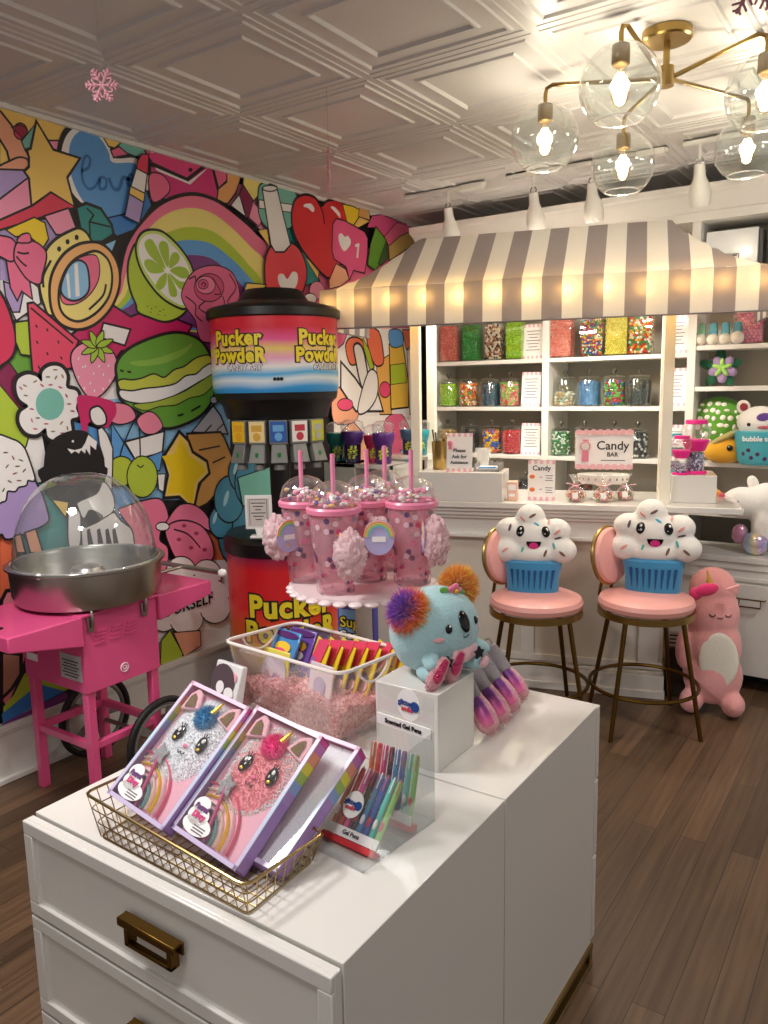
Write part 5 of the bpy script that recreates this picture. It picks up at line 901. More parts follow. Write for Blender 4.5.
# ------------------------------------------------------------------ bar stools
def make_stool(lab, loc):
    t = thing('bar_stool', lab, 'stool', loc, 33, 'pink bar stools at the candy bar')
    MB().lathe([(0,.565),(.195,.565),(.210,.575),(.216,.595),(.208,.615),(.18,.628),(.10,.634),(0,.636)],40).build('seat', ROSE, t)
    MB().lathe([(.212,.535),(.217,.537),(.217,.566),(.205,.566),(.205,.537)],40,cap=False).build('seat_rim', BRASS, t)
    for a in (-45,45,135,225):
        r = math.radians(a-0); d = Vector((math.cos(r),math.sin(r),0))
        MB().cyl(d*.180+Vector((0,0,.545)), d*.285, .0115,.010,10).build('leg', BRONZE, t)
    MB().torus((0,0,.20),.244,.009,n=44).build('foot_ring', BRONZE, t)
    # round back, standing on two short stalks at the rear
    BQ = RZ(44); c = Vector((0,.19,.785)); M = BQ@T(*c)@RX(90-8)@Matrix.Diagonal((.72,.72,1,1))
    MB().lathe([(0,-.016),(.165,-.016),(.182,-.008),(.186,.004),(.175,.018),(.12,.030),(0,.034)],40,0,M).build('backrest', ROSE, t)
    MB().torus((0,0,-.012),.186,.010,0,M,48).build('backrest_rim', BRASS, t)
    b = MB()
    for s in (-1,1): b.tube([BQ@Vector(p) for p in ((s*.05,.19,.55),(s*.05,.215,.60),(s*.05,.20,.68))],.008,8)
    b.build('back_stalks', BRONZE, t); return t
make_stool('pink vinyl bar stool on the right, with round back and brass foot ring', (-.985,3.575,0))
make_stool('pink vinyl bar stool on the left, nearer the white display island', (-1.424,3.33,0))
# ------------------------------------------------------------------ cupcake cushions
def cupcake(lab, loc, rz, s, tilt=-8):
    t = thing('cupcake_cushion', lab, 'cushion', loc, rz, 'smiling cupcake cushions'); K = RX(tilt)@Matrix.Diagonal((s,s,s,1))
    b = MB()
    for c, r in (((0,0,.235),(.10,.062,.085)),((-.015,0,.315),(.062,.05,.058)),((-.098,0,.262),(.062,.05,.052)),((.090,0,.262),(.062,.05,.052)),((-.105,0,.178),(.068,.055,.055)),((.112,0,.182),(.066,.055,.055)),((0,0,.165),(.11,.062,.05))): b.ell(c, r, 0, K)
    bv = b.bvh(); b.build('frosting', plush_mat('white_plush','f3efe8'), t, remesh=.007*s)
    b = MB(); pr = [(.098,.0),(.106,.012),(.108,.07),(.118,.125),(.10,.135)]
    b.lathe(pr, 40, 0, K, sy=.5, cap=True); bb_ = b.bvh(); b.build('cup', plush_mat('blue_plush','3d8fbe'), t)
    d = MB()
    for k in range(8):
        x = -.077+.022*k; dx = x*.10; p, n = put(bb_, x*s, .06*s)
        P = [put(bb_, (x+q)*s, zz*s)[0]+Vector((0,-.002,0)) for q, zz in ((-.001,.028),(.001+dx*.2,.028),(.007+dx,.105),(-.006+dx,.105))]
        if all(abs(v.y)<.4 for v in P): d.hexa([v for v in P]+[v+Vector((0,-.002,0)) for v in P])
    d.build('pleats', mat('navy_felt','1f4f86',.9), t)
    for x in (-.052,.052):
        b = MB(); patch(b, bv, x*s, .262*s, .018*s, .024*s, 0, 0, .005); e = b.build('eye', mat('glossy_black','0c0a0c',.15), t)
        b = MB(); patch(b, bv, (x+.003)*s, .270*s, .0055*s, .0065*s, 0, 0, .0085); patch(b, bv, (x-.004)*s, .253*s, .003*s, .003*s, 0, 0, .0085)
        b.build('eye_glint', PAPER, e)
    p, n = put(bv, .004*s, .215*s); n = n if n.y<0 else -n; F = frame(p, n)
    MB().prism([(.030*s*math.cos(a), .030*s*math.sin(a)*1.05+.008*s) for a in [PI+PI*i/12 for i in range(13)]], .006, 0, F@T(0,0,-.001)).build('mouth', mat('glossy_black'), t)
    MB().prism([(.019*s*math.cos(a), -.009*s+.014*s*math.sin(a)) for a in [2*PI*i/16 for i in range(16)]], .003, 0, F@T(0,0,.0045)).build('tongue', mat('tongue_pink','e2338a',.8), t)
    cs = ['4fb3cf','e9a39a','6d5560','7a5a48','4fb0a8']
    for k,(x,z,r,c) in enumerate(((-.095,.275,75,2),(-.045,.312,-40,1),(-.004,.325,30,3),(.012,.292,-35,0),(.062,.300,-45,1),(.098,.262,40,1),(-.115,.225,8,0),(-.112,.185,35,1),(-.04,.19,85,4),(.052,.175,65,3),(.085,.205,-60,4),(.12,.175,-40,3),(.10,.235,20,2))):
        b = MB(); p, n = put(bv, x*s, z*s); n = n if n.y<0 else -n; F = frame(p, n)@RZ(r); b.ell((0,0,0),(.017*s,.0056*s,.0035),0,F,10,6); b.build('sprinkle', mat('felt_'+cs[c],cs[c],.8), t)
    return t
cupcake('white cupcake cushion with blue cup, slumped on the left stool', (-1.455,3.36,.622), 19, 1.13, -10)
cupcake('white cupcake cushion with blue cup, upright on the right stool', (-.975,3.64,.622), 13, 1.18, -7)
# ------------------------------------------------------------------ long pink unicorn pillow on the floor
t = thing('unicorn_body_pillow','long pink kitten unicorn pillow with white belly leaning beside the right stool','plush toy',(-.735,3.86,0),14)
K = RX(-7)@Matrix.Diagonal((1.10,1,1.10,1)); b = MB()
for c, r in (((0,0,.17),(.125,.085,.13)),((0,0,.30),(.115,.08,.15)),((-.01,0,.44),(.112,.078,.14)),((-.015,0,.55),(.100,.068,.10)),((-.085,-.03,.055),(.05,.07,.055)),((.085,-.03,.055),(.05,.07,.055)),((-.125,-.02,.28),(.035,.035,.09))): b.ell(c,r,0,K)
bv = b.bvh(); b.build('body', plush_mat('pink_plush','f0a6a4'), t, remesh=.009)
b = MB(); p, n = put(bv, .02, .28); b.ell((0,0,0),(.088,.135,.012),0,T(*p)@T(0,.003,0)@RX(83)); b.build('belly_patch', plush_mat('cream_plush','efe8da'), t)
b = MB()
for s in (-1,1):
    x0 = .02+s*.035; pts = [put(bv, x0+.012*math.cos(a), .50+.010*math.sin(a))[0]+Vector((0,-.002,0)) for a in [PI+PI*i/8 for i in range(9)]]; b.tube(pts,.0022,6)
for s in (-1,1): b.tube([put(bv, .02+s*.006+.006*math.cos(a), .487+.006*math.sin(a))[0]+Vector((0,-.002,0)) for a in [PI+PI*i/6 for i in range(7)]],.0016,6)
b.build('stitched_face', INK, t)
b = MB(); b.cyl((.0,0,.62),(-.02,0,.70),.018,.002,12,0); b.build('horn', mat('gold_foil','e0b840',.3,.6), t).location=(-.03,-.055,.02)
b = MB(); b.ell((0,0,0),(.055,.02,.030),0,T(-.05,-.085,.635)@RY(-18)); b.ell((0,0,0),(.03,.02,.03),0,T(-.095,-.075,.61)); b.build('mane', plush_mat('hot_pink_plush','e83070'), t)
b = MB(); b.prism([(-.03,0),(.03,0),(.012,.05)],.02,0,T(.06,-.045,.625)@RX(90)@RZ(-25)); b.build('ear', plush_mat('pink_plush'), t, .004)
# dark box and striped parcel in the gap behind
t = thing('storage_crate','dark brown crate in the shadow behind the right stool','crate',(-.935,4.08,0),17)
MB().box((0,0,.13),(.15,.2,.26)).build('crate_body', mat('dark_brown','2c1c14',.6), t, .004)
t = MB().box((0,0,.04),(.13,.16,.08)).build('striped_parcel', mat('parcel_white','cfcac4',.6), None, .002); t.location=(-.935,4.08,.26); t.rotation_euler=(0,0,math.radians(17)); tag(t,'small black and white striped parcel with a red dot on the dark crate','parcel')
b = MB()
for z in (.02,.04,.06): b.box((0,-.081,z),(.131,.002,.007))
o = b.build('stripe_print', INK, t); b = MB(); b.ell((.0,-.082,.068),(.012,.003,.010)); b.build('dot', mat('red_card','c82c34',.5), t)
# ------------------------------------------------------------------ plush toys on the right shelves
def toy(name, lab, loc, rz=0, grp=None): return thing(name, lab, 'plush toy', loc, rz, grp)
for i in range(4):
    x = -1.03+.062*i; t = toy('egg_plush','%s of four white and teal egg plush toys, far right shelf'%('leftmost','second','third','rightmost')[i],(x,4.635,1.786),0,'small white and teal plush row'); s=.98+.12*(i==3)
    MB().ell((0,0,.032*s),(.032*s,.032*s,.032*s)).build('body', plush_mat('cream_plush','e6e2d2'), t)
    b = MB(); b.hexa([(-.022,.0,.055),(.022,.0,.055),(.022,.03,.055),(-.022,.03,.055),(-.026,.03,.12),(.012,.03,.125),(.012,.055,.12),(-.026,.055,.12)]); b.build('wrap', mat('teal_felt',['8ac8b0','5a9cb0','7ab8c8','4a90a8'][0],.9) if i==0 else mat('teal_felt_b','5f9fae',.9), t, .006)
t = toy('succulent_plush','green and purple flower shaped succulent plush on the far right shelf',(-.93,4.70,1.563))
b = MB()
for k in range(5):
    a = PI/2+2*PI*k/5; b.ell((0,0,0),(.065,.03,.030),0,T(-.01,.02,.10)@RX(90)@RZ(math.degrees(a))@T(.055,0,0))
b.build('outer_leaves', plush_mat('dark_green_plush','1f6a48'), t)
b = MB()
for k in range(5):
    a = PI/2+.6+2*PI*k/5; b.ell((0,0,0),(.036,.026,.022),0,T(.01,-.012,.095)@RX(90)@RZ(math.degrees(a))@T(.042,0,0))
b.build('petals', plush_mat('mauve_plush','a58ab4'), t)
b = MB()
for k in range(5):
    a = PI/2+2*PI*k/5; b.ell((0,0,0),(.028,.012,.012),0,T(.01,-.035,.10)@RX(90)@RZ(math.degrees(a))@T(.026,0,0))
b.build('centre', plush_mat('lime_plush','9fce60'), t)
t = toy('mushroom_plush','green mushroom cushion with white dots behind the yellow duck',(-.94,4.75,1.148))
b = MB(); b.ell((0,0,.195),(.165,.10,.165)); bv = b.bvh(); b.build('cap', plush_mat('green_plush','5c9c28'), t)
MB().lathe([(.06,0),(.07,.03),(.06,.08)],20).build('stem', plush_mat('cream_plush'), t)
rr = random.Random(5)
for k in range(60):
    x, z = -.16+.040*(k%9)+.02*((k//9)%2)+rr.uniform(-.009,.009), .07+.042*(k//9)+rr.uniform(-.009,.009); b = MB(); patch(b,bv,x,z,rr.uniform(.008,.019),rr.uniform(.008,.017),0,0,.006)
    if (x/.155)**2+((z-.195)/.155)**2<1: b.build('dot', plush_mat('white_plush'), t)
t = toy('duck_plush','yellow duck plush with an olive hat brim in front of the green mushroom cushion',(-.875,4.60,1.148),8)
b = MB(); b.ell((0,0,.062),(.115,.06,.066)); b.ell((.03,0,.085),(.08,.055,.062)); bv=b.bvh(); b.build('body', plush_mat('yellow_plush','e8a820'), t, remesh=.007)
b = MB(); b.ell((0,0,0),(.10,.05,.018),0,T(.01,-.005,.145)@RY(-28)); b.build('hat_brim', plush_mat('olive_plush','b8a860'), t)
b = MB(); patch(b,bv,.03,.085,.016,.016,0,0,.008); e=b.build('eye', mat('glossy_black'), t); b=MB(); patch(b,bv,.026,.092,.005,.005,0,0,.012); b.build('eye_glint', PAPER, e)
t = toy('cat_in_cup_plush','white cat plush sitting in a sparkly teal cup, cut by the right edge',(-.70,4.585,1.148),5)
b = MB(); b.lathe([(.085,0),(.105,.02),(.120,.12),(.125,.175),(.12,.18)],28,sy=.7); bv=b.bvh(); b.build('cup', mat('teal_satin','4fb0c0',.3,bump=.3,bscale=40), t)
b = MB(); b.ell((0,0,.225),(.115,.075,.085)); b2=b.bvh(); b.build('head', plush_mat('white_plush'), t)
for s in (-1,1):
    b = MB(); b.ell((0,0,0),(.034,.018,.038),0,T(s*.085,0,.305)@RY(s*20)); e=b.build('ear', plush_mat('white_plush'), t); b=MB(); b.ell((0,0,0),(.020,.008,.022),0,T(s*.082,-.014,.305)@RY(s*20)); b.build('inner_ear', plush_mat('maroon_plush','9a3038'), e)
for s in (-1,1):
    b = MB(); patch(b,b2,s*.05,.215,.010,.010,0,0,.004); b.build('eye', mat('glossy_black'), t)
b = MB(); patch(b,b2,.02,.255,.035,.022,0,10,.004); b.build('purple_patch', plush_mat('violet_plush','5a3a8c'), t)
b = MB(); patch(b,b2,.03,.20,.04,.010,0,0,.004); b.build('blush', plush_mat('coral_plush','d86a70'), t)
for x,z in ((-.07,.06),(-.045,.08),(-.03,.04),(.0,.06),(.035,.035),(.06,.07)):
    b = MB(); patch(b,bv,x,z,.011,.011,0,0,.003); b.build('pearl', plush_mat('plum_plush','4a2a50'), t)
text('lettering','bubble tea',.036,T(0,-.089,.14)@RX(90),PAPER,t,.001)
t = toy('unicorn_plush','large white unicorn plush with rainbow horn and shiny hoof draped by the right edge',(-.665,4.40,.705),0); t.scale = (1.25,1.1,1.3)
b = MB(); 
for c, r in (((-.05,-.02,.20),(.085,.07,.065)),((-.115,-.02,.185),(.05,.05,.048)),((.04,0,.21),(.08,.07,.075)),((.10,.02,.17),(.09,.08,.10)),((.03,-.03,.11),(.045,.045,.10)),((.20,.03,.10),(.11,.09,.10)),((.17,.0,.06),(.06,.06,.07))): b.ell(c,r)
bv=b.bvh(); b.build('body', plush_mat('white_plush'), t, remesh=.009)
MB().ell((.01,-.06,.045),(.05,.045,.047)).build('hoof', ramp('holo_foil',[(0,'d89ab8'),(.3,'a8c8e0'),(.55,'e8d8a8'),(.8,'b8a0d8'),(1,'98d0c8')],0,-.06,.08,.25,.3,12,.5), t)
MB().ell((-.055,-.03,.075),(.032,.03,.04)).build('hoof', mat('holo_foil'), t)
rb = ['e05a6a','f0a050','f0dc60','7ac060','60b0d0']
for i in range(5): MB().ell((0,0,0),(.015,.017,.018),0,T(-.128-.0145*i,-.07,.225+.010*i)).build('horn_ring', mat('rainbow_'+rb[i],rb[i],.7), t)
b = MB(); b.tube([(-.07+.012*math.cos(a),-.088,.215+.008*math.sin(a)) for a in [PI+PI*i/8 for i in range(9)]],.002,6); b.build('closed_eye', INK, t)
b = MB(); b.ell((0,0,0),(.022,.012,.03),0,T(-.02,.0,.28)@RY(-20)); b.build('ear', plush_mat('white_plush'), t)
sc_ = thing('folded_cloth','folded coral cloth lying on the low shelf behind the counter end','cloth',(-.93,4.64,.87)); 
b = MB(); b.box((0,.0,.006),(.22,.08,.012)); b.box((.01,.0,.016),(.19,.07,.008)); b.build('cloth_fold', mat('coral_cloth','d88a84',.9), sc_, .003)
# ------------------------------------------------------------------ chandelier
HUB = Vector((-.772,2.819,2.60)); ch = thing('globe_chandelier','brass chandelier with five clear glass globes and glowing filament bulbs','chandelier',(HUB.x,HUB.y,2.72))
def cl(v): return Vector(v)-Vector((HUB.x,HUB.y,2.72))
MB().lathe([(0,-.028),(.085,-.028),(.092,-.022),(.092,.002),(0,.002)],36,0,Matrix.Diagonal((.86,.86,1,1))).build('canopy', BRASS, ch)
MB().cyl((0,0,-.15),(0,0,-.02),.011,n=12).build('stem', BRASS, ch)
MB().cyl((0,0,-.165),(0,0,-.105),.026,.026,16).build('hub', BRASS, ch)
bulbm = mat('bulb_glow','fff4e8',.4,emis=14)
GL = [(-1.233,2.916,2.499),(-.851,2.598,2.512),(-1.065,3.313,2.462),(-.499,2.999,2.528),(-.656,3.603,2.518)]
FX = GL  # globe centres
for i, g in enumerate(GL):
    c = cl(g); top = c+Vector((0,0,.115)); el = top+Vector((0,0,.035)); d = (el-Vector((0,0,-.135))); h = Vector((d.x,d.y,0)).normalized()
    st = Vector((h.x*.024,h.y*.024,-.135)); e1 = el+Vector((-h.x*.03,-h.y*.03,.03)); e2 = el+Vector((-h.x*.006,-h.y*.006,.024))
    MB().tube([st, e1, e2, el+Vector((0,0,.005)), top-Vector((0,0,.005))], .0075, 10).build('arm', BRASS, ch)
    M = T(*c)
    so = MB().lathe([(.010,.122),(.027,.118),(.028,.10),(.028,.062),(.024,.058)],20,0,M).build('socket', mat('socket_brass','6e5830',.4,.9), ch)
    gl = MB().lathe([(.034,.118)]+[(.125*math.sin(a),.125*math.cos(a)) for a in [.28+(2.52-.28)*k/26 for k in range(27)]]+[(.068,-.103)],48,0,M,False).build('glass_globe', GLASS, ch)
    MB().torus((0,0,-.1025),.069,.0028,0,M,48).build('globe_rim', clear('rim_glass','ffffff',.8,.05,.35), gl)
    bu = MB().lathe([(.012,.06),(.014,.045),(.026,.01),(.031,-.02),(.026,-.045),(.012,-.06),(0,-.063)],20,0,M,False).build('bulb', clear('bulb_glass','fff2dc',.15), ch)
    b = MB()
    for k in range(6):
        a = 2*PI*k/6; b.cyl(c+Vector((.008*math.cos(a),.008*math.sin(a),.035)), c+Vector((.014*math.cos(a+.5),.014*math.sin(a+.5),-.035)),.0048,n=6)
    b.build('filament', bulbm, bu)
    plight('bulb_light', g, BULB_W, .03)
# ------------------------------------------------------------------ track spots
def track(x0,x1,y,lab):
    t = thing('light_track',lab,'light track',((x0+x1)/2,y,CZ),0,'white ceiling light tracks'); L=x1-x0
    b = MB(); b.box((0,-.012,-.014),(L,.006,.022)); b.box((0,.012,-.014),(L,.006,.022)); b.box((0,0,-.006),(L,.03,.006)); b.build('rail', WHITE, t)
    MB().box((L/2-.08,0,-.022),(.14,.05,.03)).build('feed_box', WHITE, t, .003)
track(-2.62,-2.10,4.13,'short white ceiling light track over the left end of the awning')
track(-1.95,-1.10,4.10,'white ceiling light track in the middle, behind the lowest glass globe')
track(-1.02,-.30,4.07,'white ceiling light track at the right, over the keepsake boxes')
for i,(px_,py_,nm) in enumerate(((-2.335,4.13,'leftmost'),(-1.795,4.10,'second from left'),(-1.475,4.10,'third, seen behind the glass globe'),(-.945,4.07,'rightmost'))):
    t = thing('spot_light','white track spot, %s of four above the shelving'%nm,'spotlight',(px_,py_,CZ-.028),0,'white track spotlights')
    MB().cyl((0,0,-.07),(0,0,.004),.007,n=10).build('stem', WHITE, t)
    b = MB(); b.torus((0,0,-.075),.016,.004,0,T(0,0,-.075)@RX(90)@T(0,0,.075),20); b.build('swivel', mat('chrome','b8b8b8',.2,.9), t)
    A = T(0,0,-.085)@RX(14)
    MB().lathe([(.016,0),(.024,-.004),(.026,-.045),(.029,-.065),(.041,-.092),(.050,-.125),(.052,-.150),(.048,-.182),(.042,-.192),(.038,-.17),(0,-.16)],24,0,A,False).build('lamp_head', WHITE, t)
    MB().lathe([(0,-.172),(.033,-.174),(.034,-.170),(0,-.168)],20,0,A).build('lens', mat('lens_glow','ffe8c0',.4,emis=6), t)
    l = bpy.data.lights.new('spot_beam','SPOT'); l.energy = SPOT_W; l.spot_size = math.radians(95); l.spot_blend = .6; l.shadow_soft_size=.04; l.color=(1,.92,.80)
    o = bpy.data.objects.new('spot_beam', l); COL.objects.link(o); o.location = (px_,py_+.06,CZ-.31); o.rotation_euler = (math.radians((-22,-22,-22,26)[i]),0,0)
# ------------------------------------------------------------------ hanging snowflakes
GLIT = mat('pink_glitter','cc8e98',.5,0,bump=.6,bscale=400)
def flake(lab, loc, R, rz, tilt):
    t = thing('snowflake_ornament',lab,'ornament',loc,0,'glittery pink hanging snowflakes'); M = RZ(rz)@RX(90+tilt); b = MB()
    for k in range(6):
        a = 2*PI*k/6; d = Vector((math.cos(a),math.sin(a),0)); n = Vector((-d.y,d.x,0)); b.cyl(M@Vector((0,0,0)),M@(d*R),.0035,n=6)
        for q,l in ((.4,.32),(.65,.26),(.88,.14)):
            for s in (-1,1): b.cyl(M@(d*R*q),M@(d*(R*(q+l*.7))+n*s*R*l),.003,n=5)
            b.ell(M@(d*R*q),.006,n=8,k=5)
    b.build('flake', GLIT, t); MB().cyl((0,0,R*.9),(0,0,CZ-loc[2]),.0007,n=4).build('thread', clear('thread','dddddd',.1,.2,.3), t)
flake('glittery pink snowflake hanging at the top left near the mural', (-1.969,1.519,2.45), .046, 35, 5)
flake('glittery snowflake seen edge on, hanging over the rainbow mural heart', (-1.942,2.513,2.421), .075, 128, 0)
flake('glittery snowflake cut by the top edge above the chandelier', (-.385,2.105,2.50), .072, 10, 10)
# ------------------------------------------------------------------ cotton candy cart
ct = thing('candy_floss_cart','hot pink wheeled cart carrying the candy floss bowl','cart',(-2.70,1.84,0))
def cc(v): return (v[0]+2.70, v[1]-1.84, v[2])
def CB(n, boxes, m=PINKM, bev=.003, par=None):
    b = MB()
    for c, d in boxes: b.box(cc(c), d)
    return b.build(n, m, par or ct, bev)
CB('cabinet', [((-2.70,1.84,.63),(.40,.345,.30))])
def wing(y0,y1,z0,t0,z1,t1,n):
    b = MB(); xa,xb=-2.915,-2.485; b.hexa([cc(p) for p in ((xa,y0,z0-t0),(xb,y0,z0-t0),(xb,y1,z1-t1),(xa,y1,z1-t1),(xa,y0,z0),(xb,y0,z0),(xb,y1,z1),(xa,y1,z1))]); return b.build(n, PINKM, ct, .005)
wing(1.665,1.375,.785,.115,.785,.055,'side_tray'); wing(2.015,2.30,.785,.105,.785,.06,'side_tray')
CB('top_plate', [((-2.70,1.84,.783),(.42,.37,.012))])
b = MB(); b.lathe([(0,0),(.018,0),(.018,.002),(0,.002)],16,0,T(*cc((-2.62,1.42,.785)))); b.build('tray_hole', BLACK, ct)
for x,y in ((-2.875,1.69),(-2.525,1.69),(-2.875,1.99),(-2.525,1.99)): CB('leg', [((x,y,.24),(.035,.035,.48))])
for y in (1.69,1.99): CB('cross_bar', [((-2.70,y,.26),(.33,.025,.03))])
for x in (-2.875,-2.525): CB('cross_bar', [((x,1.84,.26),(.025,.28,.03))])
b = MB(); 
for yy in (1.74,1.81,1.88):
    for z in (.665,.68,.695,.71): b.box(cc((-2.4985,yy+.015*(z-.68)/.05,z)),(.006,.045,.006))
b.build('louvres', PINKM, ct)
b = MB(); b.torus((0,0,0),.017,.0035,0,T(*cc((-2.499,1.84,.535)))@RY(90),20); b.torus((0,0,0),.008,.003,0,T(*cc((-2.499,1.84,.535)))@RY(90),14); b.build('emblem', mat('pale_emblem','f0c8d4',.4), ct)
for y in (1.70,1.945):
    b = MB(); b.box(cc((-2.493,y,.745)),(.012,.026,.055)); b.tube([cc((-2.48,y,.735)),cc((-2.476,y,.775)),cc((-2.482,y,.80))],.006,8); b.build('latch', STEEL, ct, .003)
MB().box(cc((-2.585,1.6655,.575)),(.13,.003,.10)).build('data_plate', mat('grey_label','b8b4b0',.4), ct)
b = MB()
for k in range(6): b.box(cc((-2.585,1.663,.60-.012*k)),(.10-.02*(k%2),.002,.003))
b.build('plate_print', INK, ct)
MB().box(cc((-2.84,1.6655,.60)),(.07,.003,.02)).build('red_label', mat('red_label','c0242c',.5), ct); MB().box(cc((-2.84,1.6655,.57)),(.07,.003,.03)).build('white_label', PAPER, ct); MB().box(cc((-2.86,1.6655,.645)),(.03,.012,.03)).build('socket', BLACK, ct)
for x in (-2.925,-2.475):
    M = T(*cc((x,1.985,.182)))@RY(90)
    tr = MB().torus((0,0,0),.168,.014,0,M,48,10).build('wheel', mat('rubber','141414',.6), ct)
    b = MB(); b.torus((0,0,0),.143,.009,0,M,40); b.lathe([(0,-.025),(.03,-.025),(.032,.025),(0,.025)],20,0,M)
    for k in range(5):
        a = 2*PI*k/5+.3; b.hexa([M@Vector(p) for p in [(.025*math.cos(a+q)*(1 if r==0 else 1)*(1) if r==0 else .14*math.cos(a+q*.35), .025*math.sin(a+q) if r==0 else .14*math.sin(a+q*.35), z) for z in (-.006,.006) for r,q in ((0,-.5),(0,.5),(1,.35),(1,-.35))]])
    b.build('rim', mat('grey_rim','8c8a86',.35,.5), tr)
b = MB(); b.cyl(cc((-2.93,1.985,.182)),cc((-2.47,1.985,.182)),.010); b.build('axle', STEEL, ct)
b = MB(); b.tube([cc((-2.90,2.335,.815)),cc((-2.45,2.335,.815))],.011,10); b.build('push_handle', STEEL, ct)
for x in (-2.88,-2.70):
    b = MB(); b.cyl(cc((x,2.02,.81)),cc((x,2.335,.815)),.008); b.build('handle_arm', STEEL, ct)
b = MB(); b.ell(cc((-2.45,2.335,.815)),(.02,.018,.018)); b.build('handle_knob', PAPER, ct)
bw_ = thing('candy_floss_bowl','wide brushed steel candy floss bowl with clear bubble dome on the pink cart','machine',(-2.715,1.85,.790))
bw_.scale = (.945,.945,1); bw_.location.x += .012
MB().lathe([(.0,0),(.25,0),(.285,.012),(.298,.04),(.303,.142),(.318,.148),(.318,.156),(.300,.156),(.292,.14),(.288,.045),(.27,.02),(0,.016)],64,cap=False).build('bowl', STEEL, bw_)
b = MB(); b.cyl((0,0,.016),(0,0,.10),.055,.05,24); b.cyl((0,0,.10),(0,0,.125),.075,.06,24); b.build('spinner_head', mat('aluminium','c8c4bc',.35,.9), bw_)
dm = MB(); dm.lathe([(.285,.10),(.286,.15)]+[(.286*math.cos(a)**.85 if math.cos(a)>0 else 0,.15+.35*math.sin(a)) for a in [PI/2*k/22 for k in range(1,20)]],64,cap=False); dm.build('bubble_dome', ACRYL, bw_)
MB().torus((0,0,.156),.296,.004,n=64).build('dome_rim', clear('rim_glass'), bw_)
b=MB(); b.ell((.10,-.283,.15),(.016,.010,.012)); b.build('rim_clip', PAPER, bw_)

# ------------------------------------------------------------------ candy powder dispenser
pdz = thing('powder_dispenser','tall candy powder dispenser, round printed hopper and barrel with lettering, by the mural','dispenser',(-2.70,3.01,-.025),0)
A0 = math.atan2(-3.01, 2.70)   # towards the camera
prt = [(0,'2a8ad0'),(.10,'3aa0e0'),(.2,'e8f0f4'),(.27,'4ab0e4'),(.36,'f4f0ee'),(.46,'f4a8c8'),(.56,'f0d070'),(.66,'e85a98'),(.80,'d8283c'),(1,'e02838')]
MB().lathe([(.325,1.59),(.335,1.62),(.335,1.955)],64,cap=False).build('hopper_print', ramp('hopper_print',prt,2,1.575,1.96,.3,.10,2.2), pdz)['label'] = 'printed red, white and blue hopper wrap'
MB().lathe([(.20,1.455),(.27,1.465),(.29,1.53),(.322,1.56),(.328,1.592),(.20,1.60)],48).build('hopper_base', BLACK, pdz)
MB().lathe([(.345,1.945),(.352,1.95),(.352,1.985),(.335,2.0),(.25,2.02),(.19,2.035),(.16,2.075),(.145,2.09),(0,2.095)],64).build('lid', BLACK, pdz)
MB().cyl((0,.0,.90),(0,0,1.46),.055,n=20).build('column', BLACK, pdz)
MB().lathe([(.27,.06),(.295,.09),(.308,.40),(.308,.80)],64,cap=False).build('barrel_print', ramp('barrel_print',[(0,'3a2a7a'),(.12,'5a2a8a'),(.28,'e8c030'),(.42,'e8682c'),(.6,'e0282c'),(.85,'d82028'),(.93,'9a2040'),(1,'3a2060')],2,.06,.83,.3,.06,2), pdz)['label'] = 'red printed barrel'
MB().lathe([(.30,.79),(.32,.80),(.322,.86),(.30,.885),(.10,.90),(0,.90)],48).build('barrel_lid', BLACK, pdz)
MB().lathe([(.24,0),(.27,.01),(.27,.07),(.24,.08)],40).build('barrel_foot', BLACK, pdz)
def wrap(R, a, z): return lambda v: Vector(((R+v.z)*math.cos(a+v.x/R), (R+v.z)*math.sin(a+v.x/R), z+v.y))
yl = mat('lettering_yellow','f0d82c',.4)
def logo(R, a, z, s, third=True):
    for tx, dz, sz in (('Pucker',.055,.118),('PowdeR',-.045,.112)):
        text('lettering', tx, sz*s, wrap(R+.0015,a,z+dz*s), INK, pdz, .0120*s, .0006, gap=1.10)['label']='black lettering outline'
        text('lettering', tx, sz*s, wrap(R+.004,a,z+dz*s), yl, pdz, .0052*s, .0006, gap=1.10)['label']='yellow lettering'
    if third: 
        text('lettering', 'CANDY ART', .046*s, wrap(R+.002,a+.12,z-.115*s), INK, pdz, .0018); text('lettering', 'CANDY ART', .046*s, wrap(R+.004,a+.12,z-.115*s), PAPER, pdz, .0004)
logo(.3355, A0-.62, 1.80, .80); logo(.3355, A0+.78, 1.80, .80); logo(.3085, A0+.10, .475, 1.30)
b = MB()
for k in range(3): 
    b.disc(T(.337*math.cos(A0-.08+.05*k+.06),.337*math.sin(A0-.08+.05*k+.06),1.655)@RZ(math.degrees(A0-.02+.05*k)+90)@RX(90),.0085,.0085,.002)
b.build('print_dots', INK, pdz)
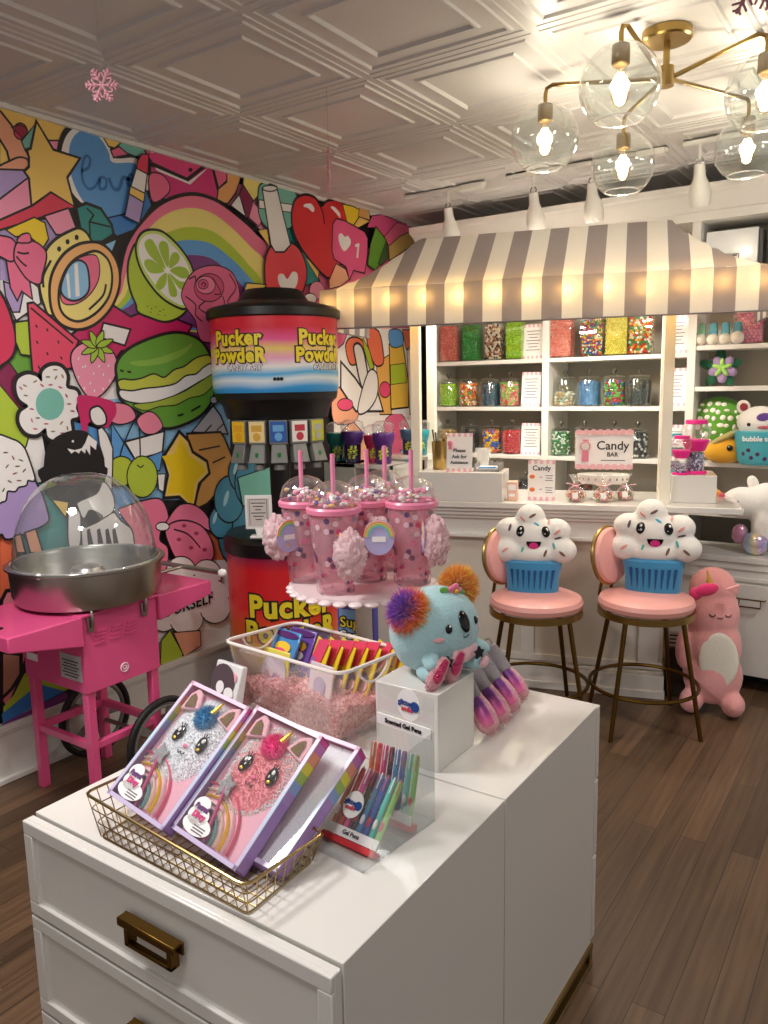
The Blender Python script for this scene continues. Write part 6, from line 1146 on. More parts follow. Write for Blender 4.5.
for k in range(5):
    a = A0-.72+.36*k; M = RZ(math.degrees(a))
    q = MB(); q.box((.275,0,1.405),(.06,.092,.115),0,M); hd = q.build('dispenser_head', mat('grey_casting','7c7c78',.4,.2), pdz, .004)
    q = MB(); q.hexa([M@Vector(p) for p in ((.24,-.044,1.26),(.33,-.044,1.26),(.33,.044,1.26),(.24,.044,1.26),(.24,-.036,1.35),(.30,-.036,1.35),(.30,.036,1.35),(.24,.036,1.35))]); q.cyl(M@Vector((.285,0,1.225)),M@Vector((.285,0,1.255)),.03,.026,14); q.build('nozzle', mat('grey_casting'), hd, .004)
    cc_ = [['f0c020','e8a818'],['f0d89a','d8a840'],['2a5aa8','6aa8d8'],['f0ece4','c83a4a'],['c8c430','b0b0a8']][k]
    q = MB(); q.box((.3065,0,1.408),(.003,.082,.098),0,M); q.build('flavour_card', mat('card_'+cc_[0],cc_[0],.4), hd)
    q = MB(); q.box((.3085,0,1.425),(.002,.055,.03),0,M); q.lathe([(0,0),(.02,0),(.02,.002),(0,.002)],12,0,M@T(.3085,0,1.385)@RY(90)); q.build('flavour_print', mat('card_'+cc_[1],cc_[1],.4), hd)
    q = MB(); q.box((.318,0,1.285),(.006,.018,.05),0,M@T(0,0,0)); q.build('lever', mat('green_lever','1e7a3c',.4), hd, .003)
pdz.scale = (.94,.94,1); pdz.location.z = -.012
# little framed card on the barrel lid
t = thing('framed_card','small white framed card standing on the black barrel lid below the powder hopper','sign',(-2.60,2.735,.888),32)
MB().box((0,0,.125),(.13,.012,.165)).build('frame', PAPER, t, .003)
b = MB(); b.box((0,-.0065,.125),(.105,.002,.135)); b.build('card', mat('grey_paper','d8cec8',.6), t)
b = MB()
for k in range(6): b.box((0,-.008,.17-.016*k),(.07-.02*(k%3),.001,.004))
b.box((-.042,-.008,.125),(.002,.001,.12)); b.box((.042,-.008,.125),(.002,.001,.12)); b.box((0,-.008,.187),(.084,.001,.002)); b.build('print', INK, t)
b = MB(); b.hexa([(-.012,-.012,.012),(.012,-.012,.012),(.012,.012,.012),(-.012,.012,.012),(-.02,-.008,.045),(.02,-.008,.045),(.02,.006,.045),(-.02,.006,.045)]); b.box((0,0,.006),(.085,.05,.012)); b.build('foot', PAPER, t, .003)
# white display cube beside the dispenser with candy art tubes
t = thing('display_cube_unit','white cubby unit behind the pink tumblers holding the candy tubes','display unit',(-2.56,3.62,.045))
b = MB(); b.box((-.14,0,.565),(.22,.22,1.13)); b.box((.02,.0,1.118),(.42,.22,.024)); b.box((.215,0,.565),(.024,.22,1.13)); b.box((.09,0,.45),(.23,.22,.90)); b.box((.09,.10,1.0),(.23,.012,.22)); b.box((0,0,-.03),(.42,.2,.03)); b.build('body', LAQ, t, .002)
MB().box((.10,-.01,.955),(.12,.08,.10)).build('dark_tin', mat('dark_tin','2a2420',.4), t, .006)
t = thing('wall_ledge','short white ledge behind the counter post holding two small tubs','shelf',(-2.38,3.80,1.20))
b = MB(); b.box((0,0,.0),(.28,.16,.022)); b.box((-.12,0,-.585),(.02,.14,1.15)); b.box((.12,0,-.585),(.02,.14,1.15)); b.build('board', LAQ, t, .003)
def tube_cup(x,y,z,s,h,lab):
    t = thing('candy_tube',lab,'candy tub',(x,y,z),0,'colourful candy art tubs'); c = mat('tub_'+h,h,.3)
    MB().lathe([(.040*s,0),(.044*s,.004),(.048*s,.125),(.046*s,.13)],20).build('tub_body', clear('tub_tint_'+h,h,.15,.1,.6), t)
    MB().lathe([(.049*s,.10),(.058*s,.125),(.062*s,.16),(.058*s,.168),(.04*s,.166)],20).build('collar', c, t)
    MB().lathe([(.053*s,.166),(.062*s,.185),(.060*s,.215),(.035*s,.232),(0,.234)],20,cap=False).build('dome', PLAST, t)
    a = math.atan2(-y,-x); text('lettering','#',.085*s,lambda v: Vector(((.049*s+v.z)*math.cos(a+v.x/(.05*s)),(.049*s+v.z)*math.sin(a+v.x/(.05*s)),.062+v.y)),mat('lime_print','c8d82c',.4),t,.003)
    t.scale=(1,1,s); return t
for x,y,z,s,h,lab in ((-2.765,3.58,1.176,.98,'127a72','teal candy tub at the left end beside the black hopper'),(-2.640,3.56,1.176,1.05,'4a2a78','larger purple candy tub with yellow-green print'),(-2.535,3.62,1.176,.92,'d02a68','red-pink candy tub between the two purple ones'),(-2.435,3.57,1.176,1.02,'5a2a7c','second purple candy tub, at the right end of the white unit'),(-2.42,3.81,1.211,.85,'3a5a7a','slate blue candy tub on the white ledge'),(-2.33,3.79,1.211,.85,'2a9098','small teal candy tub on the white ledge by the counter post')): tube_cup(x,y,z,s,h,lab)
# ------------------------------------------------------------------ white display island: two cabinets back to back
def cabinet(lab, y0, y1, front):
    t = thing('drawer_cabinet', lab, 'cabinet', (-1.036,(y0+y1)/2,0), 0, 'white island cabinets'); L = (y1-y0)/2; X = .393
    yb0, yb1 = (-L+.029, L-.0012) if front<0 else (-L+.0012, L-.029)
    MB().box((0,(yb0+yb1)/2,.4175),(2*X-.002,yb1-yb0,.685)).build('carcass', LAQ, t, .0015)
    for z0, z1, k in ((.551,.758,0),(.329,.549,1),(.078,.327,1)):
        s = front; yf = s*L; yi = yf-s*.026; i_ = .0 if k==0 else .002
        b = MB(); w_ = X-.0; fr = .028; zc = (z0+z1)/2; hz = (z1-z0)
        b.box((0,(yf+yi)/2-s*.003,zc),(2*w_-.002,.018,hz-.004))
        yo = yf-s*.0045
        b.box((0,yo,z1-fr/2-.002),(2*w_-.002,.010,fr)); b.box((0,yo,z0+fr/2+.002),(2*w_-.002,.010,fr))
        for sx in (-1,1): b.box((sx*(w_-fr/2-.001),yo,zc),(fr,.010,hz-2*fr-.004))
        d = b.build('drawer', LAQ, t, .0025)
        q = MB(); zp = zc+.002
        q.box((0,yf+s*.003,zp+.014),(.152,.005,.024)); q.box((0,yf+s*.012,zp+.024),(.148,.022,.005)); q.box((0,yf+s*.021,zp+.018),(.148,.005,.014))
        for sx in (-1,1): q.box((sx*.056,yf+s*.010,zp-.005),(.011,.020,.042))
        q.box((0,yf+s*.014,zp-.022),(.123,.012,.008)); q.build('pull', BRONZE, d, .0015)
    b = MB()
    for sx in (-1,1): b.box((sx*(X-.007),0,.064),(.02,2*L-.04,.018)); b.box((sx*(X-.007),0,.009),(.02,2*L-.04,.018)); 
    for sx in (-1,1):
        for sy in (-1,1): b.box((sx*(X-.009),sy*(L-.03),.036),(.02,.02,.072))
    for sy in (-1,1): b.box((0,sy*(L-.03),.009),(2*X-.04,.02,.018)); b.box((0,sy*(L-.03),.064),(2*X-.04,.02,.018))
    b.build('base_frame', BRASS, t, .001); return t
cabinet('white drawer cabinet of the island nearest the camera, with a bronze pull', .784, 1.361, -1)
cabinet('plain white cabinet forming the far half of the island', 1.363, 1.940, 1)
ZI = .7601
rb_ = MB().box((0,0,.09),(.165,.166,.18)).build('riser_block', LAQ, None, .002); rb_.location = (-.8975,1.468,ZI); tag(rb_,'white riser block under the blue koala plush on the island','riser')
rb_ = MB().box((0,0,.055),(.10,.32,.11)).build('riser_block', LAQ, None, .002); rb_.location = (-1.00,1.735,ZI); tag(rb_,'low white block behind the row of mermaid tail toys','riser')
# ---------------------------------------------------------------- wire basket
Bc = [(-1.235,.828),(-.838,.815),(-.843,.985),(-1.24,1.0)]; Rc = [(-1.298,.842),(-.826,.800),(-.814,.985),(-1.285,1.03)]
def lerp(a,b,t): return tuple(a[i]+(b[i]-a[i])*t for i in range(len(a)))
bk = thing('wire_basket','gold wire basket holding the boxed unicorn plush journals','basket',(-1.04,.90,ZI)); GW = mat('pale_gold_wire','b39a66',.28,1)
def lc(x,y,z): return (x+1.04,y-.90,z)
def rrect(C, z, r=.02):
    pts = []
    for i in range(4):
        p, c, n = C[i-1], C[i], C[(i+1)%4]; a = lerp(c,p,r/math.dist(c,p)); b = lerp(c,n,r/math.dist(c,n))
        for k in range(5):
            t = k/4; pts.append(lc(*[(1-t)**2*a[j]+2*t*(1-t)*c[j]+t*t*b[j] for j in (0,1)], z))
    return pts
MB().tube(rrect(Rc,.065),.0030,8,closed=True).build('rim', GW, bk)
b = MB(); b.tube(rrect(Bc,.003,.012),.0018,6,closed=True)
for q in (.33,.66): b.tube(rrect([lerp(Bc[i],Rc[i],q) for i in range(4)],.003+.062*q,.015),.0012,5,closed=True)
for i in range(4):
    n = 17 if i%2==0 else 8
    for k in range(n+1):
        t = k/n; p = lerp(Bc[i],Bc[(i+1)%4],t); q = lerp(Rc[i],Rc[(i+1)%4],.02+t*.96); b.cyl(lc(*p,.003),lc(*q,.065),.0011,n=5)
for k in range(1,18): t=k/18; b.cyl(lc(*lerp(Bc[0],Bc[1],t),.003),lc(*lerp(Bc[3],Bc[2],t),.003),.0011,n=5)
for k in range(1,8): t=k/8; b.cyl(lc(*lerp(Bc[0],Bc[3],t),.002),lc(*lerp(Bc[1],Bc[2],t),.002),.0011,n=5)
b.build('wire_mesh', GW, bk)
# ---------------------------------------------------------------- unicorn journals in window boxes
BW, BH, BD = .181, .268, .030
boxside = bpy.data.materials.new('box_side_print'); boxside.use_nodes = True; nt = boxside.node_tree; bs = nt.nodes['Principled BSDF']; bs.inputs['Roughness'].default_value=.3
tc = nt.nodes.new('ShaderNodeTexCoord'); sx_ = nt.nodes.new('ShaderNodeSeparateXYZ'); nt.links.new(tc.outputs['Object'],sx_.inputs[0]); mr = nt.nodes.new('ShaderNodeMapRange'); mr.inputs[2].default_value=BH; nt.links.new(sx_.outputs[2],mr.inputs[0])
cr_ = nt.nodes.new('ShaderNodeValToRGB'); cr_.color_ramp.interpolation='CONSTANT'
for i,(p,c) in enumerate(((0,'a884c4'),(.50,'b08ccc'),(.58,'92a8d8'),(.66,'a8c060'),(.73,'e8d84c'),(.80,'f09a7a'),(.88,'d078c0'),(.95,'e04aa0'))):
    e = cr_.color_ramp.elements[i] if i<2 else cr_.color_ramp.elements.new(p); e.position=p; e.color=lin(c)
nt.links.new(mr.outputs[0],cr_.inputs[0]); nt.links.new(cr_.outputs[0],bs.inputs['Base Color'])
def journal(lab, x, base, mane, facec, furc, face=True, yaw=7, lean=50.5):
    t = thing('unicorn_journal_box',lab,'boxed journal',(x,base[0],base[1]),0,'boxed unicorn plush journals'); t.rotation_euler = (Matrix.Rotation(math.radians(-lean),3,'X')@Matrix.Rotation(math.radians(yaw),3,'Y')).to_euler()
    hw = BW/2; e = .008
    b = MB(); b.box((0,BD-.0015,BH/2),(BW,.003,BH)); b.box((0,BD/2,.0015),(BW,BD,.003)); b.box((0,BD/2,BH-.0015),(BW,BD,.003))
    for s in (-1,1): b.box((s*(hw-.0015),BD/2,BH/2),(.003,BD,BH))
    b.build('box_shell', boxside, t)
    b = MB()
    for s in (-1,1): b.box((s*(hw-e/2),-.001,BH/2),(e,.003,BH)); 
    b.box((0,-.001,e/2),(BW,.003,e)); b.box((0,-.001,BH-e/2),(BW,.003,e)); b.build('window_frame', ramp('lilac_frame',[(0,'cfbfe0'),(.5,'c4d4ea'),(1,'ecc8e0')],2,0,BH,.3,.1,8), t)
    MB().box((0,-.0008,BH/2),(BW-2*e,.0008,BH-2*e)).build('window', clear('window_film','ffffff',.10,.05,.02), t)
    if not face: 
        MB().box((0,.026,BH/2),(BW-.01,.024,BH-.012)).build('plush_cover', furc[0], t); return t
    # furry journal
    MB().box((0,.028,BH/2),(BW-.01,.022,BH-.012)).build('journal', mat('pale_pink_fabric','f0b8c8',.9), t, .004)
    b = MB()
    rd = random.Random(int(-x*100))
    def fmat(d): 
        u, v = d.x, d.z
        if facec and (u*u*1.2+(v+.25)**2*1.6<.62+.15*rd.random()): return 1
        return 2 if (u>.2 and rd.random()<.5 and not facec) or (abs(u)>.85) else 0
    b.ell((0,.020,.168),(.080,.010,.095),1 if facec else 0); b.tufts((0,.019,.168),(.083,.010,.097),6000,.0042,fmat,I4,.0016,int(-x*100),-1)
    b.build('fur_face', furc, t)
    for s in (-1,1):
        M = T(s*.052,.008,.214)@RY(s*16)@Matrix.Diagonal((1.35,1.2,1.35,1))
        q = MB(); q.prism([(-.019,0),(.019,0),(.013,.026),(.002,.036),(-.011,.026)],.008,0,M@RX(90)@T(0,0,-.004)); er = q.build('ear', plush_mat('pale_pink_plush','f4bcc8'), t, .003)
        q = MB(); q.prism([(-.010,.003),(.010,.003),(.006,.02),(0,.026),(-.006,.02)],.002,0,M@RX(90)@T(0,0,.0045)); q.build('inner_ear', mat('gold_glitter','c0a478',.3,.5,bump=1,bscale=500), er)
    q = MB(); q.ell((0,.008,.212),(.026,.009,.022)); q.tufts((0,.008,.214),(.027,.009,.022),900,.010,lambda d:0,I4,.0012,7,-1); q.build('mane', mane, t)
    q = MB(); q.lathe([(.007,0),(.005,.012),(.003,.024),(0,.034)],12,0,T(.012,.004,.226)@RY(16)); q.build('horn', mat('gold_foil','e0b840',.3,.6), t)
    for s in (-1,1):
        M = T(s*.036,.006,.163)@RY(s*-12)
        q = MB(); q.ell((0,0,0),(.0125,.003,.018),0,M); ey = q.build('eye', mat('glossy_black'), t)
        q = MB(); q.ell((s*.003,-.003,.007),(.0038,.0015,.0045),0,M); q.ell((-s*.003,-.003,-.001),(.002,.0015,.003),0,M); q.build('eye_glint', PAPER, ey)
        q = MB(); q.ell((s*-.001,-.0025,-.011),(.005,.0015,.0035),0,M); q.build('eye_shine', mat('gold_foil'), ey)
        q = MB()
        for k in range(3): a = math.radians(55+k*22) if s>0 else math.radians(125-k*22); q.cyl(M@Vector((.010*math.cos(a),-.001,.016*math.sin(a))),M@Vector((.020*math.cos(a),-.002,.024*math.sin(a))),.0011,n=5)
        q.build('lashes', INK, ey)
    q = MB()
    for s in (-1,1): q.tube([(s*.005+.005*math.cos(a),.006,.136+.005*math.sin(a)) for a in [PI+PI*i/8 for i in range(9)]],.0010,5)
    q.build('smile', INK, t); q = MB(); q.ell((0,.006,.148),(.006,.002,.004)); q.build('nose', mat('pink_felt','f07aa0',.8), t)
    for i,c in enumerate(('f0708c','f6f0ee','f2d020','f6f0ee','7cbcb0','c8a0d8')):
        R = .094-.0115*i; q = MB(); q.tube([(-.050+R*math.cos(a),.0135-.0002*i,.012+R*1.05*math.sin(a)) for a in [PI*.62*k/16 for k in range(17)]],.0056,6,flat=.35); q.build('rainbow_band', mat('felt_'+c,c,.8,bump=.3,bscale=300), t)
    q = MB(); q.prism([(.026*(1 if k%2==0 else .5)*math.cos(PI/2+PI*k/5), .026*(1 if k%2==0 else .5)*math.sin(PI/2+PI*k/5)) for k in range(10)],.007,0,T(-.042,.008,.110)@RX(90)@RZ(15)); q.build('star', mat('silver_glitter','dcdce0',.35,.15,bump=1,bscale=500), t, .003)
    q = MB(); q.cyl((-.040,.004,.108),(-.012,.004,.014),.0036,.0036,10); q.cyl((-.012,.004,.014),(-.0105,.004,.008),.0036,.001,10); q.build('pen', mat('metallic_pink','c85a8c',.3,.4), t)
    q = MB()
    for c_,r_ in (((-.056,.060),(.020,.016)),((-.050,.042),(.026,.018)),((-.040,.026),(.036,.017))): q.lathe([(0,0),(1,0),(1,.0015),(0,.0015)],24,0,T(c_[0],-.0018,c_[1])@RX(90)@Matrix.Diagonal((r_[0],r_[1],1,1)))
    tg = q.build('tag', PAPER, t); 
    text('lettering','Secret',.013,T(-.052,-.0042,.056)@RX(90),mat('violet_ink','6a3a78',.6),tg,.0012); text('lettering','Diary',.014,T(-.048,-.0042,.042)@RX(90),mat('pink_ink','d0407c',.6),tg,.0012)
    q = MB()
    for k in range(3): q.box((-.03,-.0042,.026-.005*k),(.03,.001,.0016))
    q.build('fine_print', mat('grey_print'), tg)
    return t
fa = [plush_mat('mint_fur','f4f6fa'), plush_mat('pale_fur','f4d4de'), plush_mat('white_fur','f4e4ec')]
fb = [plush_mat('mint_fur_b','e8f4f0'), plush_mat('coral_fur','f59aa4'), plush_mat('white_fur')]
journal('boxed white and aqua unicorn journal with blue mane, left one in the wire basket', -1.176, (.862,.815), plush_mat('blue_mane','2a86b8'), False, fa)
journal('boxed coral-faced unicorn journal with hot pink mane, middle one in the wire basket', -.992, (.862,.800), plush_mat('hot_mane','f0308a'), True, fb)
journal('third journal box tucked behind the coral-faced one, its striped side showing', -.936, (.897,.791), None, False, fa, False, 3, 60)
# ---------------------------------------------------------------- clear bin
bn = thing('clear_bin','clear plastic bin with white rim full of pink shred and wrapped toys','bin',(-1.26,1.50,ZI)); BR_ = [(-1.442,1.364),(-1.037,1.330),(-1.005,1.546),(-1.390,1.586)]; BB = [(-1.425,1.400),(-1.080,1.365),(-1.045,1.540),(-1.380,1.580)]
def lb(x,y,z): return (x+1.26,y-1.50,z)
def rr2(C,z,r=.04,k=7):
    pts=[]
    for i in range(4):
        p,c,n=C[i-1],C[i],C[(i+1)%4]; a=lerp(c,p,r/math.dist(c,p)); d=lerp(c,n,r/math.dist(c,n))
        for q in range(k): t=q/(k-1); pts.append(lb(*[(1-t)**2*a[j]+2*t*(1-t)*c[j]+t*t*d[j] for j in (0,1)],z))
    return pts
b = MB(); L_ = [[b.bm.verts.new(p) for p in rr2([lerp(BB[i],BR_[i],q) for i in range(4)],.004+.194*q,.035)] for q in (0,.15,.5,1)]
for a_,c_ in zip(L_,L_[1:]):
    for i in range(len(a_)): b.fc([a_[i],a_[(i+1)%len(a_)],c_[(i+1)%len(a_)],c_[i]])
b.fc(L_[0][::-1]); b.build('bin_body', clear('bin_plastic','faf6f4',.20,.08,.10), bn)
MB().tube(rr2(BR_,.200,.035),.0048,8,closed=True).build('rim', mat('milky_rim','efe4dc',.3), bn)
for (p,q) in ((BR_[1],BR_[2]),(BR_[3],BR_[0])):
    b = MB(); b.tube([lb(*lerp(p,q,.25+.5*k/12),.198-.045*math.sin(PI*k/12)**.6) for k in range(13)],.0034,6); b.build('handle_arc', mat('milky_rim'), bn)
SH = bpy.data.materials.new('paper_shred'); SH = candy('paper_shred',['e8a8a8','d88a90','f0bcb8','c87880'],110,.5,.6,(1,1,.6))
b = MB(); gx, gy = 26, 18; rd = random.Random(2); Bt = [lerp(BB[i],BR_[i],.46) for i in range(4)]
def inb(C,u,v,z): p=lerp(lerp(C[0],C[1],u),lerp(C[3],C[2],u),v); return lb(p[0],p[1],z)
V = [[b.bm.verts.new(inb(Bt,.03+.94*i/gx,.03+.94*j/gy,.085+rd.uniform(-.007,.010)+.012*math.sin(i*.7)*math.cos(j*.6))) for j in range(gy+1)] for i in range(gx+1)]
for i in range(gx):
    for j in range(gy): b.fc([V[i][j],V[i+1][j],V[i+1][j+1],V[i][j+1]])
lowr = lambda u,v: b.bm.verts.new(inb(BB,.04+.92*u,.04+.92*v,.008))
edge = [(i,0) for i in range(gx)]+[(gx,j) for j in range(gy)]+[(i,gy) for i in range(gx,0,-1)]+[(0,j) for j in range(gy,0,-1)]
lo = [lowr(i/gx,j/gy) for i,j in edge]
for k in range(len(edge)): k2=(k+1)%len(edge); b.fc([V[edge[k][0]][edge[k][1]],lo[k],lo[k2],V[edge[k2][0]][edge[k2][1]]])
for _ in range(1500):
    u, v = rd.random(), rd.random(); side = rd.random()<.5
    if side: v = .035; z = rd.uniform(.01,.09)
    elif rd.random()<.4: u = .965; z = rd.uniform(.01,.09)
    else: z = .09+rd.uniform(0,.012)
    C_ = [lerp(BB[i],BR_[i],z/.18) for i in range(4)]; p = Vector(inb(C_,.03+.94*u,max(v,.03),z)); d = Vector((rd.uniform(-1,1),rd.uniform(-.25,.25),rd.uniform(-.8,.8))).normalized()*rd.uniform(.006,.016); w2 = Vector((0,0,.0012))
    b.fc([b.bm.verts.new(p-d-w2),b.bm.verts.new(p+d-w2),b.bm.verts.new(p+d+w2),b.bm.verts.new(p-d+w2)])
sh_ = b.build('paper_shred', SH); sh_.location=(-1.26,1.50,ZI); tag(sh_,'crinkled pink paper shred filling the bottom of the clear bin','paper shred',None,'stuff')
def packet(name, lab, cat, loc, rx, rz, w_, h_, d_, base, prints, grp=None, hanger=True):
    t = thing(name, lab, cat, loc, rz, grp); t.rotation_euler = (math.radians(rx),0,math.radians(rz))
    b = MB(); b.hexa([(-w_/2,0,0),(w_/2,0,0),(w_/2,d_,0),(-w_/2,d_,0),(-w_/2,d_*.2,h_),(w_/2,d_*.2,h_),(w_/2,d_*.8,h_),(-w_/2,d_*.8,h_)]); b.build('wrapper', base, t, .004)
    for (x,z,ww,hh,c,nm) in prints:
        q = MB(); q.lathe([(0,0),(1,0),(1,.0015),(0,.0015)],18 if nm!='band' else 4,0,T(x*w_,d_*.2*(z)-.002,z*h_)@RX(90)@RZ(45 if nm=='band' else 0)@Matrix.Diagonal((ww*w_/2,hh*h_/2,1,1))); q.build(nm, mat('print_'+c,c,.35), t)
    return t
base_z = .845
# blue rainbow toy cards, lying back in the left of the bin
for i,(x,y,c) in enumerate(((-1.375,1.475,'4a8ac8'),(-1.345,1.505,'6a4a9c'),(-1.315,1.53,'7a3a78'))):
    packet('toy_packet','%s of the blue and purple rainbow toy packets leaning at the left in the bin'%('front','middle','back')[i],'toy packet',(x,y,base_z+.0),-28,-8+3*i,.10,.125,.014,mat('packet_'+c,c,.25,coat=.5),[(0,.62,.6,.25,'f2c83c','rainbow_print'),(-.05,.5,.5,.2,'e8507c','rainbow_print'),(.1,.42,.4,.18,'f0f0f4','rainbow_print'),(0,.9,.9,.14,'5a2a6c','header')],'rainbow toy packets in the bin')
packet('toy_packet','clear yellow-edged packet of small blocks seen through the front wall of the bin','toy packet',(-1.365,1.452,.80),-12,-6,.10,.12,.010,mat('packet_yellow','e6d860',.3),[(0,.5,.95,.85,'cfc4d0','clear_window'),(-.25,.68,.22,.22,'9a8aa8','block'),(.08,.68,.22,.22,'b8a8c4','block'),(-.25,.4,.22,.22,'b8a8b4','block'),(.08,.4,.22,.22,'9a8aa8','block')])
for i in range(7):
    x = -1.245+.030*i; y = 1.455+.012*i
    ps = [(0,.80,1.30,.50,'e8486c','band'),(-.24,.45,.36,.42,'8a6ab8','character_patch') if i==0 else (.3,.3,.3,.2,'f6c8d0','dot'),(.14,.42,.5,.16,'5a3a8c','label')]
    packet('blind_bag','yellow and pink card toy packet, %s of seven fanned at the right in the bin'%('first','second','third','fourth','fifth','sixth','last')[i],'toy packet',(x,y,base_z-.02),-20,-34,.10,.145,.008,mat('packet_gold','f0d02c',.3,coat=.4),ps,'fanned yellow and pink packets')
packet('toy_packet','yellow packet with a pale heart standing at the back of the bin','toy packet',(-1.30,1.585,base_z),-4,10,.11,.105,.010,mat('packet_gold'),[(0,.55,.6,.5,'f4ecc0','patch'),(.2,.85,.7,.25,'e8506c','red_band')])
packet('toy_packet','clear packet with pale pink card hanging inside the near corner of the bin','toy packet',(-1.185,1.42,.80),-10,-10,.085,.125,.008,mat('pale_packet','e4d4d8',.2,coat=.6),[(0,.55,.5,.4,'b8a8c8','print_patch'),(0,.25,.7,.15,'d8a8b4','print_patch')])
# clear box and snack bag left of the bin
t = thing('clear_box','small clear box of pastel sweets on the island behind the left journal box','box',(-1.375,1.285,ZI),-6)
MB().box((0,0,.022),(.10,.07,.044)).build('box_body', ACRYL, t, .002); MB().box((0,0,.018),(.092,.062,.030)).build('sweets', candy('pastel_sweets',['f0a0b0','f0d890','a8d0a0','b8b0d8'],90), t)
packet('snack_bag','black and white patterned snack bag with red base on the clear box','bag',(-1.385,1.285,.806),-16,-6,.10,.125,.03,mat('bag_white','e8e4e4',.25,coat=.4),[(0,.10,1.0,.2,'d03a50','band'),(-.1,.62,.9,.7,'5a4a50','blob'),(-.15,.5,.3,.25,'f4f0f0','blob'),(.2,.42,.35,.25,'f4f0f0','blob'),(.25,.75,.3,.2,'f0a8b8','bow')])
# cartons behind the stand
t = thing('sweet_carton','purple and blue carton lettered Sugar Coated behind the cake stand column','carton',(-1.385,1.86,ZI),14)
MB().box((0,.02,.09),(.12,.04,.18)).build('box_body', mat('carton_violet','5a5ab8',.35), t, .002); b=MB(); b.box((0,-.001,.10),(.105,.002,.13)); b.build('front_print', mat('carton_blue','8ab0dc',.4), t)
text('lettering','Sugar',.045,T(0,-.004,.125)@RX(90),INK,t,.004); text('lettering','Sugar',.045,T(0,-.0055,.125)@RX(90),yl,t,.0005); text('lettering','Coated',.036,T(0,-.004,.085)@RX(90),INK,t,.004); text('lettering','Coated',.036,T(0,-.0055,.085)@RX(90),PAPER,t,.0005)
t = thing('sweet_carton','pink and white carton seen to the right of the cake stand column','carton',(-1.20,1.90,ZI),20)
MB().box((0,.015,.09),(.10,.03,.18)).build('box_body', mat('carton_pink','e8a0b4',.35), t, .002); b=MB(); b.box((0,-.001,.14),(.09,.002,.05)); b.box((0,-.001,.05),(.09,.002,.04)); b.build('front_print', PAPER, t); b=MB(); b.box((0,-.0015,.095),(.06,.002,.03)); b.build('dark_print', mat('berry_ink','9a2a4c',.5), t)
# ---------------------------------------------------------------- cake stand with tumblers
cs = thing('cake_stand','white pedestal cake stand with scalloped plate carrying the pink tumblers','cake stand',(-1.262,1.735,ZI))
MB().lathe([(.085,0),(.088,.006),(.05,.014),(.026,.03),(.0235,.15),(.0235,.262),(.05,.282),(.05,.284)],32).build('pedestal', mat('stand_white','dcd6d0',.35), cs)
b = MB(); n=96; rr_ = .198
pr_ = [(0,.284),(rr_-.004,.284),(rr_,.292),(rr_,.298),(0,.298)]; b.lathe(pr_,64)
for k in range(30): a=2*PI*k/30; b.ell((rr_*math.cos(a),rr_*math.sin(a),.286),(.019,.019,.008),n=14,k=8)
b.build('plate', mat('stand_plate','ead8d8',.3,coat=.3), cs)
def shell_mat():
    m = bpy.data.materials.new('confetti_plastic'); m.use_nodes=True; nt=m.node_tree; b=nt.nodes['Principled BSDF']; b.inputs['Roughness'].default_value=.15
    tc=nt.nodes.new('ShaderNodeTexCoord'); v=nt.nodes.new('ShaderNodeTexVoronoi'); v.inputs['Scale'].default_value=42; nt.links.new(tc.outputs['Object'],v.inputs['Vector'])
    lt=nt.nodes.new('ShaderNodeMath'); lt.operation='LESS_THAN'; lt.inputs[1].default_value=.33; nt.links.new(v.outputs['Distance'],lt.inputs[0])
    s=nt.nodes.new('ShaderNodeSeparateColor'); nt.links.new(v.outputs['Color'],s.inputs[0]); cr=nt.nodes.new('ShaderNodeValToRGB'); cr.color_ramp.interpolation='CONSTANT'
    cols=['d84a80','6a4a6a','e87aa0','8a8a98','f0d0d8','4a4a78']; e=cr.color_ramp.elements
    while len(e)<6: e.new(.5)
    for i,c in enumerate(cols): e[i].position=i/6; e[i].color=lin(c)
    nt.links.new(s.outputs[0],cr.inputs[0]); mx=nt.nodes.new('ShaderNodeMixRGB'); mx.inputs[1].default_value=lin('f4ccd4'); nt.links.new(lt.outputs[0],mx.inputs[0]); nt.links.new(cr.outputs[0],mx.inputs[2]); nt.links.new(mx.outputs[0],b.inputs['Base Color'])
    ma=nt.nodes.new('ShaderNodeMath'); ma.operation='MULTIPLY_ADD'; ma.inputs[1].default_value=.5; ma.inputs[2].default_value=.26; nt.links.new(lt.outputs[0],ma.inputs[0]); nt.links.new(ma.outputs[0],b.inputs['Alpha']); return m
SHELL = shell_mat(); lidm = mat('tumbler_pink','f08aaa',.3); strawm = mat('straw_pink','ee8ab0',.3)
TB = [(-1.412,1.672,'tall pink confetti tumbler at the left edge of the cake stand'),(-1.262,1.612,'tall pink confetti tumbler at the front of the cake stand'),(-1.262,1.765,'pink confetti tumbler in the middle, behind the front one'),(-1.30,1.895,'pink confetti tumbler at the back of the cake stand'),(-1.135,1.795,'tall pink confetti tumbler at the right edge of the cake stand')]
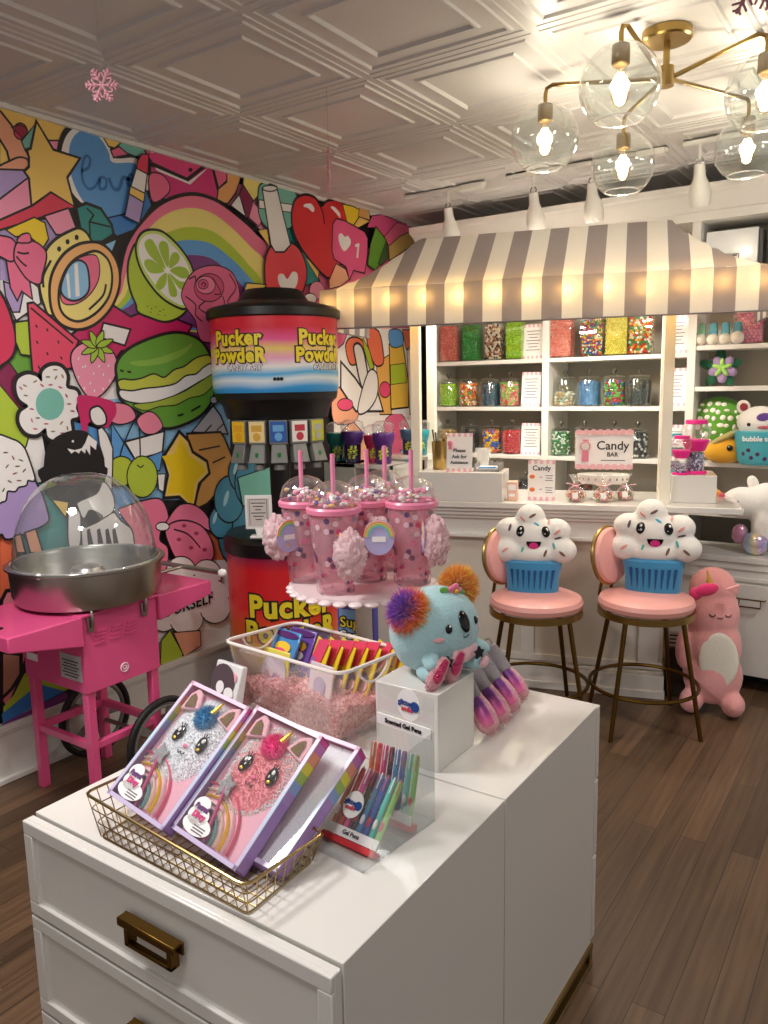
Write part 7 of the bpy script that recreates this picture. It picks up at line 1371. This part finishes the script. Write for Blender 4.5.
for i,(x,y,lab) in enumerate(TB):
    t = thing('domed_tumbler',lab,'tumbler',(x,y,ZI+.298),0,'pink domed tumblers with straws')
    MB().lathe([(0,0),(.048,0),(.051,.004),(.066,.205),(.066,.212)],36,cap=False).build('cup', SHELL, t)
    MB().lathe([(.046,.012),(.061,.20)],28,cap=False).build('inner_liner', PINKPL, t)
    MB().lathe([(.068,.214),(.073,.217),(.074,.228),(.070,.234),(.066,.232),(.066,.216)],36,cap=False).build('lid_ring', lidm, t)
    MB().lathe([(.068,.232),(.069,.245),(.060,.272),(.042,.290),(.018,.299),(.008,.300)],32,cap=False).build('dome', PLAST, t)
    b = MB(); rd = random.Random(i)
    for k in range(60): a=rd.uniform(0,2*PI); q=rd.uniform(0,.054); b.ell((q*math.cos(a),q*math.sin(a),.230+rd.uniform(0,.032)),(rd.uniform(.004,.010),rd.uniform(.004,.010),rd.uniform(.003,.008)),rd.choice((0,0,0,1,1,1,1,2,3)),n=8,k=5)
    b.build('confetti', [mat('pom_pink','f4a0bc',.9),mat('pom_white','f2ece8',.9),mat('pom_violet','8a6aa8',.9),mat('pom_gold','e8c060',.5)], t)
    b = MB(); dx = (-.01,.0,.0,.01,.0)[i]; b.lathe([(.0062,0),(.0062,.155)],12,0,T(dx,0,.215)@RY(0)); b.build('straw', strawm, t)
# scrunchies with round rainbow cards
ORG = bpy.data.materials.get('organza') or mat('organza','fadde0',.35,trans=.5,sheen=.5)
def scrunchie(lab, loc, rx, rz_, cardoff, face):
    t = thing('scrunchie',lab,'scrunchie',loc,0,'pink organza scrunchies'); rx *= 1.12; rz_ *= 1.1; b = MB(); rd = random.Random(int(loc[0]*1000)); n,k = 84,56; R=[]
    for i in range(k+1):
        th = PI*i/k; row=[]
        for j in range(n):
            ph = 2*PI*j/n; d = Vector((math.sin(th)*math.cos(ph),math.sin(th)*math.sin(ph),-math.cos(th))); f = .92+.26*noise.noise(d*2.6+Vector(loc)*9)+.42*(.3-abs(noise.noise(d*5.5+Vector(loc)*5)))+.12*(.3-abs(noise.noise(d*12)))
            row.append(b.bm.verts.new((d.x*rx*f,d.y*rx*.75*f,d.z*rz_*f)))
        R.append(row)
    for i in range(k):
        for j in range(n): b.fc([R[i][j],R[i][(j+1)%n],R[i+1][(j+1)%n],R[i+1][j]])
    b.build('fabric', ORG, t, ang=180)
    M = T(*cardoff)@RZ(face)
    b = MB(); b.disc(M@RX(90),.040,.046,.002); c_ = b.build('card', mat('card_lilac','b8b0dc',.4), t)
    for i,cc2 in enumerate(('f0a07a','f0d868','a8d890','88c0e0')):
        R_ = .038-.004*i; q = MB(); q.tube([M@Vector((R_*math.cos(a),-.0028,R_*1.12*math.sin(a))) for a in [PI*.02+PI*.96*k2/14 for k2 in range(15)]],.0021,5); q.build('rainbow_arc', mat('arc_'+cc2,cc2,.5), c_)
    q = MB(); q.box((0,-.003,-.004),(.035,.001,.014),0,M); q.build('label', PAPER, c_); return t
scrunchie('pink organza scrunchie hanging from the left tumbler, over the black barrel lid',(-1.452,1.598,1.188),.038,.056,(.042,.0,.012),72)
scrunchie('pink organza scrunchie hanging off the front tumbler',(-1.170,1.555,1.178),.040,.058,(-.036,.012,.008),-45)
scrunchie('pink organza scrunchie whose round rainbow card faces the viewer',(-1.158,1.668,1.215),.036,.040,(.028,-.040,.0),32)
scrunchie('pink organza scrunchie hanging from the right tumbler, nearest the counter',(-1.048,1.775,1.188),.034,.060,(-.040,.0,.010),-50)
# ---------------------------------------------------------------- koala plush
t = toy('koala_plush','light blue koala plush with rainbow fur ears sitting on the white riser block',(-.902,1.520,.942),74); t.scale = (1.0,1.0,1.0)
b = MB(); b.ell((0,0,.098),(.118,.092,.100)); b.ell((0,.0,.05),(.10,.085,.05)); bv=b.bvh(); b.build('body', plush_mat('sky_plush','a6ccd2'), t, remesh=.006)
hues = ['9a58c8','e0609a','f58440','f6b83c','f4e04c']
def emat(d):
    v = d.z*.5-d.x*.75+random.uniform(-.22,.22); return 0 if v>.56 else 1 if v>.36 else 2 if v>-.15 else 3 if v>-.45 else 4
random.seed(4)
for s,c in ((-1,(-.090,-.012,.158)),(1,(.088,.01,.178))):
    b = MB(); b.ell(c,(.034,.026,.034),2); b.tufts(c,(.037,.029,.038),3200,.026,emat if s<0 else (lambda d: random.choice((2,2,3,3,4))),I4,.0013,int(5+s),-1); b.build('fur_ear', [plush_mat('fur_'+h,h) for h in hues], t)
b = MB(); patch(b,bv,0.012,.130,.016,.026,0,0,.007); b.build('nose', mat('glossy_black'), t)
for s in (-1,1):
    b = MB(); patch(b,bv,.012+s*.048,.122,.0085,.0105,0,0,.004); e = b.build('eye', mat('glossy_black'), t); b = MB(); patch(b,bv,.014+s*.048,.127,.003,.003,0,0,.0065); b.build('eye_glint', PAPER, e)
    b = MB(); patch(b,bv,.012+s*.072,.100,.014,.006,0,0,.0025); b.build('cheek', plush_mat('cheek_pink','eeb0b4'), t)
b = MB(); p,n = put(bv,.012,.100); b.tube([p+Vector((.008*math.cos(a),-.001,.005*math.sin(a))) for a in [PI+PI*k/8 for k in range(9)]],.0012,5); b.build('smile', INK, t)
b = MB(); patch(b,bv,.02,.055,.048,.022,0,0,.006); b.build('belly_patch', plush_mat('shell_pink_plush','f2bcc4'), t)
for s in (-1,1):
    b = MB(); b.ell((0,0,0),(.020,.036,.018),0,T(s*.072,-.062,.055)@RZ(s*35)@RX(15)); ar = b.build('arm', plush_mat('sky_plush'), t)
    b = MB(); b.prism([(.016*(1 if k%2==0 else .5)*math.cos(PI/2+PI*k/5),.016*(1 if k%2==0 else .5)*math.sin(PI/2+PI*k/5)) for k in range(10)],.006,0,T(s*.050,-.092,.050)@RX(90)); b.build('paw_star', mat('black_felt','14141c',.9), ar)
    b = MB(); b.ell((0,0,0),(.030,.045,.022),0,T(s*.062,-.050,.020)@RZ(s*18)); ft = b.build('foot', plush_mat('sky_plush'), t); b = MB(); b.ell((0,0,0),(.020,.008,.014),0,T(s*.076,-.086,.020)@RZ(s*18)); b.build('sole', plush_mat('shell_pink_plush'), ft)
b = MB()
for k in range(5): a=2*PI*k/5; b.ell((.030+.013*math.cos(a),-.035,.188+.010*math.sin(a)),(.010,.006,.008))
fl = b.build('flower', plush_mat('flower_pink','f07a9c'), t); b = MB(); b.ell((.030,-.042,.188),.006); b.build('flower_centre', mat('gold_foil'), fl); b = MB(); b.ell((0,0,0),(.020,.005,.009),0,T(.006,-.032,.192)@RY(20)); b.ell((0,0,0),(.018,.005,.008),0,T(.055,-.030,.182)@RY(30)); b.build('leaf', plush_mat('leaf_green','6ab04c'), fl)
# ---------------------------------------------------------------- mermaid tail toys
grey_f = plush_mat('grey_plush','8c8488'); trim = plush_mat('dusty_pink_trim','e0a0a8',.6,300)
seq = ramp('sequin_purple',[(0,'f08ca0'),(.35,'d8609c'),(.6,'7a3a80'),(.8,'6a3a88'),(1,'a07aa0')],2,0,.10,.38,.16,40,.25)
def tail(lab, p0, p1, s=1.0, gr=True, rz=38):
    """p0 fluke tip on the surface, p1 top end"""
    p0, p1 = Vector(p0), Vector(p1); t = thing('mermaid_tail_toy',lab,'plush toy',p0,0,'mermaid tail toys'); L = (p1-p0).length; ax = (p1-p0).normalized(); F = frame(Vector((0,0,0)),ax,(math.sin(math.radians(rz)),-math.cos(math.radians(rz)),.2))
    # F: z along the tail, y outward, x across
    m = L*.55 if gr else L*.95
    b = MB(); b.lathe([(0,-.002),(.016*s,.004),(.027*s,.018*s),(.030*s,.045*s),(.026*s,m*.75),(.019*s,m),(0,m+.004)],22,0,F@T(0,0,.0),sy=.62); b.tufts((0,0,m*.42),(.029*s,.018*s,m*.5),500,.005,lambda d:0,F,.0012,3,-1); b.build('fluke', trim, t)
    b = MB(); b.lathe([(0,.010),(.018*s,.018),(.022*s,.045*s),(.018*s,m*.75),(.012*s,m*.95),(0,m)],18,0,F@T(0,.0075*s,0),sy=.62); b.build('sequins', seq if gr else mat('magenta_sequin','d83a70',.3,.5,bump=1,bscale=300), t)
    if gr:
        b = MB(); z0 = m*.86; b.lathe([(.006,z0),(.019*s,z0+.008),(.020*s,z0+(L-z0)*.5),(.018*s,L-.01),(.008*s,L),(0,L+.002)],16,0,F,sy=.9); b.tufts((0,0,(z0+L)/2),(.019*s,.017*s,(L-z0)/2),420,.005,lambda d:0,F,.0012,4,-1); b.build('grey_cuff', grey_f, t)
        b = MB(); b.torus((0,0,0),.010,.0018,0,F@T(0,0,L+.008)@RX(90),16,6); b.build('key_ring', STEEL, t)
    return t
tail('mermaid tail toy with purple sequins, nearest in the row beside the riser', (-.790,1.600,.775), (-.905,1.640,.905))
tail('second mermaid tail toy in the row on the island', (-.792,1.672,.775), (-.915,1.705,.903))
tail('third mermaid tail toy in the row on the island', (-.798,1.745,.775), (-.918,1.775,.900))
tail('fourth mermaid tail toy, farthest in the row at the island corner', (-.812,1.825,.775), (-.925,1.850,.898))
tail('small magenta mermaid tail lying on the riser against the koala, left one', (-.842,1.392,.945), (-.826,1.445,1.005), .62, False, 60)
tail('small magenta mermaid tail lying on the riser against the koala, right one', (-.830,1.455,.945), (-.818,1.50,1.008), .62, False, 60)
# ---------------------------------------------------------------- gel pen display
pb = thing('acrylic_pen_display','clear acrylic box of gel pen packs at the edge of the island','display box',(-.806,1.118,ZI),-6); hw_, hl_ = .070, .106
b = MB(); b.box((0,0,.0015),(2*hw_,2*hl_,.003))
for s in (-1,1): b.hexa([(s*hw_-.001,-hl_,0),(s*hw_+.001,-hl_,0),(s*hw_+.001,hl_,0),(s*hw_-.001,hl_,0),(s*hw_-.001,hl_-.09,.175),(s*hw_+.001,hl_-.09,.175),(s*hw_+.001,hl_,.185),(s*hw_-.001,hl_,.185)])
b.box((0,hl_,.125),(2*hw_,.002,.25)); b.box((0,-hl_,.012),(2*hw_,.002,.024)); b.build('acrylic_case', ACRYL, pb)
b = MB(); b.box((0,hl_-.006,.180),(2*hw_-.004,.003,.022)); b.build('header_strip', PAPER, pb); text('lettering','Scented Gel Pens',.013,T(0,hl_-.0085,.180)@RX(90),INK,pb,.0005)
def sticker(par, M, r):
    b = MB(); b.disc(M@RX(90),r,r*1.15,.0015); st = b.build('round_sticker', PAPER, par)
    b = MB(); b.disc(M@T(r*.58,-.0020,0)@RX(90),r*.38,r*.38,.001); b.build('blue_dot', mat('sticker_blue','1c4a94',.5), st)
    text('lettering','glitter',r*.55,M@T(-r*.25,-.0026,r*.12)@RX(90),mat('sticker_navy','2c4a8c',.5),st,.0005); text('lettering','smile',r*.5,M@T(-r*.1,-.0026,-r*.32)@RX(90),mat('sticker_red','d04a5c',.5),st,.0005)
sticker(pb, T(.012,hl_-.003,.225), .028)
pens = ['d8782c','e04a3c','e0468c','2a2430','4a86b8','3a5aa8','5ac0b8','8ac860']
def pens_pack(lab, y, z, tilt, stk):
    t = thing('gel_pen_pack',lab,'pen pack',T(-.806,1.118,ZI)@RZ(-6)@Vector((0,y,z)),-4,'gel pen packs'); t.rotation_euler = (math.radians(-tilt),0,math.radians(-4))
    MB().box((0,.009,.006),(.128,.026,.012)).build('red_tray', mat('red_card'), t, .002)
    for k,c in enumerate(pens):
        x = -.053+.0151*k; b = MB(); b.cyl((x,.008,.010),(x,.008,.125),.0058,.0058,12); b.cyl((x,.008,.125),(x,.008,.142),.0062,.0045,12); b.build('pen', mat('pen_'+c,c,.2,coat=.6), t)
        q = MB(); q.box((x+.004,.0005,.130),(.0016,.0016,.03)); q.ell((x,.0035,.055),(.0042,.004,.010)); q.build('pen_print', [PAPER,mat('red_card')][k%2], t)
    MB().box((0,-.001,.022),(.125,.002,.018)).build('header_card', PAPER, t); text('lettering','Gel Pens',.011,T(0,-.0024,.022)@RX(90),INK,t,.0004)
    MB().box((0,-.0035,.08),(.124,.001,.13)).build('clear_film', clear('window_film'), t)
    if stk: sticker(t, T(-.018,-.0055,.072), .022)
    return t
pens_pack('front pack of scented gel pens with a round sticker, leaning forward', -.072, .006, 42, True)
pens_pack('rear upright pack of scented gel pens behind the stickered one', .035, .005, 14, False)
